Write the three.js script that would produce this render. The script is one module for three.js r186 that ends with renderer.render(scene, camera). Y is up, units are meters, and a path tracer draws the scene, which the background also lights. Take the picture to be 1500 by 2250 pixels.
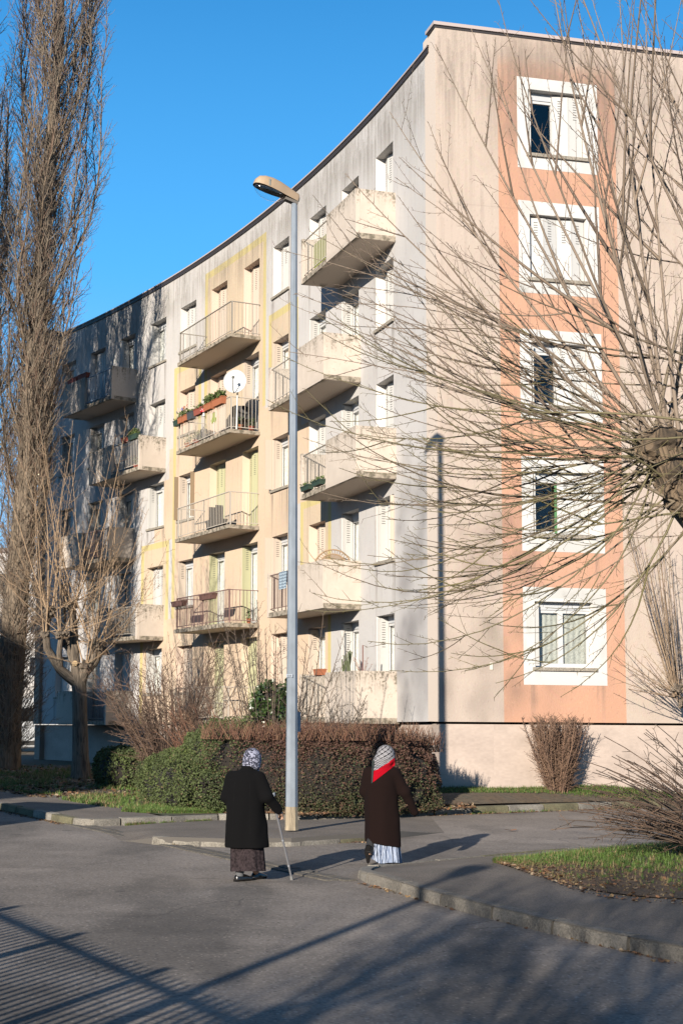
import * as THREE from 'three';
import { mergeGeometries } from 'three/addons/utils/BufferGeometryUtils.js';

// ---------------------------------------------------------------- camera, sky, sun, exposure
const scene = new THREE.Scene();
const camera = new THREE.PerspectiveCamera(43.58, 1950 / 2490, 0.1, 3000);
camera.position.set(0, 1.95, 0);
camera.rotation.set(0.10177, 0, 0.0084, 'YXZ');
camera.setViewOffset(1950, 2490, 450, 0, 1500, 2250);
const SUN_DIR = new THREE.Vector3(-0.393, 0.282, 0.875).normalize();
{
  const W = 512, H = 256, d = new Float32Array(W * H * 4);
  const mix = (a, b, t) => a.map((v, i) => v + (b[i] - v) * t);
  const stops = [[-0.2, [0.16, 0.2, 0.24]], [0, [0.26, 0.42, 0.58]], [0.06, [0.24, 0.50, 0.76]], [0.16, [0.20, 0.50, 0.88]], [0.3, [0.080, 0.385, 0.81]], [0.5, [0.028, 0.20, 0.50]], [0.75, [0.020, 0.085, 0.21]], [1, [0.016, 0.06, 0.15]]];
  for (let j = 0; j < H; j++) {
    const el = ((j + 0.5) / H - 0.5) * Math.PI, s = Math.sin(el);
    let k = 0; while (k < stops.length - 2 && s > stops[k + 1][0]) k++;
    const t = Math.min(1, Math.max(0, (s - stops[k][0]) / (stops[k + 1][0] - stops[k][0])));
    const c = mix(stops[k][1], stops[k + 1][1], t);
    for (let i = 0; i < W; i++) {
      const az = ((i + 0.5) / W - 0.5) * 2 * Math.PI, x = Math.cos(el) * Math.cos(az), z = Math.cos(el) * Math.sin(az);
      const mu = x * SUN_DIR.x + s * SUN_DIR.y + z * SUN_DIR.z;
      const g = 0.10 * Math.pow(Math.max(0, mu), 6) + 0.25 * Math.pow(Math.max(0, mu), 40), o = (j * W + i) * 4;
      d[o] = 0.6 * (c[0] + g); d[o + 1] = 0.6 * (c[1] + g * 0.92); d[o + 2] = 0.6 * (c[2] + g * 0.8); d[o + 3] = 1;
    }
  }
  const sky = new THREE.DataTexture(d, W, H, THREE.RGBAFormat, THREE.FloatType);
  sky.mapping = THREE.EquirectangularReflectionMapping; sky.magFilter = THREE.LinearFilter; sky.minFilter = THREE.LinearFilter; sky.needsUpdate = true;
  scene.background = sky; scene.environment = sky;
}
const sun = new THREE.DirectionalLight(new THREE.Color().setRGB(1, 0.90, 0.765), 5);
sun.position.copy(SUN_DIR).multiplyScalar(150); sun.target.position.set(0, 0, -25);
sun.position.add(sun.target.position); scene.add(sun, sun.target);
sun.castShadow = true; sun.shadow.mapSize.set(4096, 4096); sun.shadow.bias = -0.0004;
Object.assign(sun.shadow.camera, { left: -60, right: 60, top: 60, bottom: -60, near: 1, far: 320 });
const renderer = new THREE.WebGLRenderer({ antialias: true });
renderer.toneMapping = THREE.LinearToneMapping;
renderer.toneMappingExposure = 2.3;
renderer.shadowMap.enabled = true;
renderer.outputColorSpace = THREE.SRGBColorSpace;

// ---------------------------------------------------------------- helpers
function rng(a) { return () => { a = (a + 0x6d2b79f5) | 0; let t = Math.imul(a ^ (a >>> 15), 1 | a); t = (t + Math.imul(t ^ (t >>> 7), 61 | t)) ^ t; return ((t ^ (t >>> 14)) >>> 0) / 4294967296; }; }
const V = (x, y, z) => new THREE.Vector3(x, y, z);
const clamp = (v, a = 0, b = 1) => Math.min(b, Math.max(a, v)), lerp = (a, b, t) => a + (b - a) * t;
const smooth = (a, b, x) => { const t = clamp((x - a) / (b - a)); return t * t * (3 - 2 * t); };
const taken = {};
const numbered = (name) => { const n = taken[name] = (taken[name] ?? -1) + 1; return n ? name + '_' + String(n).padStart(3, '0') : name; };
function tag(o, label, category, group) { o.userData.label = label; o.userData.category = category; if (group) o.userData.group = group; return o; }
function base(name, x, y, z, turn = 0) { const o = new THREE.Group(); o.name = numbered(name); o.position.set(x, y, z); o.rotation.y = turn; scene.add(o); return o; }
function mesh(name, geo, mat, parent, stuff) {
  const m = new THREE.Mesh(geo, mat); m.name = parent === scene ? numbered(name) : name; m.castShadow = m.receiveShadow = true; parent.add(m);
  if (stuff) m.userData.kind = 'stuff';
  return m;
}
function struct(name, geo, mat) { const m = mesh(name, geo, mat, scene); m.userData.kind = 'structure'; return m; }
function insts(name, geo, mat, mats, parent, colors) {
  const m = new THREE.InstancedMesh(geo, mat, mats.length); m.name = parent === scene ? numbered(name) : name;
  mats.forEach((x, i) => m.setMatrixAt(i, x)); if (colors) colors.forEach((c, i) => m.setColorAt(i, c));
  m.castShadow = m.receiveShadow = true; m.userData.kind = 'stuff'; parent.add(m); return m;
}
// value noise, optionally periodic
const hash = (x, y, z = 0) => { let h = Math.imul(x, 374761393) + Math.imul(y, 668265263) + Math.imul(z, 2147483647 - 1274126177); h = Math.imul(h ^ (h >>> 13), 1274126177); return ((h ^ (h >>> 16)) >>> 0) / 4294967296; };
function vnoise(x, y, per = 0, seed = 0) {
  const xi = Math.floor(x), yi = Math.floor(y), fx = x - xi, fy = y - yi, u = fx * fx * (3 - 2 * fx), v = fy * fy * (3 - 2 * fy);
  const w = (n) => per ? ((n % per) + per) % per : n;
  const a = hash(w(xi), w(yi), seed), b = hash(w(xi + 1), w(yi), seed), c = hash(w(xi), w(yi + 1), seed), d = hash(w(xi + 1), w(yi + 1), seed);
  return a + (b - a) * u + (c - a) * v + (a - b - c + d) * u * v;
}
function fbm(x, y, oct = 4, per = 0, seed = 0) { let s = 0, a = 0.5, n = 0; for (let i = 0; i < oct; i++) { s += a * vnoise(x, y, per, seed + i * 17); n += a; x *= 2; y *= 2; per *= 2; a *= 0.5; } return s / n; }
function vnoise3(x, y, z, seed = 0) { const k = Math.floor(z), f = z - k, u = f * f * (3 - 2 * f); return lerp(vnoise(x, y, 0, seed + k * 131), vnoise(x, y, 0, seed + (k + 1) * 131), u); }
function fbm3(x, y, z, oct = 3, seed = 0) { let s = 0, a = 0.5, n = 0; for (let i = 0; i < oct; i++) { s += a * vnoise3(x, y, z, seed + i * 17); n += a; x *= 2; y *= 2; z *= 2; a *= 0.5; } return s / n; }
const enc = (v) => Math.round(255 * (v <= 0.0031308 ? 12.92 * clamp(v) : 1.055 * Math.pow(clamp(v), 1 / 2.4) - 0.055));
function texture(w, h, fn, srgb = true) {
  const d = new Uint8Array(w * h * 4);
  for (let y = 0; y < h; y++) for (let x = 0; x < w; x++) { const c = fn(x / w, y / h, x, y), o = (y * w + x) * 4; for (let k = 0; k < 3; k++) d[o + k] = srgb ? enc(c[k]) : clamp(c[k]) * 255; d[o + 3] = 255; }
  const t = new THREE.DataTexture(d, w, h, THREE.RGBAFormat); t.wrapS = t.wrapT = THREE.RepeatWrapping; t.magFilter = THREE.LinearFilter; t.minFilter = THREE.LinearMipmapLinearFilter; t.generateMipmaps = true; t.anisotropy = 8;
  if (srgb) t.colorSpace = THREE.SRGBColorSpace; t.needsUpdate = true; return t;
}
function canvasTex(w, h, draw) { const c = document.createElement('canvas'); c.width = w; c.height = h; draw(c.getContext('2d'), w, h); const t = new THREE.CanvasTexture(c); t.colorSpace = THREE.SRGBColorSpace; t.anisotropy = 8; return t; }
const K = 0.6;   // reflectances below are written relative to clean white paint; this is its value
const rgbK = (r, g, b) => new THREE.Color().setRGB(r * K, g * K, b * K);
const std = (r, g, b, rough = 0.9, o = {}) => new THREE.MeshStandardMaterial({ color: rgbK(r, g, b), roughness: rough, ...o });
const bump = (tex, s) => ({ bumpMap: tex, bumpScale: s });

// geometry collector: flat quads, boxes, tubes; uv in metres
class G {
  constructor(colored) { this.p = []; this.n = []; this.u = []; this.i = []; this.c = colored ? [] : null; this.col = [1, 1, 1]; }
  v(x, y, z, nx, ny, nz, u, w) { this.p.push(x, y, z); this.n.push(nx, ny, nz); this.u.push(u, w); if (this.c) this.c.push(...this.col); return this.p.length / 3 - 1; }
  quad(a, b, c, d, uv) {   // counter-clockwise seen from outside
    const ux = b[0] - a[0], uy = b[1] - a[1], uz = b[2] - a[2], vx = d[0] - a[0], vy = d[1] - a[1], vz = d[2] - a[2];
    let nx = uy * vz - uz * vy, ny = uz * vx - ux * vz, nz = ux * vy - uy * vx; const l = Math.hypot(nx, ny, nz) || 1; nx /= l; ny /= l; nz /= l;
    const lu = Math.hypot(ux, uy, uz), lv = Math.hypot(vx, vy, vz); uv = uv || [[0, 0], [lu, 0], [lu, lv], [0, lv]];
    const q = [a, b, c, d].map((p, k) => this.v(p[0], p[1], p[2], nx, ny, nz, uv[k][0], uv[k][1]));
    this.i.push(q[0], q[1], q[2], q[0], q[2], q[3]); return this;
  }
  box(x0, y0, z0, x1, y1, z1) {
    const A = [x0, y0, z1], B = [x1, y0, z1], C = [x1, y1, z1], D = [x0, y1, z1], E = [x0, y0, z0], F = [x1, y0, z0], K = [x1, y1, z0], L = [x0, y1, z0];
    const U = (a, b, c, d, f) => this.quad(a, b, c, d, [a, b, c, d].map(f));
    U(A, B, C, D, (p) => [p[0], p[1]]); U(F, E, L, K, (p) => [p[0], p[1]]); U(B, F, K, C, (p) => [p[2], p[1]]); U(E, A, D, L, (p) => [p[2], p[1]]); U(D, C, K, L, (p) => [p[0], p[2]]); U(E, F, B, A, (p) => [p[0], p[2]]);
    return this;
  }
  tube(pts, rad, sides = 5, cap = true, vs = 1) {
    let px = 0, py = 0, pz = 0; const n = pts.length; let prev = -1, len = 0;
    for (let k = 0; k < n; k++) {
      const a = pts[Math.max(0, k - 1)], b = pts[Math.min(n - 1, k + 1)];
      let tx = b[0] - a[0], ty = b[1] - a[1], tz = b[2] - a[2]; const l = Math.hypot(tx, ty, tz) || 1; tx /= l; ty /= l; tz /= l;
      if (k === 0) { if (Math.abs(ty) < 0.9) { px = -tz; py = 0; pz = tx; } else { px = 1; py = 0; pz = 0; } }
      const dt = px * tx + py * ty + pz * tz; px -= dt * tx; py -= dt * ty; pz -= dt * tz; const pl = Math.hypot(px, py, pz) || 1; px /= pl; py /= pl; pz /= pl;
      const qx = ty * pz - tz * py, qy = tz * px - tx * pz, qz = tx * py - ty * px, r = rad[k];
      if (k) len += Math.hypot(pts[k][0] - pts[k - 1][0], pts[k][1] - pts[k - 1][1], pts[k][2] - pts[k - 1][2]);
      const start = this.p.length / 3, ring = vs === 1 && sides < 6 ? sides : sides + 1;
      for (let s = 0; s < ring; s++) {
        const an = s / sides * 2 * Math.PI, ca = Math.cos(an), sa = Math.sin(an), nx = px * ca + qx * sa, ny = py * ca + qy * sa, nz = pz * ca + qz * sa;
        this.v(pts[k][0] + nx * r, pts[k][1] + ny * r, pts[k][2] + nz * r, nx, ny, nz, s / sides * 2 * Math.PI * Math.max(rad[0], 0.02), len);
      }
      if (prev >= 0) for (let s = 0; s < sides; s++) { const s1 = ring === sides ? (s + 1) % sides : s + 1; this.i.push(prev + s, prev + s1, start + s1, prev + s, start + s1, start + s); }
      if (cap && (k === n - 1 || k === 0) && r > 0.004) {
        const sg = k ? 1 : -1, c = this.v(pts[k][0], pts[k][1], pts[k][2], tx * sg, ty * sg, tz * sg, 0, 0), st = c + 1;
        for (let s = 0; s < sides; s++) { const o = start + s; this.v(this.p[o * 3], this.p[o * 3 + 1], this.p[o * 3 + 2], tx * sg, ty * sg, tz * sg, 0, 0); }
        for (let s = 0; s < sides; s++) k ? this.i.push(c, st + s, st + (s + 1) % sides) : this.i.push(c, st + (s + 1) % sides, st + s);
      }
      prev = start;
    }
    return this;
  }
  build() {
    const g = new THREE.BufferGeometry();
    g.setAttribute('position', new THREE.Float32BufferAttribute(this.p, 3)); g.setAttribute('normal', new THREE.Float32BufferAttribute(this.n, 3)); g.setAttribute('uv', new THREE.Float32BufferAttribute(this.u, 2));
    if (this.c) g.setAttribute('color', new THREE.Float32BufferAttribute(this.c, 3));
    g.setIndex(this.i); return g;
  }
}
// a parametric sheet f(u,v) -> [x,y,z], smooth normals, uv scaled
function sheet(f, nu, nv, uvScale = [1, 1], colorFn) {
  const p = [], u = [], id = [], c = [];
  for (let j = 0; j <= nv; j++) for (let i = 0; i <= nu; i++) { const q = f(i / nu, j / nv); p.push(q[0], q[1], q[2]); u.push(q[3] ?? i / nu * uvScale[0], q[4] ?? j / nv * uvScale[1]); if (colorFn) c.push(...colorFn(q, i / nu, j / nv)); }
  for (let j = 0; j < nv; j++) for (let i = 0; i < nu; i++) { const a = j * (nu + 1) + i, b = a + 1, d = a + nu + 1, e = d + 1; id.push(a, b, e, a, e, d); }
  const g = new THREE.BufferGeometry(); g.setAttribute('position', new THREE.Float32BufferAttribute(p, 3)); g.setAttribute('uv', new THREE.Float32BufferAttribute(u, 2)); if (colorFn) g.setAttribute('color', new THREE.Float32BufferAttribute(c, 3)); g.setIndex(id); g.computeVertexNormals(); return g;
}
function along(pl, n) {   // n+1 points evenly spaced along a polyline of [x,z]
  const L = [0]; for (let i = 1; i < pl.length; i++) L.push(L[i - 1] + Math.hypot(pl[i][0] - pl[i - 1][0], pl[i][1] - pl[i - 1][1]));
  const out = []; for (let k = 0; k <= n; k++) { const t = k / n * L[L.length - 1]; let i = 1; while (i < L.length - 1 && L[i] < t) i++; const f = (t - L[i - 1]) / (L[i] - L[i - 1] || 1); out.push([lerp(pl[i - 1][0], pl[i][0], f), lerp(pl[i - 1][1], pl[i][1], f)]); }
  return out;
}
function ruled(A, B, n, m, h, colorFn) { const a = along(A, n), b = along(B, n); return sheet((u, v) => { const i = Math.min(n, Math.round(u * n)), x = lerp(a[i][0], b[i][0], v), z = lerp(a[i][1], b[i][1], v); return [x, h(x, z, u, v), z, x, z]; }, n, m, [1, 1], colorFn); }

// ---------------------------------------------------------------- shared textures and materials
const grainTex = texture(512, 512, (u, v, x, y) => { const g = 0.5 + 0.3 * (fbm(u * 64, v * 64, 3, 64, 5) - 0.5) + 0.5 * (hash(x, y, 9) - 0.5); return [g, g, g]; }, false); grainTex.repeat.set(1, 1);
const plasterBump = texture(512, 512, (u, v, x, y) => { const g = 0.5 + 0.5 * (fbm(u * 128, v * 128, 2, 128, 31) - 0.5) + 0.35 * (fbm(u * 12, v * 12, 3, 12, 32) - 0.5); return [g, g, g]; }, false);
const asphaltTex = texture(1024, 1024, (u, v, x, y) => {
  const f = fbm(u * 300, v * 300, 2, 300, 3), h = hash(x >> 1, y >> 1, 77), low = fbm(u * 6, v * 6, 4, 6, 11);
  let g = 0.62 + 0.75 * (f - 0.5) + 0.35 * (low - 0.5); if (h > 0.965) g += 0.55 * hash(x >> 1, y >> 1, 78); if (h < 0.05) g *= 0.55;
  return [g * 1.02, g * 0.99, g * 0.955];
});
const asphaltBump = texture(512, 512, (u, v) => { const g = fbm(u * 200, v * 200, 2, 200, 3); return [g, g, g]; }, false);
asphaltTex.repeat.set(1 / 3, 1 / 3); asphaltBump.repeat.set(1 / 1.5, 1 / 1.5);
const M = {};
M.asphalt = new THREE.MeshStandardMaterial({ color: rgbK(0.365, 0.32, 0.285), roughness: 0.93, map: asphaltTex, vertexColors: true, bumpMap: asphaltBump, bumpScale: 0.004 });
M.path = new THREE.MeshStandardMaterial({ color: rgbK(0.335, 0.285, 0.245), roughness: 0.95, map: asphaltTex, vertexColors: true, bumpMap: asphaltBump, bumpScale: 0.005 });
const soilTex = texture(512, 512, (u, v, x, y) => { const n = fbm(u * 40, v * 40, 4, 40, 61), m = fbm(u * 7, v * 7, 3, 7, 62), k = hash(x >> 1, y >> 1, 63); const b = 0.6 + 0.8 * (n - 0.5) + (k > 0.93 ? 0.3 : 0); return [b * (0.62 + 0.3 * m), b * 0.62, b * (0.45 - 0.15 * m)]; });
soilTex.repeat.set(0.5, 0.5);
M.soil = new THREE.MeshStandardMaterial({ color: rgbK(0.16, 0.14, 0.115), roughness: 1, map: soilTex, vertexColors: true });
const stoneTex = texture(512, 512, (u, v, x, y) => { const n = fbm(u * 60, v * 60, 3, 60, 41), l = fbm(u * 5, v * 5, 3, 5, 42), k = hash(x >> 1, y >> 1, 43); const g = 0.62 + 0.7 * (n - 0.5) + 0.5 * (l - 0.5) + (k > 0.96 ? 0.25 : 0) - (k < 0.06 ? 0.25 : 0); return [g, g * 0.95, g * 0.86]; });
const stoneMats = [0.36, 0.31, 0.42, 0.34].map((c, i) => new THREE.MeshStandardMaterial({ color: rgbK(c, c * 0.96, c * 0.9), roughness: 0.95, map: stoneTex, bumpMap: stoneTex, bumpScale: 0.004 }));
const mossMat = new THREE.MeshStandardMaterial({ color: rgbK(0.22, 0.21, 0.13), roughness: 1, map: stoneTex, bumpMap: stoneTex, bumpScale: 0.004 });

// ---------------------------------------------------------------- ground
const zk = (x) => -25.6 - 0.62 * Math.max(0, x - 1);
const lawnH = (x, z) => 0.12 + 0.2 * smooth(-1, 5, x) * clamp((zk(x) - z) / 0.9) - 0.11 * smooth(40, 55, -z) + 0.02 * (vnoise(x * 1.3, z * 1.3) - 0.5) + 0.015 * Math.max(0, x - 6) * clamp((zk(x) - z) / 0.9);
const islH = (x, z) => 0.016 + 0.107 * smooth(0, 1.5, (x - 1.9) * 0.65 + (z + 18.4) * 0.76);
const patch = (s = 1) => (q) => { const n = fbm(q[0] * 0.45 + 7, q[2] * 0.45, 4), k = fbm(q[0] * 2.2, q[2] * 2.2 + 31, 3); const g = (0.86 + 0.4 * (n - 0.5) + 0.25 * (k - 0.5)) * s; return [g, g * (0.995 + 0.02 * n), g * (0.98 + 0.04 * k)]; };
struct('ground', sheet((u, v) => { const x = (u - 0.5) * 2400, z = (0.5 - v) * 2400; return [x, -0.03, z, x, z]; }, 8, 8, [1, 1], () => [0.8, 0.9, 0.6]), M.soil);
// the stretch of road in view has its own sheet: grain, worn tracks, cracks and patches, 8 mm a texel
const RX0 = -7, RX1 = 9, RZ0 = -7, RZ1 = -31;
const roadTex = (() => {
  const W = 2048, H = 2048, d = new Uint8Array(W * H * 4), low = [], N = 256; for (let j = 0; j <= N; j++) for (let i = 0; i <= N; i++) { const x = i / N * 16, z = j / N * 24; low.push(0.62 * (fbm(x * 0.45 + 7, z * 0.45, 4) - 0.5) + 0.4 * (fbm(x * 2.2, z * 2.2 + 31, 3) - 0.5) - 0.34 * smooth(0.56, 0.74, fbm(x * 0.9 + 40, z * 0.35 + 9, 4)) + 0.16 * smooth(0.58, 0.72, fbm(x * 1.1 + 70, z * 1.4, 3))); }
  const cr = rng(77), dark = new Float32Array(W * H);
  const line = (x, z, a, len, w, k) => { for (let s = 0; s < len; s += 0.006) { a += (cr() - 0.5) * 0.22; x += Math.cos(a) * 0.006; z += Math.sin(a) * 0.006; const i = Math.floor((x - RX0) / 16 * W), j = Math.floor((RZ0 - z) / 24 * H); for (let q = -w; q <= w; q++) for (let r = -1; r <= 1; r++) { const ii = i + q, jj = j + r; if (ii >= 0 && ii < W && jj >= 0 && jj < H) dark[jj * W + ii] = Math.max(dark[jj * W + ii], k * (1 - Math.abs(q) / (w + 1)) * (0.6 + 0.4 * cr())); } } };
  for (let i = 0; i < 30; i++) line(lerp(-6, 6, cr()), lerp(-9, -27, cr()), cr() * 6.28, 0.5 + 2.2 * cr(), 1, 0.45); for (let i = 0; i < 46; i++) { const a = cr() * 0.3 - 0.15; line(lerp(-5, 7, cr()), lerp(-9, -26, cr()), a, 0.08 + 0.3 * cr(), 2, 0.6); }
  for (let i = 0; i < 60; i++) { const x = lerp(-6, 8, cr()), z = lerp(-8.5, -29, cr()), r = 0.02 + 0.11 * cr() * cr(), k = 0.2 + 0.35 * cr(), ci = (x - RX0) / 16 * W, cj = (RZ0 - z) / 24 * H, n = Math.ceil(r * 130); for (let q = -n; q <= n; q++) for (let p = -n; p <= n; p++) { const d2 = Math.hypot(q, p * 1.5) / n * (0.7 + 0.6 * vnoise(q * 0.3 + i, p * 0.3)), ii = Math.floor(ci + q), jj = Math.floor(cj + p); if (d2 < 1 && ii >= 0 && ii < W && jj >= 0 && jj < H) dark[jj * W + ii] = Math.max(dark[jj * W + ii], k * (1 - d2 * d2)); } }
  line(-1.1, -21.3, -0.9, 6, 1, 0.5); line(0.6, -18.3, -0.6, 3.5, 1, 0.5); line(-6, -16.2, 0.05, 7, 1, 0.35); line(1.0, -23.2, -0.25, 5, 1, 0.4);
  for (let j = 0; j < H; j++) for (let i = 0; i < W; i++) {
    const fi = i / W * N, fj = j / H * N, a = Math.floor(fi), b = Math.floor(fj), u = fi - a, v = fj - b, L = (q, r) => low[Math.min(N, b + r) * (N + 1) + Math.min(N, a + q)];
    let g = 0.62 * (0.98 + lerp(lerp(L(0, 0), L(1, 0), u), lerp(L(0, 1), L(1, 1), u), v)); const h1 = hash(i, j, 7), h2 = hash(i >> 1, j >> 1, 8), n = vnoise(i * 0.42, j * 0.5, 0, 9), m3 = hash((i / 3) | 0, (j / 3) | 0, 12);
    g *= 0.6 + 0.5 * n + 0.26 * h1 * h1 + 0.22 * h2; if (m3 > 0.988) g *= 1.6; else if (h2 > 0.98) g *= 1.75; if (m3 < 0.02) g *= 0.6; g *= 1 - dark[j * W + i];
    const o = ((H - 1 - j) * W + i) * 4; d[o] = enc(g * 1.03); d[o + 1] = enc(g * 0.99); d[o + 2] = enc(g * 0.94); d[o + 3] = 255;
  }
  const t = new THREE.DataTexture(d, W, H, THREE.RGBAFormat); t.magFilter = THREE.LinearFilter; t.minFilter = THREE.LinearMipmapLinearFilter; t.generateMipmaps = true; t.anisotropy = 8; t.colorSpace = THREE.SRGBColorSpace; t.needsUpdate = true; return t;
})();
M.road = new THREE.MeshStandardMaterial({ color: rgbK(0.355, 0.315, 0.285), roughness: 0.93, map: roadTex });
struct('road', sheet((u, v) => { const x = lerp(RX0, RX1, u), z = lerp(RZ0, RZ1, v); return [x, 0, z, u, 1 - v]; }, 4, 4), M.road);
for (const [x0, x1, z0, z1] of [[-34, RX0, 24, -86], [RX1, 40, 24, -86], [RX0, RX1, 24, RZ0], [RX0, RX1, RZ1, -86]]) struct('road', sheet((u, v) => { const x = lerp(x0, x1, u), z = lerp(z0, z1, v); return [x, 0, z, x, z]; }, Math.ceil((x1 - x0) / 0.5), Math.ceil((z0 - z1) / 0.5), [1, 1], patch()), M.asphalt);
// pavement along the street, left of the driveway
const kerbA = [[-20, -57.7], [-4.61, -27.91], [-2.98, -24.75], [-2.72, -24.32], [-2.45, -24.2]];
struct('pavement', ruled(kerbA, [[-22.5, -63], [-5.66, -34.2], [-2.72, -29.5], [-1.75, -26.1], [-1.3, -25.0]], 40, 6, (x, z) => lawnH(x, z) * 0.2 + 0.096, patch(1.0)), M.path);
// lawn and planting bed between pavement, driveway and building
const kerbB = [[-2.45, -24.2], [-1.41, -24.72], [-0.33, -25.5], [1.4, -25.85], [3.66, -27.4], [5.23, -28.3], [8.5, -30.2], [13, -31.6], [18, -33]];
const lawnFront = [[-24, -65.5], [-5.66, -34.2], [-2.72, -29.5], [-1.75, -26.1], [-1.3, -25.05], [-0.36, -25.62], [1.38, -25.97], [3.62, -27.52], [5.18, -28.42], [8.45, -30.32], [13, -31.72], [18, -33.1]];
const lawnColor = (q) => { const n = fbm(q[0] * 0.7, q[2] * 0.7 + 3, 4), greenMix = smooth(0.35, 0.65, n); const k = smooth(3.0, 3.8, q[0]) ; return [lerp(lerp(1.25, 0.62, greenMix), 1.5, k), lerp(lerp(1.0, 1.15, greenMix), 1.5, k), lerp(lerp(0.8, 0.45, greenMix), 1.75, k)]; };  // noise blends brown soil into green patches
struct('lawn', ruled(lawnFront, [[-30, -95], [-14, -90], [-6, -80], [0, -66], [4, -56], [7, -50], [9, -46], [11, -43], [13, -40], [15, -38], [17, -36], [22, -35]], 90, 26, (x, z) => lawnH(x, z) + 0.004, lawnColor), M.soil);
// tongue of pavement under the street lamp
const tongueH = (x, z, u, v) => (1 - v) * 0.12 * smooth(0, 0.17, u) * (1 - smooth(0.72, 1, u)) + v * 0.028 * smooth(0, 0.2, u) * (1 - smooth(0.6, 1, u)) + 0.004;
const tongueF = [[-1.75, -21.65], [-1.2, -21.05], [-0.98, -20.93], [-0.13, -20.73], [0.8, -20.92], [1.98, -21.85], [2.7, -22.7], [3.4, -23.6]];
struct('pavement', ruled(tongueF, [[-2.3, -23.9], [-1.4, -24.6], [-0.33, -25.4], [0.6, -25.6], [1.4, -25.7], [2.6, -26.5], [3.3, -27.0], [3.66, -27.3]], 60, 14, tongueH, patch(0.96)), M.path);
{ const f = along(tongueF, 60), g = new G(); for (let i = 0; i < 60; i++) { const a = f[i], b = f[i + 1]; g.quad([a[0], -0.02, a[1] + 0.002], [b[0], -0.02, b[1] + 0.002], [b[0], tongueH(0, 0, (i + 1) / 60, 0), b[1] + 0.002], [a[0], tongueH(0, 0, i / 60, 0), a[1] + 0.002]); } struct('pavement_edge', g.build(), std(0.11, 0.10, 0.09, 1)); }
// pavement island right of the driveway
const islF = [[1.66, -18.15], [1.5, -17.6], [1.44, -17.1], [1.5, -16.55], [1.98, -14.93], [2.49, -13.62], [3.03, -12.34], [3.54, -11.48], [6.2, -6.9], [12, 4]];
const islB = [[1.72, -18.2], [1.9, -18.4], [2.12, -18.6], [2.5, -18.95], [2.93, -19.31], [4.2, -20.41], [6.94, -22.37], [10, -24.6], [16, -28.5], [30, -36]];
struct('pavement', ruled(islF, islB, 80, 24, (x, z) => islH(x, z), (q) => { const c = patch(0.92)(q), d = smooth(0.5, 0.75, fbm(q[0] * 0.9, q[2] * 0.9 + 50, 3)); return c.map((v) => v * lerp(1, 0.78, d)); }), M.path);
// grass on the island, with bare brown litter on its near edge
const grassN = [[3.19, -17.6], [3.42, -16.5], [3.55, -15.7], [3.68, -15.0], [4.0, -14.5], [4.45, -14.35], [7, -12.3], [14, -7]];
const grassF = [[3.16, -17.75], [3.6, -18.15], [4.4, -18.85], [5.2, -19.55], [6.45, -20.6], [8.5, -22.1], [12, -25], [22, -31]];
const mound = (x, z, u, v) => islH(x, z) + 0.012 + 0.07 * Math.sin(Math.PI * clamp(v)) * smooth(0, 0.12, u) + 0.02 * (vnoise(x * 3, z * 3) - 0.5);
struct('grass_verge', ruled(grassN, grassF, 60, 22, mound, (q, u, v) => { const k = smooth(0.25, 0.55, v + 0.35 * (fbm(q[0] * 1.5, q[2] * 1.5, 3) - 0.5)); return [lerp(1.25, 0.55, k), lerp(0.98, 1.05, k), lerp(0.8, 0.35, k)]; }), M.soil);

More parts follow.
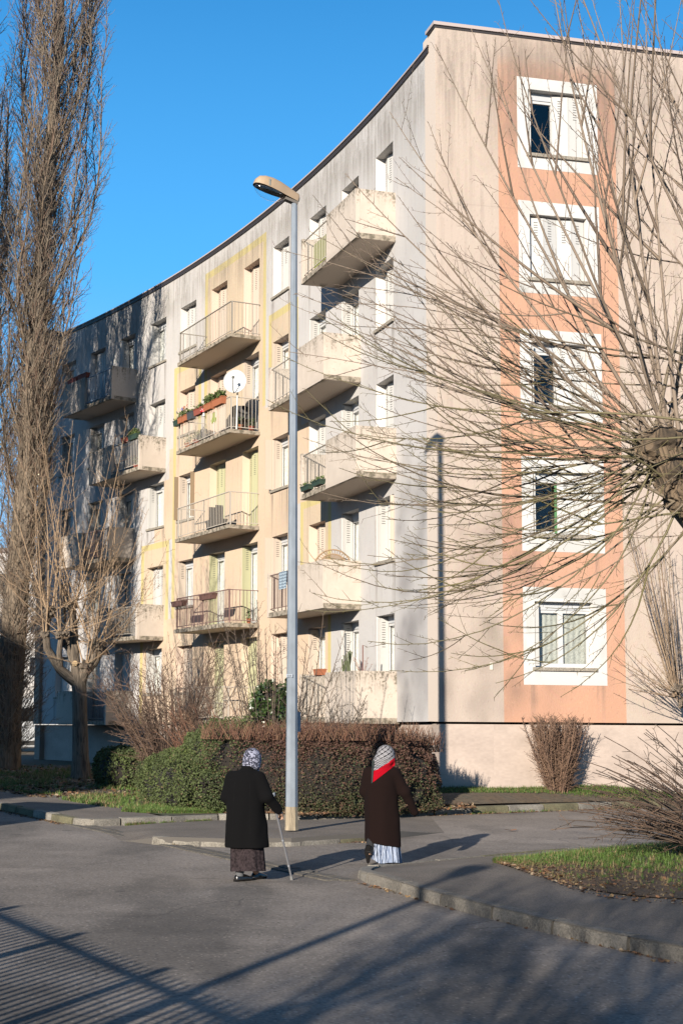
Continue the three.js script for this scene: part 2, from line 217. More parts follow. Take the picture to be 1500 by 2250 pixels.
// ---------------------------------------------------------------- kerbs: one stone at a time
function kerb(pl, h0, h1, len, seed, mats, w = 0.15, chip = 0.012) {
  const root = new THREE.Group(); root.name = numbered('kerb'); root.userData.kind = 'structure'; scene.add(root); const R = rng(seed);
  let L = 0; for (let i = 1; i < pl.length; i++) L += Math.hypot(pl[i][0] - pl[i - 1][0], pl[i][1] - pl[i - 1][1]);
  const n = Math.max(1, Math.round(L / len)), pts = along(pl, n * 4);
  for (let k = 0; k < n; k++) {
    const hh = (u) => lerp(h0, h1, (k + u) / n), P = [], gap = 0.012 + 0.01 * R(), dz = (R() - 0.5) * chip, S = 5, dl = [];
    for (let s = 0; s < S; s++) { const f = s === 0 ? gap / len : s === S - 1 ? 1 - gap / len : s / (S - 1); const q = k * 4 + f * 4, i = Math.min(pts.length - 2, Math.floor(q)), e = q - i; P.push([lerp(pts[i][0], pts[i + 1][0], e), lerp(pts[i][1], pts[i + 1][1], e), hh(f)]); dl.push([(R() - 0.5) * chip, (R() - 0.5) * chip]); }
    const rows = [];
    for (let s = 0; s < S; s++) {
      const a = P[Math.max(0, s - 1)], b = P[Math.min(S - 1, s + 1)], l = Math.hypot(b[0] - a[0], b[1] - a[1]), tx = (b[0] - a[0]) / l, tz = (b[1] - a[1]) / l, nx = -tz, nz = tx, H = P[s][2] + dz + 0.006, c = 0.02 + Math.abs(dl[s][0]);
      // profile from the foot on the road side, over the rounded arris, to the back
      rows.push([[-0.012, -0.06], [-0.004 + dl[s][0] * 0.4, H * 0.5], [0.004, H - c], [c * 0.45, H - c * 0.35], [c * 1.3, H + dl[s][1] * 0.3], [w, H], [w + 0.002, -0.06]].map(([d, y]) => [P[s][0] + nx * d, y, P[s][1] + nz * d]));
    }
    const g = new G(); let du = 0;
    for (let s = 0; s < S - 1; s++) { for (let j = 0; j < 6; j++) g.quad(rows[s][j], rows[s + 1][j], rows[s + 1][j + 1], rows[s][j + 1], [[du + k * 0.37, j * 0.1], [du + 0.25 + k * 0.37, j * 0.1], [du + 0.25 + k * 0.37, j * 0.1 + 0.1], [du + k * 0.37, j * 0.1 + 0.1]]); du += 0.25; }
    for (const s of [0, S - 1]) for (let j = 1; j < 6; j++) { const r = rows[s], a = r[0], b = r[j], c = r[j + 1]; s ? g.quad(a, b, c, c) : g.quad(a, c, b, b); }
    const ge = g.build(); ge.computeVertexNormals(); mesh('kerb_stone', ge, mats[Math.floor(R() * mats.length)], root);
  }
}
const darkStones = [0.25, 0.22, 0.28].map((c) => std(c, c * 0.95, c * 0.89, 0.95, { map: stoneTex, bumpMap: stoneTex, bumpScale: 0.005 }));
const paleStones = [stoneMats[0], stoneMats[1], stoneMats[2], stoneMats[3], mossMat];  // paler stone tones plus one mossy tone
kerb([[-4.61, -27.91], [-20, -57.7]], 0.12, 0.12, 1.0, 11, paleStones);
kerb([[-0.33, -25.5], [-1.41, -24.72], [-2.45, -24.2], [-2.72, -24.32], [-2.98, -24.75], [-4.61, -27.91]], 0.125, 0.125, 0.95, 12, paleStones);
kerb([[13, -31.6], [8.5, -30.2], [5.23, -28.3], [3.66, -27.4], [1.4, -25.85], [-0.33, -25.5]], 0.14, 0.13, 0.95, 13, paleStones);
kerb([[2.6, -22.6], [1.98, -21.85], [0.8, -20.92], [-0.13, -20.73], [-0.98, -20.93], [-1.25, -21.07]], 0.10, 0.115, 0.8, 14, paleStones);
kerb([[1.5, -16.55], [1.44, -17.1], [1.5, -17.6], [1.66, -18.15], [1.9, -18.42]], 0.115, 0.02, 0.5, 15, [stoneMats[0], stoneMats[2]]);
kerb([[6.2, -6.9], [3.54, -11.48], [3.03, -12.34], [2.49, -13.62], [1.98, -14.93], [1.5, -16.55]], 0.125, 0.125, 1.0, 16, darkStones);
kerb([[1.9, -18.42], [2.12, -18.6], [2.93, -19.31], [4.2, -20.41], [6.94, -22.37]], 0.02, 0.025, 0.9, 17, [stoneMats[1], mossMat], 0.10, 0.01);
const settMats = [0.17, 0.145, 0.19].map((c) => std(c, c * 0.94, c * 0.88, 0.97, { map: stoneTex, bumpMap: stoneTex, bumpScale: 0.006 }));
// row of worn setts along the gutter across the driveway mouth
{
  const root = new THREE.Group(); root.name = 'gutter'; root.userData.kind = 'structure'; scene.add(root); const R = rng(5);
  const dx = 0.451, dz = 0.8925, nx = -dz, nz = dx, geos = [];
  for (let k = 0; k < 4; k++) { const g = new G(), w = 0.085, l = 0.105, c = 0.012, o = () => (R() - 0.5) * 0.012; const t = [[-w + c + o(), 0.022 + o() * 0.6, -l + c + o()], [w - c + o(), 0.022 + o() * 0.6, -l + c + o()], [w - c + o(), 0.022 + o() * 0.6, l - c + o()], [-w + c + o(), 0.022 + o() * 0.6, l - c + o()]], b = [[-w, -0.02, -l], [w, -0.02, -l], [w, -0.02, l], [-w, -0.02, l]]; g.quad(t[3], t[2], t[1], t[0]); for (let i = 0; i < 4; i++) { const j = (i + 1) % 4; g.quad(b[j], b[i], t[i], t[j]); } geos.push(g.build()); }
  for (let i = 0; i < 41; i++) for (let j = 0; j < 2; j++) {
    if (R() < 0.06) continue; const t = i * 0.222 + (j ? 0.1 : 0), x = -2.68 + dx * t + nx * (0.05 + j * 0.185), z = -24.75 + dz * t + nz * (0.05 + j * 0.185);
    const m = mesh('sett', geos[Math.floor(R() * 4)], settMats[Math.floor(R() * 3)], root); m.position.set(x, -0.006 * R() - 0.002, z); m.rotation.y = Math.atan2(dx, dz) + (R() - 0.5) * 0.1;
  }
}

// ---------------------------------------------------------------- apartment building
const CX = -63.3236, CZ = -14.5923, RR = 69.3277, A0 = Math.atan2(-30.4255 - CZ, 4.1572 - CX), FL = 28.35;
const Y = (s, y) => y - 0.0138 * s * (16.8 - y) / 15.4;
const F = (s, y, off = 0) => { const a = A0 - s / RR; return [CX + (RR - off) * Math.cos(a), Y(s, y), CZ + (RR - off) * Math.sin(a)]; };
const bld = base('apartment_building', 0, 0, 0);
tag(bld, 'five storey curved apartment block with balconies, beige end wall and peach window column', 'apartment building');

// openings of the curved front: [s0, s1] from the corner; tops of the five storeys
const OS = [[2.36, 3.49], [4.64, 5.79], [6.9, 8.05], [9.55, 10.7], [11.72, 12.9], [14.16, 15.37], [16.55, 17.77], [18.9, 20.15], [21.37, 22.55], [23.76, 24.98], [26.15, 27.3]];
const TOPS = [4.27, 7.05, 9.89, 12.73, 15.57], SLAB = [1.75, 4.54, 7.39, 10.19, 13.04], HB = 1.2;
const door = (i, f) => { const up = f === 0 || f === 2 || f === 4; if (i === 4 || i === 5) return true; if (up) return [0, 1, 8, 9].includes(i); return [1, 2, 7, 8].includes(i); };
const W0 = 29.2, Y0 = 1.2, YH = 15.8;
const rw = rng(71);
function stains(g, X, Yp, x0, x1, y0, y1, n, len, col, wid) { for (let i = 0; i < n; i++) { const x = lerp(x0, x1, rw()), y = lerp(y0, y1, rw()), l = len * (0.3 + rw()), w = wid * (0.4 + rw()); const gr = g.createLinearGradient(0, Yp(y), 0, Yp(y - l)); gr.addColorStop(0, col); gr.addColorStop(1, 'rgba(120,112,100,0)'); g.fillStyle = gr; g.fillRect(X(x), Yp(y), w, Yp(y - l) - Yp(y)); } }
function blotches(g, X, Yp, x0, x1, y0, y1, n, rad, col) { for (let i = 0; i < n; i++) { const x = X(lerp(x0, x1, rw())), y = Yp(lerp(y0, y1, rw())), r = rad * (0.35 + rw()); const gr = g.createRadialGradient(x, y, 0, x, y, r); gr.addColorStop(0, col); gr.addColorStop(1, col.replace(/[\d.]+\)$/, '0)')); g.fillStyle = gr; g.fillRect(x - r, y - r, 2 * r, 2 * r); } }
function cracks(g, X, Yp, x0, x1, y0, y1, n) { for (let i = 0; i < n; i++) { let x = lerp(x0, x1, rw()), y = lerp(y0, y1, rw()), a = rw() < 0.5 ? (rw() - 0.5) * 0.5 : 1.57 + (rw() - 0.5) * 0.5; g.strokeStyle = 'rgba(70,62,58,0.35)'; g.lineWidth = 0.9; g.beginPath(); g.moveTo(X(x), Yp(y)); for (let k = 0; k < 14 + 20 * rw(); k++) { a += (rw() - 0.5) * 0.7; x += Math.cos(a) * 0.06; y += Math.sin(a) * 0.06; g.lineTo(X(x), Yp(y)); } g.stroke(); } }
const OSILL = () => { const r = []; for (let f = 0; f < 5; f++) for (let i = 0; i < 11; i++) if (!door(i, f)) r.push([OS[i][0], OS[i][1], TOPS[f] - 1.56]); return r; };
const facadeTex = canvasTex(2048, 1024, (g, w, h) => {
  const X = (s) => s / W0 * w, Yp = (y) => h - (y - Y0) / YH * h;
  const rect = (s0, s1, y0, y1, c) => { g.fillStyle = c; g.fillRect(X(s0), Yp(y1), X(s1) - X(s0), Yp(y0) - Yp(y1)); };
  const GREY = '#c8c5c4', CREAM = '#cfbba2', CREAM2 = '#d6bea6', YEL = '#cdbd84', T = 0.21;
  rect(0, W0, Y0, Y0 + YH, GREY);
  rect(7.4, 19.6, Y0, 9.9, CREAM2);
  // stepped cream fields outlined in yellow, symmetrical about the middle stack
  const step = (s0, s1, top, bot, inner) => { rect(s0, s1, Y0, top, CREAM); };
  rect(11.22, 15.86, 1.2, 16.2, CREAM); rect(8.86, 11.0, 1.2, 13.6, CREAM); rect(16.08, 18.2, 1.2, 13.6, CREAM); rect(6.5, 8.64, 1.2, 7.75, CREAM); rect(18.45, 20.6, 1.2, 7.85, CREAM);
  rect(8.6, 18.5, Y0, 10.9, CREAM2); rect(6.5, 20.6, Y0, 5.1, CREAM2);
  const strip = (s0, s1, y0, y1) => rect(s0, s1, y0, y1, YEL);
  strip(11.22, 15.86, 16.0, 16.22); strip(11.22, 11.22 + T, 11.0, 16.2); strip(15.86 - T, 15.86, 11.0, 16.2);
  strip(8.86, 11.0, 13.38, 13.6); strip(11.0 - T, 11.0, 11.0, 13.6); strip(8.86, 8.86 + T, 5.2, 13.6); strip(16.08, 18.2, 13.38, 13.6); strip(16.08, 16.08 + T, 11.0, 13.6); strip(18.2 - T, 18.2, 5.2, 13.6);
  strip(6.5, 8.64, 7.55, 7.75); strip(8.64 - T, 8.64, 5.2, 7.75); strip(6.5, 6.5 + T, Y0, 7.75); strip(18.45, 20.6, 7.65, 7.85); strip(18.45, 18.45 + T, 5.2, 7.85); strip(20.6 - T, 20.6, Y0, 7.85);
  rect(11.0, 11.22, 11.0, 13.6, GREY); rect(15.86, 16.08, 11.0, 13.6, GREY); rect(8.64, 8.86, 5.2, 7.75, GREY); rect(18.2, 18.45, 5.2, 7.85, GREY);
  g.globalAlpha = 1;
  stains(g, X, Yp, 0, W0, 15.9, 16.9, 1500, 1.7, 'rgba(88,82,76,0.10)', 5);
  stains(g, X, Yp, 0, W0, 3, 16.6, 1100, 1.1, 'rgba(98,90,82,0.085)', 4);
  for (const s of [2.36, 3.49, 4.64, 5.79, 6.9, 8.05, 9.55, 10.7, 11.72, 12.9, 14.16, 15.37, 16.55, 17.77, 18.9, 20.15, 21.37, 22.55]) for (const y of [4.3, 7.1, 9.95, 12.8, 15.6]) { stains(g, X, Yp, s - 0.1, s + 0.1, y - 2.2, y + 0.1, 7, 1.2, 'rgba(110,92,76,0.10)', 5); }
  blotches(g, X, Yp, 0.2, 2.2, 1.9, 8.2, 80, 34, 'rgba(84,82,86,0.15)'); blotches(g, X, Yp, 0, W0, 1.3, 16.6, 520, 60, 'rgba(104,96,90,0.05)'); blotches(g, X, Yp, 8, W0, 1.3, 16.6, 260, 50, 'rgba(232,220,200,0.05)');
  blotches(g, X, Yp, 0, W0, 15.4, 16.9, 260, 36, 'rgba(92,84,76,0.06)');
  cracks(g, X, Yp, 0, FL, 2, 16.4, 26); for (const o of OSILL()) { const [s0, s1, y] = o; for (const s of [s0, s1]) stains(g, X, Yp, s - 0.1, s + 0.08, y - 0.1, y, 9, 1.5, 'rgba(84,76,70,0.16)', 3.5); stains(g, X, Yp, s0, s1, y - 0.1, y - 0.05, 8, 0.6, 'rgba(90,82,76,0.12)', 4); }
  for (let i = 0; i < 26000; i++) { g.fillStyle = rw() < 0.5 ? 'rgba(255,250,240,0.05)' : 'rgba(60,50,45,0.05)'; g.fillRect(rw() * w, rw() * h, 1 + rw() * 2, 1 + rw() * 3); }
});
const facadeMat = new THREE.MeshStandardMaterial({ color: rgbK(1, 1, 1), map: facadeTex, roughness: 0.93, bumpMap: plasterBump.clone(), bumpScale: 0.006 });
facadeMat.bumpMap.repeat.set(10, 6); facadeMat.bumpMap.needsUpdate = true;
const GW = 11.5;
const gableTex = canvasTex(1024, 1024, (g, w, h) => {
  const X = (s) => s / GW * w, Yp = (y) => h - (y - 1.7) / 15.6 * h, rect = (s0, s1, y0, y1, c) => { g.fillStyle = c; g.fillRect(X(s0), Yp(y1), X(s1) - X(s0), Yp(y0) - Yp(y1)); };
  rect(0, GW, 1.7, 17.3, '#c0b0a4'); rect(1.47, 4.32, 1.7, 15.9, '#c99a80'); { const gr = g.createLinearGradient(0, Yp(15.9), 0, Yp(16.65)); gr.addColorStop(0, '#c99a80'); gr.addColorStop(0.6, '#c6a18c'); gr.addColorStop(1, '#c0b0a4'); g.fillStyle = gr; g.fillRect(X(1.47), Yp(16.65), X(4.32) - X(1.47), Yp(15.88) - Yp(16.65)); }
  blotches(g, X, Yp, 0, GW, 1.7, 17.3, 420, 46, 'rgba(124,110,98,0.07)'); blotches(g, X, Yp, 1.4, 4.4, 14.6, 17.0, 150, 40, 'rgba(132,112,98,0.13)');
  blotches(g, X, Yp, 0, 3, 1.7, 4, 70, 30, 'rgba(92,82,76,0.11)'); blotches(g, X, Yp, 0.4, 2.4, 4.6, 6.3, 60, 34, 'rgba(104,88,78,0.09)'); blotches(g, X, Yp, 0, GW, 2, 16, 160, 60, 'rgba(216,196,178,0.05)');
  stains(g, X, Yp, 0, GW, 15.6, 17.3, 1300, 1.9, 'rgba(88,80,74,0.085)', 5); stains(g, X, Yp, 0, GW, 5, 16.5, 620, 2.4, 'rgba(98,88,80,0.065)', 6);
  for (const y of [14.2, 11.4, 8.5, 5.6, 2.75]) for (const s of [2.14, 3.7]) stains(g, X, Yp, s - 0.08, s + 0.08, y - 0.1, y + 0.1, 12, 1.3, 'rgba(100,84,74,0.10)', 4);
  cracks(g, X, Yp, 0.3, 9, 2, 16, 16); for (const y of [4.55, 7.42, 10.25, 13.1]) { g.fillStyle = 'rgba(90,78,70,0.10)'; g.fillRect(0, Yp(y), w, 1.6); }
  rect(0, 0.06, 1.7, 17.3, 'rgba(214,196,176,0.12)');
  for (let i = 0; i < 24000; i++) { g.fillStyle = rw() < 0.5 ? 'rgba(255,246,236,0.05)' : 'rgba(60,46,40,0.055)'; g.fillRect(rw() * w, rw() * h, 1 + rw() * 2, 1 + rw() * 2); }
});
const gableMat = new THREE.MeshStandardMaterial({ color: rgbK(1, 1, 1), map: gableTex, roughness: 0.93, bumpMap: plasterBump.clone(), bumpScale: 0.006 }); gableMat.bumpMap.repeat.set(5, 6); gableMat.bumpMap.needsUpdate = true;
const plinthTex = texture(512, 256, (u, v) => { const n = fbm(u * 8, v * 6, 4, 0, 91), k = fbm(u * 90, v * 60, 2, 0, 92); const g = 0.85 + 0.3 * (n - 0.5) + 0.15 * (k - 0.5), d = 1 - 0.25 * smooth(0.35, 0, v) * (0.4 + n); return [g, g * (0.98), g * 0.97 * (0.9 + 0.1 * d)]; });
const plinthMat = std(0.60, 0.50, 0.435, 0.95, { map: plinthTex });
plinthTex.repeat.set(0.16, 0.5);
// concrete of the balconies: cream paint with algae at the top edge; uv in metres, v up from the slab
const balTexFor = (seed, amount) => texture(256, 256, (u, v, x, y) => {   // 2.2 m wide, 1.25 m high
  const n = fbm(u * 9, v * 5, 4, 0, seed), f = fbm(u * 60, v * 30, 3, 0, seed + 3), drip = fbm(u * 26, v * 1.6, 3, 0, seed + 7);
  const top = smooth(0.6, 1.05, v + 0.7 * (drip - 0.5)) * amount, spots = smooth(0.5, 0.85, f) * smooth(0.5, 0.75, n) * 0.5 * amount, low = smooth(0.16, 0, v) * 0.35 * amount * n;
  const d = clamp(top * (0.25 + 0.9 * smooth(0.4, 0.65, f)) + spots + low), b = 0.92 + 0.22 * (n - 0.5);
  return [lerp(b, 0.33, d), lerp(b * 0.88, 0.29, d), lerp(b * 0.735, 0.22, d)];
});
const balMats = [[101, 1], [102, 0.75], [103, 0.4], [104, 0.9], [105, 1.1]].map(([s, a]) => { const t = balTexFor(s, a); t.repeat.set(1 / 2.2, 1 / 1.25); return new THREE.MeshStandardMaterial({ color: rgbK(0.68, 0.67, 0.69), roughness: 0.95, map: t, ...bump(plasterBump, 0.004) }); });
const slabTex = texture(512, 128, (u, v, x, y) => { const n = fbm(u * 40, v * 8, 4, 0, 141), k = fbm(u * 110, v * 22, 2, 0, 142); const d = smooth(0.42, 0.66, n) ; const b = 0.8 + 0.5 * (k - 0.5); return [lerp(b, 0.26, d * 0.85), lerp(b * 0.9, 0.24, d * 0.85), lerp(b * 0.76, 0.18, d * 0.85)]; }); slabTex.repeat.set(0.25, 1.2);
const slabMat = std(0.46, 0.44, 0.42, 0.96, { map: slabTex });
const soffitTex = texture(256, 256, (u, v) => { const n = fbm(u * 6, v * 6, 4, 0, 151), e = smooth(0.16, 0, v) + smooth(0.84, 1, v) * 0.5 + smooth(0.1, 0, u); const d = clamp(e) * smooth(0.42, 0.62, n); return [lerp(0.95, 0.3, d), lerp(0.86, 0.28, d), lerp(0.76, 0.22, d)]; });
const soffitMat = std(1.0, 0.92, 0.86, 0.95, { map: soffitTex });  // paint lightened to stand in for light bounced up from the ground
const railMat = std(0.34, 0.31, 0.27, 0.7), railRust = std(0.20, 0.13, 0.11, 0.75), railPale = std(0.52, 0.47, 0.41, 0.7), railBrown = std(0.22, 0.13, 0.12, 0.7);
const zinc = std(0.035, 0.028, 0.028, 0.6), capMat = std(0.50, 0.42, 0.40, 0.6);
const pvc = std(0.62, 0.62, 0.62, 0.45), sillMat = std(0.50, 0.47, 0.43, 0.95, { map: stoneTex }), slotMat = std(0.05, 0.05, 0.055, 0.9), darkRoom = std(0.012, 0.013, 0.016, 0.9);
const glass = new THREE.MeshPhysicalMaterial({ color: 0xffffff, roughness: 0.02, transmission: 1, thickness: 0, ior: 1.52 });
const curtainTex = texture(128, 256, (u, v, x, y) => { const f = 0.9 + 0.06 * Math.sin(u * 60 + 2 * fbm(u * 5, v * 2, 2)) + 0.15 * (hash(x, y >> 1, 3) - 0.5), lace = smooth(0.5, 0.62, fbm(u * 40, v * 40, 2, 0, 9)) * 0.18; return [f - lace, f - lace, f * 0.97 - lace]; });
const curtain = std(0.80, 0.82, 0.80, 0.95, { map: curtainTex });
const paint = { white: std(0.60, 0.59, 0.57, 0.55), cream: std(0.62, 0.52, 0.43, 0.6), pink: std(0.62, 0.48, 0.39, 0.6), green: std(0.50, 0.49, 0.30, 0.6), tan: std(0.30, 0.22, 0.14, 0.7), bluewhite: std(0.55, 0.57, 0.60, 0.5) };
const revealMat = { white: std(0.78, 0.75, 0.72, 0.8), pink: std(0.76, 0.60, 0.49, 0.85), cream: std(0.74, 0.61, 0.47, 0.85) };

const greyLace = std(0.44, 0.46, 0.42, 0.95, { map: curtainTex });
// one window or balcony door; origin at the middle of its lower edge, x to the right, z out of the wall
function opening(P, turn, w, h, o) {
  const D = o.depth ?? 0.36, R = new G(), hw = w / 2;
  R.quad([-hw, 0, -D], [-hw, 0, 0], [-hw, h, 0], [-hw, h, -D]).quad([hw, 0, 0], [hw, 0, -D], [hw, h, -D], [hw, h, 0]).quad([-hw, h, 0], [hw, h, 0], [hw, h, -D], [-hw, h, -D]).quad([-hw, 0, -D], [hw, 0, -D], [hw, 0, 0], [-hw, 0, 0]);
  const win = mesh(o.door ? 'balcony_door' : 'window', R.build(), revealMat[o.reveal ?? 'white'], bld); win.position.set(...P); win.rotation.y = turn;
  const pm = paint[o.paint ?? 'white'], zf = -D + 0.05;
  const leaf = (x0, x1, z0, z1, slots) => {   // a louvred metal leaf between two plan points
    const g = new G(), t = 0.018, dx = x1 - x0, dz = z1 - z0, l = Math.hypot(dx, dz), ax = dx / l, az = dz / l, nx = -az, nz = ax, b = 0.03, q = (d, y, k) => [x0 + ax * d + nx * k * -1, y, z0 + az * d + nz * k];
    const y0 = 0.03, y1 = h - 0.05;
    const bx = (d0, d1, a, c, k0, k1) => { const A = q(d0, a, k1), B = q(d1, a, k1), C = q(d1, c, k1), E = q(d0, c, k1), a2 = q(d0, a, k0), b2 = q(d1, a, k0), c2 = q(d1, c, k0), e2 = q(d0, c, k0); g.quad(A, B, C, E).quad(b2, a2, e2, c2).quad(B, b2, c2, C).quad(a2, A, E, e2).quad(E, C, c2, e2).quad(a2, b2, B, A); };
    bx(0, l, y0, y1, -t / 2, t / 2); bx(0, 0.02, y0, y1, t / 2, t / 2 + 0.006); bx(l - 0.02, l, y0, y1, t / 2, t / 2 + 0.006);
    const lf = mesh('shutter', g.build(), pm, win);
    if (slots) { const s = new G(), G0 = g; const n = o.door ? 11 : 8; for (const c of l > 0.4 ? [0.3, 0.7] : [0.5]) for (let i = 0; i < n; i++) { const yy = h - 0.16 - i * 0.058, d0 = l * c - 0.045, d1 = l * c + 0.045; for (const k of [t / 2 + 0.002, -t / 2 - 0.002]) { const A = q(d0, yy, k), B = q(d1, yy, k), C = q(d1, yy + 0.014, k), E = q(d0, yy + 0.014, k); k > 0 ? s.quad(A, B, C, E) : s.quad(B, A, E, C); } } mesh('louvre', s.build(), slotMat, win, true); }
    return lf;
  };
  const frame = (xa, xb, y0, y1, z, mid, mat = pvc) => { const f = new G(), t = 0.065; f.box(xa, y0, z, xb, y0 + t + 0.02, z + 0.06).box(xa, y1 - t, z, xb, y1, z + 0.06).box(xa, y0 + t + 0.02, z, xa + t, y1 - t, z + 0.06).box(xb - t, y0 + t + 0.02, z, xb, y1 - t, z + 0.06); if (mid) f.box((xa + xb) / 2 - 0.055, y0 + t + 0.02, z + 0.004, (xa + xb) / 2 + 0.055, y1 - t, z + 0.066); mesh('frame', f.build(), mat, win); };
  const pane = (xa, xb, y0, y1, z) => mesh('pane', new G().quad([xa, y0, z], [xb, y0, z], [xb, y1, z], [xa, y1, z]).build(), glass, win);
  const drape = (xa, xb, y0, y1, z, mat = curtain) => mesh('curtain', sheet((u, v) => [lerp(xa, xb, u), lerp(y0, y1, v), z + 0.008 * Math.sin(u * (xb - xa) * 48) + 0.008 * Math.sin(u * 19 + v * 3), u, v], 40, 2), mat, win);
  if (o.boxed !== false) { const b = new G(); b.box(-hw + 0.002, h - 0.17, -D + 0.012, hw - 0.002, h - 0.002, -D + 0.10); mesh('shutter_case', b.build(), o.caseMat ?? paint.bluewhite, win); }
  const top = o.boxed !== false ? h - 0.17 : h - 0.003, a = -hw + 0.003, c = hw - 0.003;
  const glazed = (xa, xb, mid) => { frame(xa, xb, 0.004, top, zf - 0.03, mid); const z = zf; if (mid) { const m = (xa + xb) / 2; pane(xa + 0.06, m - 0.05, 0.08, top - 0.06, z); pane(m + 0.05, xb - 0.06, 0.08, top - 0.06, z); } else pane(xa + 0.06, xb - 0.06, 0.08, top - 0.06, z); if (o.curtain !== false) drape(xa + 0.05, xb - 0.05, 0.03, top - 0.04, -D - 0.012, o.curtainMat ?? curtain); };
  if (o.state === 'closed') { glazed(a, c, true); const n = o.leaves ?? 4, st = (c - a - 0.02) / n, zz = o.zl ?? -D + 0.105; for (let i = 0; i < n; i++) leaf(a + 0.01 + st * i + 0.004, a + 0.01 + st * (i + 1) - 0.004, zz + (i % 2 ? 0.05 : 0), zz + (i % 2 ? 0 : 0.05), true); }
  else if (o.state === 'half') { glazed(a, c, true); leaf(-0.06, hw * 0.46, -0.16, -0.11, true); leaf(hw * 0.46 + 0.008, hw - 0.02, -0.11, -0.13, true); if (o.strip) mesh('strip', new G().box(-0.115, 0.05, -0.17, -0.065, h - 0.2, -0.14).build(), std(0.10, 0.26, 0.10, 0.6), win); leaf(-hw + 0.03, -hw + 0.045, -D + 0.1, -0.02, true); }
  else { glazed(a, c, true); for (const k of [0, 1, 2]) leaf(-hw + 0.02 + k * 0.03, -hw + 0.028 + k * 0.03, -D + 0.09, -0.012 - k * 0.006, k === 2); if (o.right) for (const k of [0, 1]) leaf(hw - 0.02 - k * 0.03, hw - 0.024 - k * 0.03, -0.012, -D + 0.09, false); }
  if (o.flap) { const g = new G(); for (const s of o.flap) g.box(s * (hw + 0.008) - (s > 0 ? 0 : 0.016), 0.03, 0.005, s * (hw + 0.008) + (s > 0 ? 0.016 : 0), h - 0.03, o.reach ?? 0.2); mesh('shutter', g.build(), paint[o.flapPaint ?? 'cream'], win); }
  if (o.sill) { const s = new G(); s.box(-hw - 0.06, -0.075, -0.02, hw + 0.06, -0.002, 0.055); mesh('sill', s.build(), sillMat, win); }
  return win;
}

const holes = [];
for (let f = 0; f < 5; f++) for (let i = 0; i < 11; i++) holes.push({ i, f, s0: OS[i][0], s1: OS[i][1], y0: door(i, f) ? SLAB[f] + 0.15 : TOPS[f] - 1.5, y1: TOPS[f] });
{
  const ss = new Set([0, FL]), ys = new Set([1.77, 16.72]); for (const o of holes) { ss.add(o.s0); ss.add(o.s1); ys.add(o.y0); ys.add(o.y1); }
  const sv = [...ss].sort((a, b) => a - b), yv = [...ys].sort((a, b) => a - b), g = new G();
  for (let a = 0; a < sv.length - 1; a++) for (let b = 0; b < yv.length - 1; b++) {
    const sm = (sv[a] + sv[a + 1]) / 2, ym = (yv[b] + yv[b + 1]) / 2; if (holes.some((o) => sm > o.s0 && sm < o.s1 && ym > o.y0 && ym < o.y1)) continue;
    const q = (s, y) => F(s, y), uv = (s, y) => [s / W0, (y - Y0) / YH];
    g.quad(q(sv[a + 1], yv[b]), q(sv[a], yv[b]), q(sv[a], yv[b + 1]), q(sv[a + 1], yv[b + 1]), [uv(sv[a + 1], yv[b]), uv(sv[a], yv[b]), uv(sv[a], yv[b + 1]), uv(sv[a + 1], yv[b + 1])]);
  }
  mesh('curved_wall', g.build(), facadeMat, bld);
  const pl = new G(), inn = new G(), roof = new G(), edge = new G(), cap = new G(), back = new G(), N = 40;
  for (let k = 0; k < N; k++) {
    const a = k / N * FL, b = (k + 1) / N * FL, B = 11.5;
    pl.quad(F(b, -0.4, -0.14), F(a, -0.4, -0.14), F(a, 1.72, -0.14), F(b, 1.72, -0.14), [[b, 0], [a, 0], [a, 2], [b, 2]]);
    pl.quad(F(b, 1.77), F(b, 1.77, -0.2), F(a, 1.77, -0.2), F(a, 1.77));
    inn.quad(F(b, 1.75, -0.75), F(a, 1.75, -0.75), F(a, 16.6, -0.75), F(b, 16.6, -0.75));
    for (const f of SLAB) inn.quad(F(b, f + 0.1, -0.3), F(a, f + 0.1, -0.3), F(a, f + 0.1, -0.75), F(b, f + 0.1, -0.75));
    roof.quad(F(b, 16.62, 0), F(a, 16.62, 0), F(a, 16.62, -B), F(b, 16.62, -B)); back.quad(F(a, -0.4, -B), F(b, -0.4, -B), F(b, 16.62, -B), F(a, 16.62, -B));
    const E = (g, y0, y1, o1, o0) => g.quad(F(b, y0, o1), F(a, y0, o1), F(a, y1, o1), F(b, y1, o1)).quad(F(b, y1, o1), F(a, y1, o1), F(a, y1, o0), F(b, y1, o0)).quad(F(a, y0, o1), F(b, y0, o1), F(b, y0, o0), F(a, y0, o0));
    E(edge, 16.69, 16.81, 0.04, -0.25); E(cap, 16.812, 16.85, 0.065, -0.25);
  }
  mesh('plinth', pl.build(), plinthMat, bld); mesh('dark_backing', inn.build(), darkRoom, bld); mesh('roof', roof.build(), zinc, bld); mesh('back_wall', back.build(), plinthMat, bld); mesh('roof_edge', edge.build(), zinc, bld); mesh('roof_capping', cap.build(), capMat, bld);  // sheet behind the windows, near black in place of unlit rooms
}
const turnOf = (p0, p1) => { const a = p0[0] - p1[0], b = p0[2] - p1[2]; return Math.atan2(-b, a); };   // p0 right end, p1 left end
const ro = rng(17);
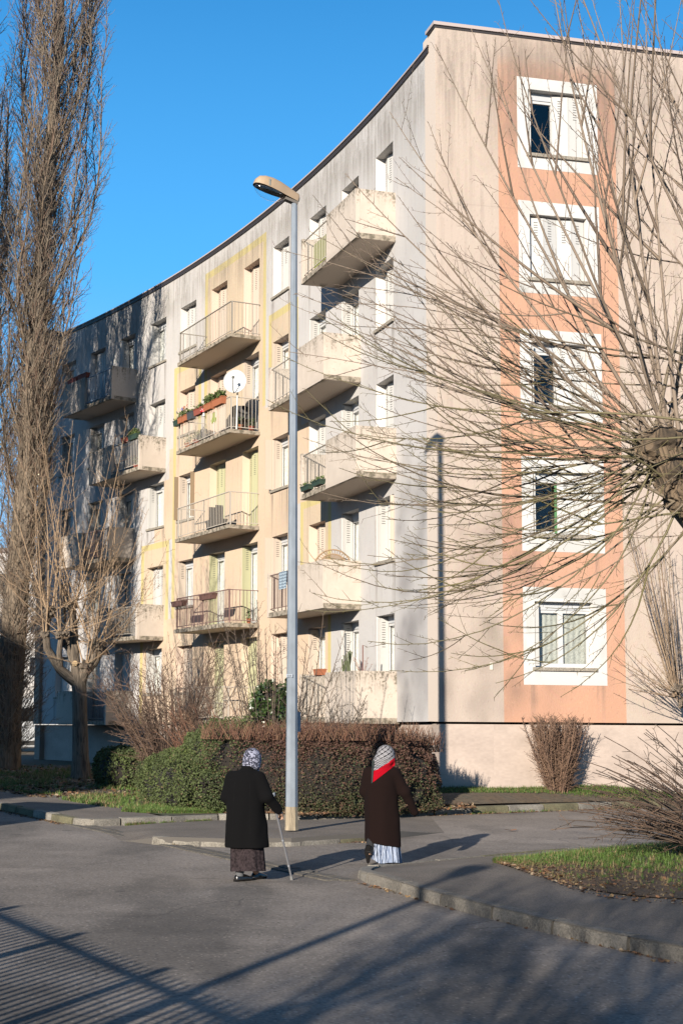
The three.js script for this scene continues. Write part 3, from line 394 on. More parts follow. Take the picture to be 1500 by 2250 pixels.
for (const o of holes) {
  const p0 = F(o.s0, o.y0), p1 = F(o.s1, o.y0), P = [(p0[0] + p1[0]) / 2, (p0[1] + p1[1]) / 2, (p0[2] + p1[2]) / 2], w = Math.hypot(p0[0] - p1[0], p0[2] - p1[2]), h = Y((o.s0 + o.s1) / 2, o.y1) - P[1], { i, f } = o;
  const c = { door: door(i, f), sill: !door(i, f), state: 'open', paint: 'white', reveal: 'white' };
  if (i === 4 || i === 5) { c.paint = f <= 2 ? 'green' : 'cream'; c.reveal = f <= 2 ? 'cream' : 'pink'; if (f === 4 || f === 2 || f === 0) c.state = 'closed'; if (f === 3) c.state = i === 4 ? 'open' : 'closed'; if (f === 3 && i === 4) c.paint = 'cream'; }
  else if (i === 3) { c.reveal = f === 4 ? 'white' : 'pink'; c.paint = f === 4 ? 'white' : 'cream'; c.state = f === 4 || f === 0 ? 'closed' : 'open'; if (f === 2 || f === 1) { c.flap = [-1]; c.flapPaint = 'cream'; } if (f === 3) c.paint = 'cream'; if (f === 3) { c.flap = [-0.55]; delete c.flap; } }
  else if (i === 6) { c.reveal = f === 4 ? 'white' : 'pink'; c.paint = f === 4 ? 'white' : 'cream'; c.state = f >= 3 || f === 0 ? 'closed' : 'open'; if (f === 2) { c.flap = [-1, 1]; c.flapPaint = 'tan'; c.reach = 0.15; } }
  else if (i === 0) { c.state = f === 0 ? 'open' : 'closed'; if (f === 1) { c.state = 'open'; c.flap = [1]; c.flapPaint = 'cream'; c.reach = 0.1; } if (f === 3) c.paint = 'white'; }
  else if (i === 1) { c.state = f === 4 || f === 3 ? (f === 4 ? 'closed' : 'open') : 'open'; }
  else if (i === 2) { c.reveal = f <= 1 ? 'pink' : 'white'; c.state = f === 3 || f === 0 ? 'open' : 'closed'; if (f <= 1) c.paint = 'cream'; }
  else { c.state = (i === 9 && f === 4) || ro() < 0.25 ? 'closed' : 'open'; c.reveal = f <= 1 && i === 7 ? 'cream' : 'white'; }
  if (f === 4 && (i === 7 || i === 8)) c.state = 'open';
  opening(P, turnOf(p0, p1), w, h, c);
}
// balconies: right end at s0; solid parts 'R' (right end), 'F' (front part), 'L' (left end)
const balconies = {};
function balcony(key, s0, s1, f, o) {
  const p0 = F(s0, SLAB[f]), p1 = F(s1, SLAB[f]), turn = turnOf(p0, p1), L = Math.hypot(p0[0] - p1[0], p0[2] - p1[2]), y = (p0[1] + p1[1]) / 2, root = new THREE.Group();
  root.name = 'balcony'; root.position.set((p0[0] + p1[0]) / 2, y, (p0[2] + p1[2]) / 2); root.rotation.y = turn; bld.add(root);
  const l = -L / 2, r = L / 2, D = 1.0, T = o.slab ?? 0.13, bm = balMats[o.mat ?? 0], zb = -0.06; balconies[key] = { root, l, r, D, T };
  const s = new G(); s.quad([l, 0, D], [r, 0, D], [r, T, D], [l, T, D]).quad([r, 0, D], [r, 0, zb], [r, T, zb], [r, T, D]).quad([l, 0, zb], [l, 0, D], [l, T, D], [l, T, zb]).quad([l, T, D], [r, T, D], [r, T, zb], [l, T, zb]); mesh('slab', s.build(), slabMat, root);
  mesh('soffit', new G().quad([l + 0.001, -0.001, zb], [r - 0.001, -0.001, zb], [r - 0.001, -0.001, D - 0.001], [l + 0.001, -0.001, D - 0.001], [[0, 1], [1, 1], [1, 0], [0, 0]]).build(), soffitMat, root);
  const th = 0.10, panel = (x0, x1, z0, z1, name = 'parapet') => { const g = new G(), b = 0.0; g.box(x0, T + b - (o.over ?? 0.125), z0, x1, HB, z1); const k = ro() * 2; for (let i = 0; i < g.u.length; i += 2) g.u[i] += k + (z1 - z0 > 0.5 ? 1 : 0); return mesh(name, g.build(), bm, root); };
  if (o.rail) {   // metal railing all round
    const H = 1.09, rb = 0.009, mt = o.railMat ?? railMat, post = new G(), zo = D - 0.06, xi = l + 0.06, xr = r - 0.06;
    post.box(xi, H - 0.012, zo - 0.02, xr, H + 0.012, zo + 0.02).box(xi - 0.02, H - 0.011, 0, xi + 0.02, H + 0.011, zo - 0.021).box(xr - 0.02, H - 0.011, 0, xr + 0.02, H + 0.011, zo - 0.021); mesh('handrail', post.build(), mt, root);
    const bot = new G(); bot.box(xi, T + 0.07, zo - 0.008, xr, T + 0.09, zo + 0.008).box(xi - 0.008, T + 0.07, 0, xi + 0.008, T + 0.09, zo).box(xr - 0.008, T + 0.07, 0, xr + 0.008, T + 0.09, zo); mesh('bottom_rail', bot.build(), mt, root);
    const bg = new THREE.BoxGeometry(0.0115, H - T - 0.08, 0.0115), n = Math.round((xr - xi) / 0.115), add = (x, z) => { const b = mesh('baluster', bg, mt, root); b.position.set(x, (H + T + 0.06) / 2, z); };
    for (let k = 0; k <= n; k++) add(lerp(xi, xr, k / n), zo); for (let k = 1; k < 8; k++) { add(xr, zo * k / 8); if (k % 2) add(xi, zo * k / 8); }
    const pg = new THREE.BoxGeometry(0.03, H - T, 0.03); for (const x of [xi, lerp(xi, xr, 0.5), xr]) { const b = mesh('post', pg, mt, root); b.position.set(x, (H + T) / 2, zo - 0.03); }
    return;
  }
  const gap = 1.8, Fx0 = o.mirror ? l : r - 2.0, Fx1 = o.mirror ? l + 1.85 : r;   // solid part of the front
  panel(r - th, r - 0.001, zb, D - th - 0.002); panel(l + 0.001, l + th, zb, D - th - 0.002); panel(Fx0, Fx1, D - th, D + 0.012);
  if (o.mirror) panel(r - th, r + 0.006, D - th, D + 0.012); else panel(l - 0.006, l + th, D - th, D + 0.012);
  const a = o.mirror ? Fx1 : l + th, b = o.mirror ? r - th : Fx0, mt = o.railMat ?? railMat, H = 1.14;
  mesh('handrail', new G().box(a, H - 0.015, D - 0.065, b, H + 0.01, D - 0.03).build(), mt, root); mesh('bottom_rail', new G().box(a, T + 0.09, D - 0.056, b, T + 0.11, D - 0.04).build(), mt, root);
  const bg = new THREE.BoxGeometry(0.014, H - T - 0.1, 0.014), n = Math.round((b - a) / 0.12); for (let k = 1; k < n; k++) { const q = mesh('baluster', bg, mt, root); q.position.set(lerp(a, b, k / n), (H + T + 0.1) / 2, D - 0.048); }
}
balcony('A5', 2.2, 6.1, 4, { mat: 0, railMat: railPale }); balcony('A3', 2.2, 6.1, 2, { mat: 1, railMat: railMat }); balcony('A1', 2.2, 6.1, 0, { mat: 4, railMat: railMat });
balcony('B4', 4.5, 8.5, 3, { mat: 1, railMat: railPale }); balcony('B2', 4.5, 8.5, 1, { mat: 2, railMat: railRust });
balcony('C5', 11.6, 15.75, 4, { rail: true, railMat: railMat, slab: 0.11 }); balcony('C4', 11.6, 15.75, 3, { rail: true, railMat: railPale, slab: 0.11 }); balcony('C3', 11.6, 15.75, 2, { rail: true, railMat: railPale, slab: 0.11 }); balcony('C2', 11.6, 15.75, 1, { rail: true, railMat: railBrown, slab: 0.12 }); balcony('C1', 11.6, 15.75, 0, { rail: true, railMat: railPale, slab: 0.12 });
balcony('D5', 21.2, 25.2, 4, { mat: 3, mirror: true, railMat: std(0.16, 0.22, 0.32, 0.6) }); balcony('D4', 18.78, 22.88, 3, { mat: 4, mirror: true, railMat: railPale }); balcony('D3', 21.2, 25.2, 2, { mat: 2, mirror: true, railMat: railBrown }); balcony('D2', 18.78, 22.88, 1, { mat: 4, mirror: true, railMat: railMat }); balcony('D1', 21.2, 25.2, 0, { mat: 3, mirror: true, railMat: railRust });

// end wall (gable): local x along the wall, z out of it
const gable = { p: [4.2347, 0, -30.0359], t: Math.atan2(0.22421, 0.97454) };
const gp = (x, y, z) => [gable.p[0] + 0.97454 * x + 0.22421 * z, y, gable.p[2] - 0.22421 * x + 0.97454 * z];
const GWIN = [2.95, 5.84, 8.7, 11.55, 14.4].map((y, f) => ({ y0: y, y1: [4.37, 7.22, 10.1, 13.0, 15.89][f], x0: 2.2, x1: 3.57, f }));
{
  const xs = [0, ...GWIN.slice(0, 1).flatMap((o) => [o.x0, o.x1]), GW], ys = [1.77, ...GWIN.flatMap((o) => [o.y0, o.y1]), 17.1].sort((a, b) => a - b), g = new G();
  for (let a = 0; a < xs.length - 1; a++) for (let b = 0; b < ys.length - 1; b++) {
    const xm = (xs[a] + xs[a + 1]) / 2, ym = (ys[b] + ys[b + 1]) / 2; if (GWIN.some((o) => xm > o.x0 && xm < o.x1 && ym > o.y0 && ym < o.y1)) continue;
    const uv = (x, y) => [x / GW, (y - 1.7) / 15.6]; g.quad(gp(xs[a], ys[b], 0), gp(xs[a + 1], ys[b], 0), gp(xs[a + 1], ys[b + 1], 0), gp(xs[a], ys[b + 1], 0), [uv(xs[a], ys[b]), uv(xs[a + 1], ys[b]), uv(xs[a + 1], ys[b + 1]), uv(xs[a], ys[b + 1])]);
  }
  const uvs = [[0, 0.005], [0.034, 0.005], [0.034, 0.985], [0, 0.985]];
  const bk = F(0.42, 1.77), bt = F(0.42, 17.1); bk[0] += 0; const c0 = gp(0, 1.77, 0), c1 = gp(0, 17.1, 0);
  mesh('end_wall_return', new G().quad([bk[0], 1.77, bk[2]], c0, c1, [bk[0], 17.1, bk[2]]).build(), std(0.70, 0.60, 0.52, 0.93, bump(plasterBump, 0.004)), bld); g.quad(gp(0, 1.77, 0), gp(0, 1.77, -0.3), gp(GW, 1.77, -0.3), gp(GW, 1.77, 0)); g.quad(gp(GW, 1.77, 0), gp(GW, 1.77, -0.4), gp(GW, 17.1, -0.4), gp(GW, 17.1, 0)); g.quad(gp(GW, 16.6, -0.42), gp(0, 16.6, -0.42), gp(0, 17.1, -0.42), gp(GW, 17.1, -0.42));
  mesh('end_wall', g.build(), gableMat, bld);
  const p = new G(), q = (x0, x1) => p.quad(gp(x0, -0.4, -0.05), gp(x1, -0.4, -0.05), gp(x1, 1.72, -0.05), gp(x0, 1.72, -0.05), [[x0 + 30, 0], [x1 + 30, 0], [x1 + 30, 2], [x0 + 30, 2]]); q(0.03, GW); const k0 = gp(0.03, 0, -0.05), kb = F(0.5, 0, -0.14); p.quad([kb[0], -0.4, kb[2]], [k0[0], -0.4, k0[2]], [k0[0], 1.72, k0[2]], [kb[0], 1.72, kb[2]]);
  p.quad(gp(0.03, 1.72, -0.05), gp(GW, 1.72, -0.05), gp(GW, 1.72, -0.3), gp(0.03, 1.72, -0.3)); mesh('plinth', p.build(), plinthMat, bld);
  const bar = (name, x0, x1, y0, y1, z0, z1, m) => { const b = mesh(name, new G().box(x0, y0, z0, x1, y1, z1).build(), m, bld); b.position.set(gable.p[0], 0, gable.p[2]); b.rotation.y = gable.t; return b; };
  bar('drip_edge', -0.02, GW, 17.065, 17.12, -0.44, 0.012, zinc); bar('parapet_capping', -0.045, GW, 17.122, 17.2, -0.5, 0.045, capMat);
  bar('dark_backing', 0.3, GW - 0.3, 1.75, 16.6, -1.4, -1.3, darkRoom); bar('end_wall', GW, GW + 0.2, -0.4, 16.6, -11, -0.41, plinthMat);
  // white painted surrounds, a hair proud of the render
  for (const o of GWIN) {
    const X0 = 1.93, X1 = 3.88, Yb = [2.57, 5.46, 8.36, 11.2, 14.05][o.f], Yt = [4.68, 7.54, 10.38, 13.3, 16.16][o.f], z = 0.004, s = new G();
    s.box(X0, Yb, 0.0, o.x0, Yt, z).box(o.x1, Yb, 0.0, X1, Yt, z).box(o.x0, Yb, 0.0, o.x1, o.y0, z).box(o.x0, o.y1, 0.0, o.x1, Yt, z);
    const b = mesh('window_surround', s.build(), surroundMat(o.f), bld); b.position.set(...gp(0, 0, 0.0006)); b.rotation.y = gable.t;
    const st = ['curtains', 'dark', 'halfdark', 'closed', 'half'][o.f], w = o.x1 - o.x0, P = gp((o.x0 + o.x1) / 2, o.y0, 0.004);
    opening(P, gable.t, w, o.y1 - o.y0, { depth: 0.27, zl: -0.13, strip: st === 'dark', sill: true, state: st === 'closed' ? 'closed' : st === 'curtains' ? 'open' : 'half', curtain: st !== 'dark' && st !== 'halfdark' && st !== 'half', curtainMat: greyLace, leaves: 4 });
  }
  mesh('patch', new G().box(0, 0, 0, 0.07, 0.15, 0.006).build(), std(0.6, 0.58, 0.5), bld).position.set(...gp(1.15, 2.88, 0.001));
  const st = mesh('sticker', new G().box(0, 0, 0, 0.055, 0.1, 0.004).build(), std(0.6, 0.47, 0.02), bld), fp = F(1.55, 2.35, 0.001); st.position.set(...fp); st.rotation.y = turnOf(F(1.5, 2), F(1.6, 2));
}
function surroundMat(f) { const R = rng(300 + f); const t = texture(128, 128, (u, v) => { const n = fbm(u * 4, v * 4, 4, 0, 400 + f), d = smooth(0.25, 0, v) * 0.3 * n + 0.12 * smooth(0.5, 0.75, n); return [0.92 - d, 0.92 - d, 0.91 - d * 1.05]; }); t.repeat.set(0.5, 0.45); return std(0.70, 0.69, 0.68, 0.85, { map: t }); }
// left end: slab wall, seen edge on
{
  const g = new G(), p = (o, y, s) => F(s, y, o), a = FL, b = FL + 0.42;
  const face = (s, o0, o1, y0, y1, flip) => flip ? g.quad(p(o1, y0, s), p(o0, y0, s), p(o0, y1, s), p(o1, y1, s)) : g.quad(p(o0, y0, s), p(o1, y0, s), p(o1, y1, s), p(o0, y1, s));
  g.quad(p(0.14, 1.77, b), p(0.14, 1.77, a), p(0.14, 17.2, a), p(0.14, 17.2, b)); face(a, 0.14, -0.3, 1.77, 17.2); face(b, 0.14, -11.5, 1.77, 17.2, true); g.quad(p(0.14, 17.2, b), p(0.14, 17.2, a), p(-11.5, 17.2, a), p(-11.5, 17.2, b));
  g.quad(p(0.06, -0.4, b), p(0.06, -0.4, a), p(0.06, 1.74, a), p(0.06, 1.74, b)); face(a, 0.06, -0.3, -0.4, 1.74); face(b, 0.06, -11.5, -0.4, 1.74, true);
  mesh('end_wall', g.build(), std(0.47, 0.38, 0.31, 0.95, { map: plinthTex }), bld);
}
// small cellar window in the plinth
{ const p0 = F(21.6, 0.35, -0.13), p1 = F(22.3, 0.35, -0.13), t = turnOf(p0, p1), m = mesh('cellar_window', new G().box(-0.35, 0, 0, 0.35, 0.06, 0.05).box(-0.35, 0.85, 0, 0.35, 0.91, 0.05).box(-0.35, 0.06, 0, -0.28, 0.85, 0.05).box(0.28, 0.06, 0, 0.35, 0.85, 0.05).build(), std(0.3, 0.32, 0.34), bld); m.position.set((p0[0] + p1[0]) / 2, p0[1], (p0[2] + p1[2]) / 2); m.rotation.y = t; mesh('pane', new G().box(-0.28, 0.06, 0.002, 0.28, 0.85, 0.012).build(), std(0.03, 0.035, 0.04, 0.2), m); }

// ---------------------------------------------------------------- street lamp
{
  const lamp = tag(base('street_lamp', 0.85, 0.118, -22.38), 'tall grey blue street lamp post with tan cobra head on the pavement', 'street lamp');
  const poleTex = texture(64, 512, (u, v, x, y) => { const n = fbm(u * 6, v * 60, 3, 0, 201), k = fbm(u * 3, v * 12, 3, 0, 202); const g = 0.86 + 0.3 * (n - 0.5) + 0.2 * (k - 0.5); return [g, g, g]; });
  const oct = (pts, rad) => { const g = new G(); for (let k = 0; k < pts.length - 1; k++) for (let s = 0; s < 8; s++) { const a = (s + 0.3) / 8 * 2 * Math.PI, b = (s + 1.3) / 8 * 2 * Math.PI, q = (an, i) => [Math.cos(an) * rad[i], pts[i], Math.sin(an) * rad[i]]; g.quad(q(b, k), q(a, k), q(a, k + 1), q(b, k + 1), [[(s + 1) / 8, pts[k] / 10], [s / 8, pts[k] / 10], [s / 8, pts[k + 1] / 10], [(s + 1) / 8, pts[k + 1] / 10]]); } return g.build(); };
  mesh('pole', oct([0.36, 3, 7, 10.07], [0.0985, 0.083, 0.063, 0.048]), std(0.29, 0.335, 0.39, 0.5, { map: poleTex, metalness: 0.15 }), lamp);
  mesh('pole_foot', oct([0, 0.06, 0.361], [0.112, 0.103, 0.101]), std(0.50, 0.43, 0.33, 0.8, { map: stoneTex }), lamp);
  // head: shell, lip, bowl and reflector, leaning up and away from the pole
  const head = new THREE.Group(); head.name = 'lantern'; head.position.set(0, 10.07, 0); head.rotation.set(0, 0.35, 0); head.scale.setScalar(0.9); lamp.add(head);
  const sec = [[0.08, 0.035, 0.09], [0.05, 0.062, 0.15], [-0.05, 0.078, 0.17], [-0.2, 0.10, 0.20], [-0.36, 0.135, 0.225], [-0.52, 0.155, 0.23], [-0.66, 0.15, 0.21], [-0.76, 0.12, 0.17], [-0.81, 0.07, 0.10], [-0.825, 0.0, 0.0]];
  const tilt = 0.27, place = (x, y, z) => [x * Math.cos(tilt) + y * Math.sin(tilt), -x * Math.sin(tilt) + y * Math.cos(tilt) + 0.05, z];
  mesh('shell', sheet((u, v) => { const k = v * (sec.length - 1), i = Math.min(sec.length - 2, Math.floor(k)), f = k - i, x = lerp(sec[i][0], sec[i + 1][0], f), w = lerp(sec[i][1], sec[i + 1][1], f), h = lerp(sec[i][2], sec[i + 1][2], f), a = Math.PI * u, sq = (t) => Math.sign(t) * Math.pow(Math.abs(t), 0.7); return place(x, sq(Math.sin(a)) * h, -sq(Math.cos(a)) * w); }, 18, 27), std(0.46, 0.33, 0.21, 0.45, { side: THREE.DoubleSide }), head);
  mesh('reflector', sheet((u, v) => { const a = u * 2 * Math.PI, r = v; return place(-0.5 + Math.cos(a) * 0.30 * r, -0.005 + 0.03 * (1 - r * r), Math.sin(a) * 0.14 * r); }, 28, 6), std(0.08, 0.08, 0.085, 0.3, { metalness: 0.6, side: THREE.DoubleSide }), head);
  mesh('spigot', (() => { const g = new G(); const b = [[-0.2, -0.05], [0.1, 0.05]]; g.box(-0.19, -0.055, -0.055, 0.06, 0.0, 0.055); for (let i = 0; i < g.p.length; i += 3) { const q = place(g.p[i], g.p[i + 1], g.p[i + 2]); g.p[i] = q[0]; g.p[i + 1] = q[1]; g.p[i + 2] = q[2]; } const k = g.build(); k.computeVertexNormals(); return k; })(), std(0.16, 0.14, 0.12, 0.7), head);
  mesh('bowl', sheet((u, v) => { const a = u * 2 * Math.PI, r = Math.sin(v * Math.PI / 2), d = Math.cos(v * Math.PI / 2); return place(-0.5 + Math.cos(a) * 0.295 * r, -0.008 - 0.175 * d, Math.sin(a) * 0.138 * r); }, 28, 10), new THREE.MeshPhysicalMaterial({ color: 0xffffff, transmission: 1, thickness: 0, roughness: 0.06, ior: 1.5, side: THREE.DoubleSide }), head);
  mesh('clip', new G().box(-0.02, 0, 0, 0.015, 0.12, 0.012).build(), std(0.5, 0.45, 0.35, 0.4, { metalness: 0.5 }), head).position.set(...place(-0.56, 0.02, 0.148));
  const num = canvasTex(128, 64, (g, w, h) => { g.fillStyle = '#8f9aa8'; g.fillRect(0, 0, w, h); g.fillStyle = '#14181c'; g.font = 'bold 52px sans-serif'; g.textAlign = 'center'; g.textBaseline = 'middle'; g.fillText('034', w / 2, h / 2 + 3); });
  mesh('number', new G().box(-0.055, 0, 0, 0.055, 0.05, 0.003).build(), new THREE.MeshStandardMaterial({ color: rgbK(1, 1, 1), map: num, roughness: 0.6 }), lamp).position.set(-0.045, 2.37, 0.0815);
  lamp.children[lamp.children.length - 1].rotation.y = -0.42;
  { const g = lamp.children[lamp.children.length - 1].geometry.attributes.uv; for (let i = 0; i < g.count; i++) { const x = lamp.children[lamp.children.length - 1].geometry.attributes.position.getX(i), y = lamp.children[lamp.children.length - 1].geometry.attributes.position.getY(i); g.setXY(i, (x + 0.055) / 0.11, y / 0.05); } }
  mesh('plate', new G().box(0.06, 1.52, -0.115, 0.14, 1.83, -0.105).build(), std(0.52, 0.52, 0.56, 0.6), lamp);
  mesh('plate_bracket', new G().box(0.02, 1.62, -0.104, 0.1, 1.65, -0.09).box(0.02, 1.72, -0.104, 0.1, 1.75, -0.09).build(), std(0.3, 0.32, 0.34, 0.5), lamp);
}

// ---------------------------------------------------------------- trees and shrubs
const barkTex = texture(256, 512, (u, v, x, y) => { const r = fbm(u * 16, v * 7, 4, 0, 301), f = Math.abs(fbm(u * 20, v * 5, 3, 0, 305) - 0.5) * 2, k = hash(x, y, 307); const g = 0.5 + 0.5 * r - 0.45 * smooth(0.25, 0.0, f) + 0.1 * (k - 0.5); return [g, g * 0.92, g * 0.82]; });
const barkBump = texture(256, 512, (u, v) => { const g = 0.4 + 0.6 * smooth(0, 0.3, Math.abs(fbm(u * 20, v * 5, 3, 0, 305) - 0.5) * 2); return [g, g, g]; }, false); barkTex.repeat.set(0.8, 0.4); barkBump.repeat.set(0.8, 0.4);
const bark = (r, g, b) => std(r, g, b, 0.95, { map: barkTex, bumpMap: barkBump, bumpScale: 0.02 });
const twigMat = new THREE.MeshStandardMaterial({ color: rgbK(1, 1, 1), vertexColors: true, roughness: 0.85 });
const nrm = (a) => { const l = Math.hypot(...a) || 1; return [a[0] / l, a[1] / l, a[2] / l]; };
// grows a curved stem: dir bends by 'bend' (added per metre) and wanders; returns its points
function stem(p, dir, len, n, R, bend = [0, 0, 0], wander = 0.05, bend2 = bend) {
  const pts = [p.slice()]; let d = nrm(dir), q = p.slice(); const st = len / n;
  for (let k = 0; k < n; k++) { const t = k / n; for (let c = 0; c < 3; c++) d[c] += lerp(bend[c], bend2[c], t) * st + (R() - 0.5) * wander; d = nrm(d); q = [q[0] + d[0] * st, q[1] + d[1] * st, q[2] + d[2] * st]; pts.push(q); }
  return pts;
}
const taper = (n, r0, r1, e = 1) => Array.from({ length: n + 1 }, (_, k) => lerp(r0, r1, Math.pow(k / n, e)));
const at = (pts, t) => { const f = clamp(t) * (pts.length - 1), i = Math.min(pts.length - 2, Math.floor(f)), e = f - i, a = pts[i], b = pts[i + 1]; return { p: [lerp(a[0], b[0], e), lerp(a[1], b[1], e), lerp(a[2], b[2], e)], d: nrm([b[0] - a[0], b[1] - a[1], b[2] - a[2]]) }; };
const sideDir = (d, ang, R) => { const r = nrm([R() - 0.5, R() - 0.5, R() - 0.5]), k = d[0] * r[0] + d[1] * r[1] + d[2] * r[2], s = nrm([r[0] - k * d[0], r[1] - k * d[1], r[2] - k * d[2]]), c = Math.cos(ang), q = Math.sin(ang); return [d[0] * c + s[0] * q, d[1] * c + s[1] * q, d[2] * c + s[2] * q]; };
const pick = (R, cols) => { const c = cols[Math.floor(R() * cols.length)], k = 0.8 + 0.4 * R(); return c.map((v) => v * k); };
const tree = (name, x, y, z, label, category, group) => tag(base(name, x, y, z), label, category, group);

function poplar(x, z, h, tr, cr, seed, label, o = {}) {
  const R = rng(seed), root = tree('poplar_tree', x, o.y ?? 0.08, z, label, 'tree'), T = [], TR = [], lean = o.lean ?? [0, 0];
  for (let k = 0; k <= 16; k++) { const t = k / 16; T.push([lean[0] * t + (R() - 0.5) * 0.12 * (k > 0), t * h * 0.94 - (k === 0 ? 0.3 : 0), lean[1] * t + (R() - 0.5) * 0.12 * (k > 0)]); TR.push(tr * (k === 0 ? 1.25 : Math.pow(1 - t * 0.96, 0.85))); }
  mesh('trunk', new G().tube(T, TR, 12, false, 2).build(), o.bark ?? bark(0.30, 0.25, 0.20), root);
  const cols = [[0.27, 0.215, 0.165], [0.21, 0.17, 0.13], [0.31, 0.245, 0.175], [0.20, 0.125, 0.09]], g = new G(true), N = o.limbs ?? 70;
  const prof = (y) => { const q = [[0, 0.3], [5, 0.55], [10, 0.95], [15, 1.55], [20, 2.0], [24, 1.9], [28, 1.35], [34, 0.4]]; let i = 0; while (i < q.length - 2 && y > q[i + 1][0]) i++; return (cr / 2) * lerp(q[i][1], q[i + 1][1], clamp((y - q[i][0]) / (q[i + 1][0] - q[i][0]))); };
  const small = (pts, len, step, l0, l1, ang) => { const n = Math.floor(len / step); for (let k = 0; k < n; k++) { const a = at(pts, (k + 0.3 + 0.6 * R()) / n), d = sideDir(a.d, ang * (0.6 + 0.7 * R()), R), l = lerp(l0, l1, R()), p1 = [a.p[0] + d[0] * l * 0.5, a.p[1] + d[1] * l * 0.5, a.p[2] + d[2] * l * 0.5]; d[1] += 0.5; const e = nrm(d); g.col = pick(R, cols); g.tube([a.p, p1, [p1[0] + e[0] * l * 0.5, p1[1] + e[1] * l * 0.5, p1[2] + e[2] * l * 0.5]], [0.0068, 0.006, 0.0035], 3, false); } };
  const second = (a, len, out) => { const d = sideDir(a.d, 0.35 + 0.45 * R(), R); const pts = stem(a.p, d, len, 4, R, [0, 0.6, 0], 0.1); g.col = pick(R, cols); g.tube(pts, [0.014, 0.0125, 0.0105, 0.0085, 0.005], 3, false); small(pts, len, 0.13, 0.10, 0.45, 0.8); };
  const bm = bark(0.26, 0.21, 0.165);
  for (let k = 0; k < N; k++) {
    const t0 = lerp(o.low ?? 0.1, 0.74, Math.pow((k + R()) / N, 0.85)), a = at(T, t0), az = k * 2.399 + R(), f = 0.25 + 0.8 * Math.sqrt(R()), y0 = a.p[1], len = Math.min(h * 0.97 - y0, 6 + 6.5 * R()), n = 10, pts = [], r0 = 0.03 + 0.05 * (1 - t0) * R(), wob = R() * 6;
    for (let j = 0; j <= n; j++) { const y = y0 + len * j / n, g2 = smooth(0, 1, clamp(j / 5)), rr = f * prof(y) * g2 * (1 - 0.12 * j / n), q = at(T, clamp(y / (h * 0.94))).p; pts.push([q[0] + Math.cos(az + 0.1 * Math.sin(j + wob)) * rr + (R() - 0.5) * 0.1, y, q[2] + Math.sin(az + 0.1 * Math.sin(j + wob)) * rr + (R() - 0.5) * 0.1]); }
    mesh('limb', new G().tube(pts, taper(n, r0, 0.009, 0.8), 5, false).build(), bm, root);
    const m = Math.floor(len / 0.165); for (let j = 0; j < m; j++) { const t = (j + R()) / m; if (t < 0.06) continue; second(at(pts, t), lerp(1.5, 0.45, t) * (0.5 + 0.8 * R())); }
  }
  for (let k = 0; k < (o.low2 ?? 260); k++) { const t = 0.02 + 0.2 * R(), a = at(T, t), az = R() * 6.283, rr = TR[Math.floor(t * 16)] * 0.9, len = 0.4 + 1.1 * R(), p = [a.p[0] + Math.cos(az) * rr, a.p[1], a.p[2] + Math.sin(az) * rr], pts = stem(p, [Math.cos(az), 0.3 + R(), Math.sin(az)], len, 4, R, [0, 0.5, 0], 0.25); g.col = pick(R, cols); g.tube(pts, [0.014, 0.012, 0.01, 0.008, 0.005], 3, false); small(pts, len, 0.09, 0.1, 0.45, 1.0); }
  const E = o.sprouts ?? 420; for (let k = 0; k < E; k++) { const t = lerp(0.025, o.sproutTop ?? 0.62, Math.pow(R(), 1.1)), a = at(T, t), az = R() * 6.283, rr = TR[Math.floor(t * 16)] * 0.8, len = 0.5 + 1.9 * R() * R(), p = [a.p[0] + Math.cos(az) * rr, a.p[1], a.p[2] + Math.sin(az) * rr], pts = stem(p, [Math.cos(az), 0.5 + 1.2 * R(), Math.sin(az)], len, 4, R, [0, 0.7, 0], 0.16); g.col = pick(R, cols); g.tube(pts, [0.012, 0.0105, 0.009, 0.0075, 0.0045], 3, false); small(pts, len, 0.16, 0.1, 0.45, 0.9); }
  mesh('twigs', g.build(), twigMat, root, true);
  return root;
}
poplar(-7.3, -44.6, 33, 0.46, 2.0, 901, 'tall bare poplar with twiggy trunk at the left edge before the building end', { lean: [1.6, 0], sprouts: 800, limbs: 62 });
poplar(-10.0, -42.4, 31, 0.42, 2.0, 902, 'bare poplar mostly cut off by the left edge of the picture', { lean: [0.5, 0], sprouts: 500, limbs: 60 });
poplar(-9.6, -49.5, 25, 0.42, 3.2, 903, 'bare poplar standing behind the big poplar at the left edge', { sprouts: 300, limbs: 64 });

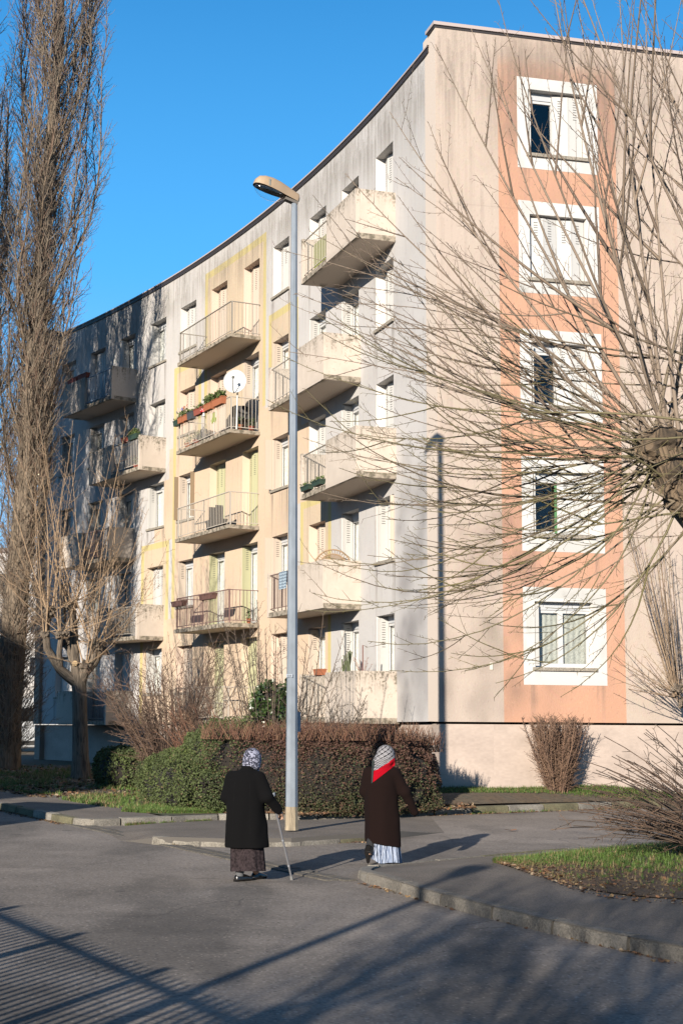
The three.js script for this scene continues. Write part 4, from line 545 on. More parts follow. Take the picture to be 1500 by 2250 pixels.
function knob(R, r) { const g = new THREE.IcosahedronGeometry(r, 9), p = g.attributes.position, s = R() * 50; for (let i = 0; i < p.count; i++) { const v = V(p.getX(i), p.getY(i), p.getZ(i)), k = 1 + 0.9 * (vnoise(v.x / r * 1.9 + s, v.y / r * 1.9 + v.z / r * 1.3) - 0.5) + 0.35 * (vnoise(v.x / r * 5 + s, v.z / r * 5 + v.y / r * 4) - 0.5) + 0.22 * (vnoise(v.x / r * 11 + s, v.z / r * 9 + v.y / r * 10) - 0.5); p.setXYZ(i, v.x * k, v.y * k * 0.85, v.z * k); } g.computeVertexNormals(); return g; }
function sideTwigs(g, pts, len, R, o) {
  const n = Math.floor(len / o.step); for (let k = 0; k < n; k++) {
    const t = (k + 0.5 * R() + (o.skip ?? 1)) / (n + 1), a = at(pts, t), l = lerp(o.l0, o.l1, R() * R()) * (1.15 - 0.5 * t), d = sideDir(a.d, lerp(o.a0 ?? 0.5, o.a1 ?? 1.15, R()), R), q = stem(a.p, d, l, 3, R, [0, o.up ?? 0.5, 0], 0.18); g.col = pick(R, o.cols); g.tube(q, [o.r, o.r * 0.8, o.r * 0.62, o.r * 0.4], 3, false);
    if (l > 0.22) for (let j = 0; j < l / 0.12; j++) { const b = at(q, (j + R()) / (l / 0.12)), e = sideDir(b.d, 0.9, R), s = 0.03 + 0.05 * R(); g.tube([b.p, [b.p[0] + e[0] * s, b.p[1] + e[1] * s, b.p[2] + e[2] * s]], [o.r * 0.7, o.r * 0.45], 3, false); }
  }
  if (o.spur) { const m = Math.floor(len / 0.11); for (let j = 0; j < m; j++) { const b = at(pts, (j + R()) / m), e = sideDir(b.d, 0.8, R), s = 0.025 + 0.035 * R(); g.col = pick(R, o.cols); g.tube([b.p, [b.p[0] + e[0] * s, b.p[1] + e[1] * s, b.p[2] + e[2] * s]], [o.r * 0.9, o.r * 0.5], 3, false); } }
}
// pollarded tree on the left: local metres from the foot of its trunk
{
  const R = rng(33), root = tree('pollarded_tree', -4.2, 0.1, -38.5, 'pollarded tree with knobby limbs and long upright shoots on the shaded lawn at left', 'tree'), bk = bark(0.25, 0.215, 0.18), sh = std(0.36, 0.25, 0.155, 0.8), cols = [[0.30, 0.20, 0.12], [0.24, 0.17, 0.11], [0.34, 0.23, 0.14]];
  mesh('trunk', new G().tube([[0, -0.2, 0], [0, 0.15, 0], [-0.02, 0.6, 0], [-0.05, 1.5, 0.02], [-0.08, 2.3, 0], [-0.13, 2.75, 0], [-0.2, 3.1, 0]], [0.38, 0.27, 0.225, 0.205, 0.195, 0.21, 0.13], 14, false, 2).build(), bk, root);
  const limbs = [[[-0.12, 2.55, 0], [-0.45, 2.8, 0.1], [-0.62, 2.95, 0.1], [-0.95, 3.5, 0.25], [-1.0, 4.0, 0.2], [-0.9, 4.5, 0.2]], [[-0.15, 2.7, 0], [-0.2, 3.0, -0.05], [-0.26, 3.6, -0.1], [-0.3, 4.2, -0.1], [-0.35, 4.65, -0.1]], [[-0.05, 2.6, 0], [0.08, 2.95, 0.15], [0.28, 3.25, 0.25], [0.32, 3.6, 0.2]], [[-0.1, 2.7, 0], [-0.35, 3.2, -0.5], [-0.55, 3.7, -0.75]], [[-0.05, 2.7, 0], [0.25, 3.1, -0.5], [0.45, 3.5, -0.7]], [[-0.6, 2.95, 0.1], [-0.62, 3.4, 0.3], [-0.55, 3.9, 0.45]]];
  limbs.forEach((l, i) => mesh('limb', new G().tube(l, taper(l.length - 1, [0.16, 0.15, 0.15, 0.11, 0.11, 0.09][i], [0.075, 0.1, 0.1, 0.075, 0.075, 0.06][i]), 10, false, 2).build(), bk, root));
  const heads = limbs.map((l) => l[l.length - 1]); heads.push([-1.0, 3.9, 0.22], [0.1, 3.05, 0.25]); heads.forEach((h, i) => { const k = mesh('knuckle', knob(R, i < 6 ? 0.17 : 0.13), bk, root); k.position.set(...h); });
  const tw = new G(true);
  heads.forEach((h, i) => { const n = [12, 10, 13, 6, 7, 6, 6, 9][i]; for (let k = 0; k < n; k++) { const az = R() * 6.28, low = k % 2 === 0, sp = low ? 0.8 + 1.3 * R() : 0.1 + 0.42 * R(), len = low ? 2.0 + 2.4 * R() : 2.2 + 3.6 * R(), pts = stem([h[0] + Math.cos(az) * 0.1, h[1] + 0.05, h[2] + Math.sin(az) * 0.1], [Math.cos(az) * sp, low ? 0.55 * R() : 1, Math.sin(az) * sp], len, 9, R, [0, low ? 0.3 : 0.08, 0], low ? 0.16 : 0.1), r = low ? 0.012 : 0.016 + 0.02 * R() * R(); mesh('shoot', new G().tube(pts, taper(9, r, 0.004, 0.8), 5, false).build(), sh, root); sideTwigs(tw, pts, len, R, { step: 0.24, l0: 0.2, l1: 1.5, r: 0.006, cols, up: 0.35, spur: true }); } });
  mesh('twigs', tw.build(), twigMat, root, true);
  const cut = mesh('pruning_scar', new THREE.CylinderGeometry(0.07, 0.085, 0.04, 14), std(0.5, 0.36, 0.2, 0.9), root); cut.position.set(-0.2, 3.1, 0.16); cut.rotation.x = 1.45;
}
// big pollarded tree on the right, its trunk just outside the frame
{
  const R = rng(47), root = tree('pollarded_tree', 4.32, 0.70, -12.47, 'pollarded tree with knobby head sweeping bare shoots over the right of the picture', 'tree'), bk = bark(0.22, 0.17, 0.12);
  root.scale.setScalar(0.66);
  mesh('trunk', new G().tube([[0.27, -1.1, 0], [0.25, -0.75, 0], [0.22, 0.3, 0], [0.2, 1.2, 0.05], [0.12, 2.6, 0.05], [-0.05, 3.8, 0], [-0.25, 4.5, 0]], [0.5, 0.36, 0.31, 0.28, 0.26, 0.28, 0.26], 14, false, 2).build(), bk, root);
  const limbs = [[[-0.1, 4.0, 0], [-0.45, 4.7, 0.05], [-0.72, 5.05, 0.08], [-0.85, 5.45, 0.05]], [[0.05, 3.9, 0], [0.3, 4.8, -0.2], [0.45, 5.7, -0.3], [0.5, 6.5, -0.3]], [[0, 3.9, 0], [0.5, 4.7, 0.3], [1.1, 5.4, 0.3], [1.35, 6.2, 0.2]], [[-0.2, 4.3, 0], [-0.5, 4.9, -0.5], [-0.6, 5.6, -0.6]], [[0, 4.1, 0], [0.2, 4.9, 0.7], [0.1, 5.6, 0.8]]];
  limbs.forEach((l, i) => mesh('limb', new G().tube(l, taper(l.length - 1, 0.25, [0.26, 0.2, 0.18, 0.17, 0.17][i]), 12, false, 2).build(), bk, root));
  const heads = limbs.map((l) => l[l.length - 1]).concat([[-0.72, 5.0, 0.1], [-0.55, 4.75, 0.2], [-0.1, 5.1, 0.1]]), hr = [0.3, 0.22, 0.2, 0.2, 0.2, 0.26, 0.24, 0.26];
  heads.forEach((h, i) => mesh('knuckle', knob(R, hr[i]), bk, root).position.set(...h));
  const greens = [[0.13, 0.11, 0.05], [0.115, 0.085, 0.05], [0.155, 0.13, 0.05]], greys = [[0.195, 0.145, 0.105], [0.16, 0.115, 0.085], [0.22, 0.165, 0.12]], mg = [std(0.165, 0.14, 0.07, 0.75), std(0.235, 0.18, 0.135, 0.8), std(0.18, 0.14, 0.095, 0.8)], tw = new G(true);
  const grow = (h, dir, len, r, bend, bend2, mat, cols, wander = 0.05) => { const n = 14, pts = stem(h, dir, len, n, R, bend, wander, bend2); mesh('shoot', new G().tube(pts, taper(n, r * 0.8, 0.0042, 0.7), 6, false).build(), mat, root); sideTwigs(tw, pts, len, R, { step: 0.34, l0: 0.15, l1: 1.5, r: 0.005, cols, up: 0.45, spur: true, a0: 0.35, a1: 0.85 }); for (let j = 0; j < len * 0.38; j++) { const t = 0.25 + 0.55 * R(), a = at(pts, t), l = len * (1 - t) * (0.5 + 0.5 * R()), q = stem(a.p, sideDir(a.d, 0.3 + 0.4 * R(), R), l, 8, R, bend2, wander); tw.col = pick(R, cols); tw.tube(q, taper(8, r * (1 - t) * 0.75 + 0.003, 0.0035), 4, false); sideTwigs(tw, q, l, R, { step: 0.4, l0: 0.08, l1: 0.8, r: 0.0046, cols, up: 0.4, spur: true, a0: 0.35, a1: 0.85 }); } };
  for (let k = 0; k < 84; k++) {
    const f = (k + R()) / 84, phi = lerp(-1.35, 2.3, Math.pow(f, 0.92)), hd = heads[phi > 0.75 ? [1, 2, 2, 0, 4, 1, 2, 7, 2, 3][k % 10] : [0, 0, 5, 1, 3, 6, 7, 4, 0, 1][k % 10]], dep = (R() - 0.5) * 1.3, dir = [-Math.cos(phi), Math.sin(phi) * 1, dep];
    const p = [hd[0] + dir[0] * 0.12 + (R() - 0.5) * 0.3, hd[1] + dir[1] * 0.12 + (R() - 0.5) * 0.35, hd[2] + dep * 0.1];
    if (phi < 0.25) grow(p, dir, 3.0 + 2.7 * R(), 0.016 + 0.012 * R(), [-0.3, -0.1 - 0.12 * R(), 0], [-0.2, 0.34, 0], mg[R() < 0.6 ? 0 : 2], greens, 0.1);
    else if (phi < 0.75) grow(p, [dir[0], dir[1] * 0.75, dep], 3.6 + 2.3 * R(), 0.02 + 0.014 * R(), [-0.1, -0.16, 0], [-0.08, 0.28, 0], mg[R() < 0.4 ? 0 : 2], R() < 0.4 ? greens : greys, 0.09);
    else grow(p, [dir[0] * (0.6 + 0.7 * R()), dir[1], dep], 4.0 + 3.8 * R(), 0.018 + 0.028 * R(), [0.02 * Math.cos(phi), 0.03, 0], [0.03 * Math.cos(phi), 0.1, 0], mg[1 + (R() < 0.3 ? 1 : 0)], greys, 0.065);
  }
  for (let k = 0; k < 11; k++) { const h = heads[[0, 5, 3, 6][k % 4]], q = (k + R()) / 11; grow([h[0], h[1] + 0.1, h[2] + (R() - 0.5) * 0.4], [-1, lerp(0.3, 1.5, q), (R() - 0.5) * 1.1], 4.4 + 2.6 * R(), 0.014 + 0.008 * R(), [-0.06, -0.05 * q, 0], [-0.1, 0.1 - 0.16 * R(), 0], mg[1 + (k % 2)], greys, 0.07); }
  for (const [x, len, r] of [[-0.42, 7.4, 0.055], [-0.28, 7.2, 0.05], [-0.66, 6.6, 0.05], [-0.85, 6.4, 0.045], [-0.12, 7.0, 0.045], [-1.15, 6.2, 0.045], [-1.7, 5.8, 0.042]]) grow([heads[0][0] + x * 0.15 + 0.2, heads[0][1], heads[0][2] + (R() - 0.5) * 0.5], [x, 1.35, (R() - 0.5) * 0.4], len, r, [0, 0.02, 0], [0.02, 0.05, 0], mg[1], greys, 0.03);
  mesh('twigs', tw.build(), twigMat, root, true);
}
// multi-stemmed leafless shrubs
function shrub(name, x, y, z, label, o) {
  const R = rng(o.seed), root = tree(name, x, y, z, label, o.category ?? 'shrub'), tw = new G(true), st = o.own ? null : new G(true);
  for (let k = 0; k < o.n; k++) {
    const az = R() * 6.28, sp = o.spread * (0.15 + 0.85 * R()), len = o.len * (0.55 + 0.5 * R()), b = [Math.cos(az) * o.foot * R(), 0, Math.sin(az) * o.foot * R()], dir = [Math.cos(az) * sp + (o.lean?.[0] ?? 0), 1, Math.sin(az) * sp + (o.lean?.[1] ?? 0)], n = 8;
    const pts = stem(b, dir, len, n, R, o.bend ?? [0, 0, 0], o.wander ?? 0.09); if (o.top) for (let i = pts.length - 1; i > 1; i--) if (pts[i][1] > o.top + 0.05 * R()) pts.pop();
    const m = pts.length - 1, r = o.r * (0.6 + 0.6 * R()); tw.col = pick(R, o.cols);
    if (o.own) mesh('stem', new G().tube(pts, taper(m, r, 0.004, 0.8), 5, false).build(), o.own, root); else tw.tube(pts, taper(m, r, 0.0045, 0.8), 4, false);
    sideTwigs(tw, pts, len * m / n, R, { step: o.step, l0: o.l0, l1: o.l1, r: o.tr ?? 0.0055, cols: o.cols, up: o.up ?? 0.3, spur: o.spur, a0: o.a0, a1: o.a1 });
  }
  mesh('twigs', tw.build(), twigMat, root, true); return root;
}
const browns = [[0.21, 0.135, 0.085], [0.17, 0.11, 0.075], [0.25, 0.17, 0.11]], reds = [[0.22, 0.10, 0.06], [0.17, 0.085, 0.055], [0.25, 0.14, 0.08]], tans = [[0.30, 0.215, 0.14], [0.25, 0.175, 0.115], [0.34, 0.25, 0.17]];
shrub('bare_shrub', 6.75, 0.3, -30.15, 'clipped leafless vase shaped shrub against the beige end wall', { seed: 61, n: 150, spread: 0.62, len: 2.1, foot: 0.2, r: 0.012, top: 1.62, bend: [0, 0.55, 0], cols: [[0.22, 0.13, 0.085], [0.17, 0.10, 0.068], [0.25, 0.155, 0.10]], step: 0.04, l0: 0.08, l1: 0.36, tr: 0.0055, up: 0.3, wander: 0.26, skip: 4, spur: true, a0: 0.5, a1: 1.3 });
shrub('bare_shrub', -1.5, 0.12, -33.0, 'large brown leafless shrub behind the green hedge, spreading left over the ground floor', { seed: 62, n: 120, spread: 0.62, len: 3.5, foot: 0.35, r: 0.014, lean: [-0.08, 0], bend: [0, -0.08, 0], cols: [[0.15, 0.09, 0.06], [0.12, 0.075, 0.055], [0.17, 0.11, 0.075]], step: 0.15, l0: 0.25, l1: 1.0, tr: 0.0068, up: 0.25 });
shrub('bare_shrub', 0.1, 0.12, -30.6, 'low reddish leafless shrub between the green hedge and the ivy clad bush', { seed: 63, n: 90, spread: 1.0, len: 2.2, foot: 0.9, r: 0.009, cols: reds, step: 0.14, l0: 0.2, l1: 0.7, tr: 0.006, up: 0.3 });
const ivyBush = shrub('ivy_bush', 0.78, 0.15, -28.6, 'leafless bush with upright stems and dark ivy at its foot, left of the lamp post', { seed: 64, n: 46, spread: 0.6, len: 3.9, foot: 0.3, r: 0.019, bend: [0, 0.1, 0], cols: [[0.14, 0.10, 0.07], [0.11, 0.08, 0.06]], step: 0.24, l0: 0.15, l1: 0.8, tr: 0.0058, up: 0.4, spur: true });
shrub('bare_shrub', 1.62, 0.15, -28.2, 'short twiggy leafless bush right of the lamp post in front of the balcony railing', { seed: 65, n: 46, spread: 0.55, len: 2.3, foot: 0.2, r: 0.017, bend: [0, -0.02, 0], cols: [[0.13, 0.10, 0.075], [0.10, 0.08, 0.06]], step: 0.12, l0: 0.15, l1: 0.7, tr: 0.007, up: 0.1, wander: 0.25, spur: true });
shrub('root_suckers', 6.3, 0.1, -17.6, 'clump of dark arching suckers at the right edge above the grass verge', { seed: 66, n: 230, spread: 1.3, len: 2.2, foot: 0.35, r: 0.012, lean: [-0.5, 0.1], bend: [-0.1, -0.25, 0], cols: [[0.13, 0.08, 0.055], [0.16, 0.10, 0.065], [0.10, 0.07, 0.05]], step: 0.4, l0: 0.15, l1: 0.7, tr: 0.0055, up: 0.2, wander: 0.06 });
{ // small pollard close to the end wall
  const R = rng(71), root = tree('pollarded_tree', 9.4, 0.3, -29.7, 'small pollarded tree with grey trunk and fine upright shoots near the end wall at right', 'tree'), bk = bark(0.30, 0.26, 0.22), tw = new G(true);
  mesh('trunk', new G().tube([[0, -0.2, 0], [0, 0.2, 0], [0.02, 1.0, 0], [-0.02, 1.7, 0], [-0.05, 2.0, 0]], [0.17, 0.12, 0.1, 0.1, 0.09], 12, false, 2).build(), bk, root);
  for (const p of [[-0.1, 1.9, 0], [0.15, 2.05, 0], [-0.25, 2.2, 0.1]]) mesh('knuckle', knob(R, 0.12), bk, root).position.set(...p);
  for (let k = 0; k < 80; k++) { const az = R() * 6.28, low = k % 3 === 0, sp = low ? 1.3 * R() + 0.4 : 0.1 + 0.3 * R(), len = low ? 1.2 + R() : 1.8 + 2.2 * R(), pts = stem([-0.1 + 0.2 * Math.cos(az), 1.95 + 0.2 * R(), 0.2 * Math.sin(az)], [Math.cos(az) * sp, low ? 0.7 * R() : 1, Math.sin(az) * sp], len, 7, R, [0, 0.1, 0], 0.07); tw.col = pick(R, tans); tw.tube(pts, taper(7, 0.012, 0.004), 4, false); sideTwigs(tw, pts, len, R, { step: 0.22, l0: 0.1, l1: 0.5, r: 0.005, cols: tans, up: 0.5 }); }
  mesh('twigs', tw.build(), twigMat, root, true);
}

// ---------------------------------------------------------------- hedges: leaves over a solid core darkened for inner shade
const leafGeo = (() => { const g = new G(); g.quad([0, 0, 0], [0.5, 0.1, 0.42], [0, 0.0, 1], [0, 0, 0.5]).quad([0, 0, 0], [0, 0, 0.5], [0, 0, 1], [-0.5, 0.1, 0.42]); return g.build(); })();
const leafMat = (o = {}) => new THREE.MeshStandardMaterial({ color: rgbK(1, 1, 1), roughness: 0.55, side: THREE.DoubleSide, ...o });
const hedgeLeaf = leafMat({ roughness: 0.8 });
const TMP = new THREE.Object3D();
function foliage(root, blobs, n, size, cols, seed, o = {}) {   // leaves scattered through the outer shell of rounded boxes [cx,cy,cz,rx,ry,rz,turn]
  const R = rng(seed), mats = [], tints = [], vol = blobs.map((b) => b[3] * b[4] + b[4] * b[5] + b[3] * b[5]), tot = vol.reduce((a, b) => a + b);
  blobs.forEach((b, bi) => {
    const m = Math.round(n * vol[bi] / tot), c = Math.cos(b[6] ?? 0), s = Math.sin(b[6] ?? 0);
    for (let k = 0; k < m; k++) {
      const d = nrm([R() * 2 - 1, R() * 2 - 0.9, R() * 2 - 1]), e = o.pow ?? 4, L = Math.pow(Math.abs(d[0]) ** e + Math.abs(d[1]) ** e + Math.abs(d[2]) ** e, -1 / e), lump = 1 + (o.lump ?? 0.16) * (fbm3(d[0] * L * b[3] * 2.4 + bi * 9, d[1] * L * b[4] * 2.4, d[2] * L * b[5] * 2.4, 3) - 0.5) * 1.7, r = L * lump * (1.03 - 0.22 * R() * R());
      const x = d[0] * r * b[3], y = d[1] * r * b[4], z = d[2] * r * b[5]; if (b[1] + y < 0.03) continue; if (r > 0.9 * L && fbm3(x * 5 + 3 * bi, y * 5, z * 5, 2) < (o.gaps ?? 0.36)) continue;
      TMP.position.set(b[0] + x * c + z * s, b[1] + y, b[2] - x * s + z * c); TMP.rotation.set(R() * 6.28, R() * 6.28, R() * 6.28); const sz = size * (0.6 + 0.7 * R()); TMP.scale.set(sz, sz, sz * 1.3); TMP.updateMatrix(); mats.push(TMP.matrix.clone());
      const nz = fbm3(x * 1.8 + bi * 7, y * 1.8, z * 1.8, 3), hgt = (y / b[4] + 1) / 2, q = cols(R, nz, hgt, b[0] + x); tints.push(new THREE.Color().setRGB(...q));
    }
    const core = new THREE.IcosahedronGeometry(1, 4), p = core.attributes.position; for (let i = 0; i < p.count; i++) { const v = [p.getX(i), p.getY(i), p.getZ(i)], e = o.pow ?? 4, L = Math.pow(Math.abs(v[0]) ** e + Math.abs(v[1]) ** e + Math.abs(v[2]) ** e, -1 / e) * 0.84, nn = 1 + 0.14 * (fbm(v[0] * b[3] * 4, v[1] * 4 + v[2] * b[5] * 4, 3) - 0.5); const x = v[0] * L * b[3] * nn, y = v[1] * L * b[4] * nn, z = v[2] * L * b[5] * nn; p.setXYZ(i, b[0] + x * c + z * s, Math.max(0, b[1] + y), b[2] - x * s + z * c); } core.computeVertexNormals(); mesh('dark_core', core, std(0.016, 0.012, 0.009, 1), root);  // solid core, near black to stand for shade between the leaves
  });
  insts('foliage', leafGeo, o.mat ?? hedgeLeaf, mats, root, tints);
}
const greenLeaf = (R, n, h) => { const k = 0.7 + 0.6 * R(); return R() < 0.04 ? [0.12 * k, 0.09 * k, 0.04 * k] : [0.046 * k * (0.8 + n), 0.088 * k * (0.6 + 0.7 * n), 0.018 * k]; };
const brownLeaf = (R, n, h, x) => { if (R() < 0.75 * smooth(-1.2, -2.3, x + 0.8 * (n - 0.5))) return greenLeaf(R, n, h); const k = 0.65 + 0.7 * R(), br = R() < 0.18 + 0.72 * smooth(0.2, 0.85, h + 0.5 * (n - 0.5)); return br ? [0.095 * k, 0.044 * k, 0.028 * k] : R() < 0.5 ? [0.058 * k, 0.05 * k, 0.016 * k] : [0.038 * k, 0.053 * k, 0.013 * k]; };
function looseTwigs(root, spots, n, seed, cols) { const R = rng(seed), g = new G(true); for (let k = 0; k < n; k++) { const s = spots[Math.floor(R() * spots.length)], c = Math.cos(s[6] ?? 0), q = Math.sin(s[6] ?? 0), x = (R() * 2 - 1) * s[3] * 0.95, z = (R() * 2 - 1) * s[5] * 0.95, l = 0.12 + 0.28 * R(), p = [s[0] + x * c + z * q, s[1] + s[4] * 0.88, s[2] - x * q + z * c]; const pts = stem(p, [(R() - 0.5) * 1.1, 1, (R() - 0.5) * 1.1], l, 3, R, [0, 0, 0], 0.3); g.col = pick(R, cols); g.tube(pts, [0.006, 0.005, 0.0045, 0.003], 3, false); } mesh('twigs', g.build(), twigMat, root, true); }
{
  const tA = Math.atan2(1.75, 5.2);   // the green hedge follows the pavement
  const g1 = tag(base('hedge', -0.75, 0.12, -28.3), 'dense green clipped hedge beside the street pavement, left of the brown hedge', 'hedge');
  foliage(g1, [[-0.3, 0.42, 0.5, 0.66, 0.58, 2.3, tA], [0.1, 0.5, -0.9, 0.62, 0.6, 1.3, tA], [0.42, 0.72, 0.2, 0.66, 0.92, 1.4, tA]], 90000, 0.03, greenLeaf, 81, { lump: 0.42, pow: 2.4 });
  const g2 = tag(base('hedge', -2.75, 0.08, -34.6), 'small rounded green bush at the far left end of the green hedge', 'bush');
  foliage(g2, [[0, 0.45, 0, 0.62, 0.52, 1.3, tA]], 9000, 0.045, greenLeaf, 82, { pow: 2.6 });
  const g3 = tag(base('hedge', 1.72, 0.04, -27.2), 'long brown and olive winter hedge behind the two walking women', 'hedge');
  const hb = [[-1.35, 0.70, 0.72, 1.1, 0.80, 0.74, 0], [-0.35, 0.72, 0.72, 1.1, 0.77, 0.72, 0.06], [0.55, 0.71, 0.42, 1.1, 0.78, 0.72, 0.35], [1.15, 0.66, -0.05, 0.9, 0.73, 0.66, 0.5], [1.62, 0.58, -0.5, 0.5, 0.66, 0.5, 0.5]];
  foliage(g3, hb, 130000, 0.027, brownLeaf, 83, { lump: 0.42, pow: 3.0 }); looseTwigs(g3, hb, 2800, 84, reds);
  foliage(ivyBush, [[-0.12, 1.75, 0.1, 0.4, 0.5, 0.34, 0], [0.02, 1.2, 0.05, 0.34, 0.4, 0.3, 0]], 4600, 0.075, (R, n) => { const k = 0.5 + 0.8 * R(); return [0.05 * k, 0.088 * k, 0.024 * k]; }, 85, { pow: 2.0, lump: 0.9, gaps: 0.45, mat: leafMat({ roughness: 0.35 }) });
}
// ---------------------------------------------------------------- grass and fallen leaves
{
  const R = rng(91), tuft = new G(); for (let k = 0; k < 6; k++) { const a = k * 1.05 + R(), l = 0.6 + 0.4 * R(), lean = 0.2 + 0.5 * R(), w = 0.055, cx = Math.cos(a), cz = Math.sin(a), b = [cx * 0.12, 0, cz * 0.12], m = [cx * (0.12 + lean * 0.35), l * 0.6, cz * (0.12 + lean * 0.35)], t = [cx * (0.12 + lean), l, cz * (0.12 + lean)], s = [-cz * w, 0, cx * w]; const q = (p, k) => [p[0] + s[0] * k, p[1], p[2] + s[2] * k]; tuft.quad(q(b, 1), q(b, -1), q(m, -0.8), q(m, 0.8)).quad(q(m, 0.8), q(m, -0.8), t, t); }
  const tg = tuft.build(), gm = new THREE.MeshStandardMaterial({ color: rgbK(1, 1, 1), roughness: 0.7, side: THREE.DoubleSide }), A = along;
  const sow = (label, n, spot, size, seed) => { const Q = rng(seed), ms = [], cs = []; for (let k = 0; k < n; k++) { const s = spot(Q); if (!s) continue; TMP.position.set(s[0], s[1], s[2]); TMP.rotation.set(0, Q() * 6.28, 0); const z = size * (0.5 + 0.8 * Q()) * (s[3] ?? 1); TMP.scale.set(z, z * (0.8 + 0.5 * Q()), z); TMP.updateMatrix(); ms.push(TMP.matrix.clone()); const k2 = 0.7 + 0.6 * Q(), dry = Q() < (s[4] ?? 0.1); cs.push(new THREE.Color().setRGB(...(dry ? [0.22 * k2, 0.165 * k2, 0.075 * k2] : [0.085 * k2, 0.15 * k2, 0.022 * k2]))); } const o = insts('grass', tg, gm, ms, scene, cs); tag(o, label, 'grass'); };
  const nA = A(grassN, 60), fA = A(grassF, 60), onVerge = (u, v) => { const f = u * 59.99, i = Math.floor(f), e = f - i, q = (k) => lerp(lerp(nA[i][k], nA[i + 1][k], e), lerp(fA[i][k], fA[i + 1][k], e), v); return [q(0), q(1)]; };
  sow('green grass verge on the pavement island at lower right', 20000, (Q) => { const u = Math.pow(Q(), 1.2) * 0.8, v = Q(), [x, z] = onVerge(u, v); const k = v + 0.35 * (fbm(x * 1.5, z * 1.5, 3) - 0.5), g = smooth(0.02, 0.36, k); if (Q() > 0.25 + 0.75 * g || v > 0.985) return null; return [x, mound(x, z, u, v) - 0.005, z, 0.55 + 0.5 * g, lerp(0.85, 0.2, g)]; }, 0.06, 92);
  const strip = (x, d) => { const z0 = zk(x); return z0 - d; };
  sow('strip of grass along the foot of the end wall', 9000, (Q) => { const x = lerp(3.7, 9.8, Q()), zb = -30.03 - 0.23 * (x - 4.2), z = zb + 0.08 + 0.75 * Q() * Q(); return [x, lawnH(x, z), z, 0.6 + 0.4 * (1 - smooth(0, 0.7, z - zb)), 0.22]; }, 0.095, 93);
  sow('bright grass between kerb and green hedge', 9000, (Q) => { const t = Q(), x = lerp(-1.7, -0.25, t), zf = lerp(-26.0, -25.66, smooth(0, 0.4, t)), z = zf - 1.3 * Q() * (1 - 0.55 * t); return [x - (Q() < 0.3 ? 0.4 : 0), lawnH(x, z), z, 0.9, 0.1]; }, 0.075, 94);
  sow('sparse shaded grass on the lawn under the bare trees', 14000, (Q) => { const z = lerp(-27, -48, Math.pow(Q(), 0.8)), xl = lerp(-1.9, -13, (-z - 26) / 22), x = lerp(xl, xl + 7.5, Q() * Q()); if (fbm(x * 0.8, z * 0.8, 3) < 0.42) return null; return [x, lawnH(x, z), z, 1, 0.3]; }, 0.10, 95);
  sow('weeds growing along the kerbs', 1500, (Q) => { const p = [[[-1.41, -24.72], [-0.33, -25.5]], [[3.66, -27.4], [8.5, -30.2]], [[-0.9, -20.98], [1.9, -21.8]], [[-2.4, -24.25], [-1.41, -24.72]]][Math.floor(Q() * 4)], t = Q(), x = lerp(p[0][0], p[1][0], t), z = lerp(p[0][1], p[1][1], t) + 0.03; if (fbm(x * 2.5, z * 2.5, 2) < 0.52) return null; return [x + (Q() - 0.5) * 0.06, 0.0, z + Q() * 0.05, 0.8, 0.3]; }, 0.075, 96);
  // fallen leaves
  const lg = (() => { const g = new G(); g.quad([-0.5, 0.12, -0.3], [0, 0, -0.5], [0, 0.02, 0.5], [-0.45, 0.2, 0.3]).quad([0, 0, -0.5], [0.5, 0.18, -0.25], [0.42, 0.1, 0.35], [0, 0.02, 0.5]); return g.build(); })(), lm = new THREE.MeshStandardMaterial({ color: rgbK(1, 1, 1), roughness: 0.8, side: THREE.DoubleSide });
  const litter = (label, n, spot, size, seed) => { const Q = rng(seed), ms = [], cs = []; for (let k = 0; k < n; k++) { const s = spot(Q); if (!s) continue; TMP.position.set(s[0], s[1] + 0.006, s[2]); TMP.rotation.set((Q() - 0.5) * 0.9, Q() * 6.28, (Q() - 0.5) * 0.9); const z = size * (0.4 + 0.9 * Q()); TMP.scale.set(z, z, z); TMP.updateMatrix(); ms.push(TMP.matrix.clone()); const c = [[0.24, 0.115, 0.05], [0.17, 0.09, 0.05], [0.30, 0.19, 0.09], [0.12, 0.07, 0.045], [0.34, 0.26, 0.17]][Math.floor(Q() * 5)], k2 = 0.7 + 0.5 * Q(); cs.push(new THREE.Color().setRGB(c[0] * k2, c[1] * k2, c[2] * k2)); } const o = insts('fallen_leaves', lg, lm, ms, scene, cs); tag(o, label, 'leaves'); };
  litter('brown leaves lying along the foot of the brown hedge', 2600, (Q) => { const x = lerp(-0.4, 4.6, Q()), z = zk(x) + (x < 1 ? 0.0 : 0.3) - 0.1 - 0.55 * Q() * Q(); return [x, lawnH(x, z) + 0.01, z]; }, 0.055, 97);
  litter('dead leaves scattered over the shaded lawn', 4200, (Q) => { const z = lerp(-30, -50, Q()), xl = lerp(-3.4, -13.5, (-z - 28) / 22), x = xl + 8 * Q() * Q(); return [x, lawnH(x, z) + 0.004, z]; }, 0.085, 98);
  litter('dry leaf litter on the bare edge of the grass verge', 2400, (Q) => { const u = Q() * 0.75, v = Q() * Q() * 0.55 - 0.06, [x, z] = onVerge(u, v); return [x, mound(x, z, u, Math.max(0, v)) + 0.002, z]; }, 0.04, 99);
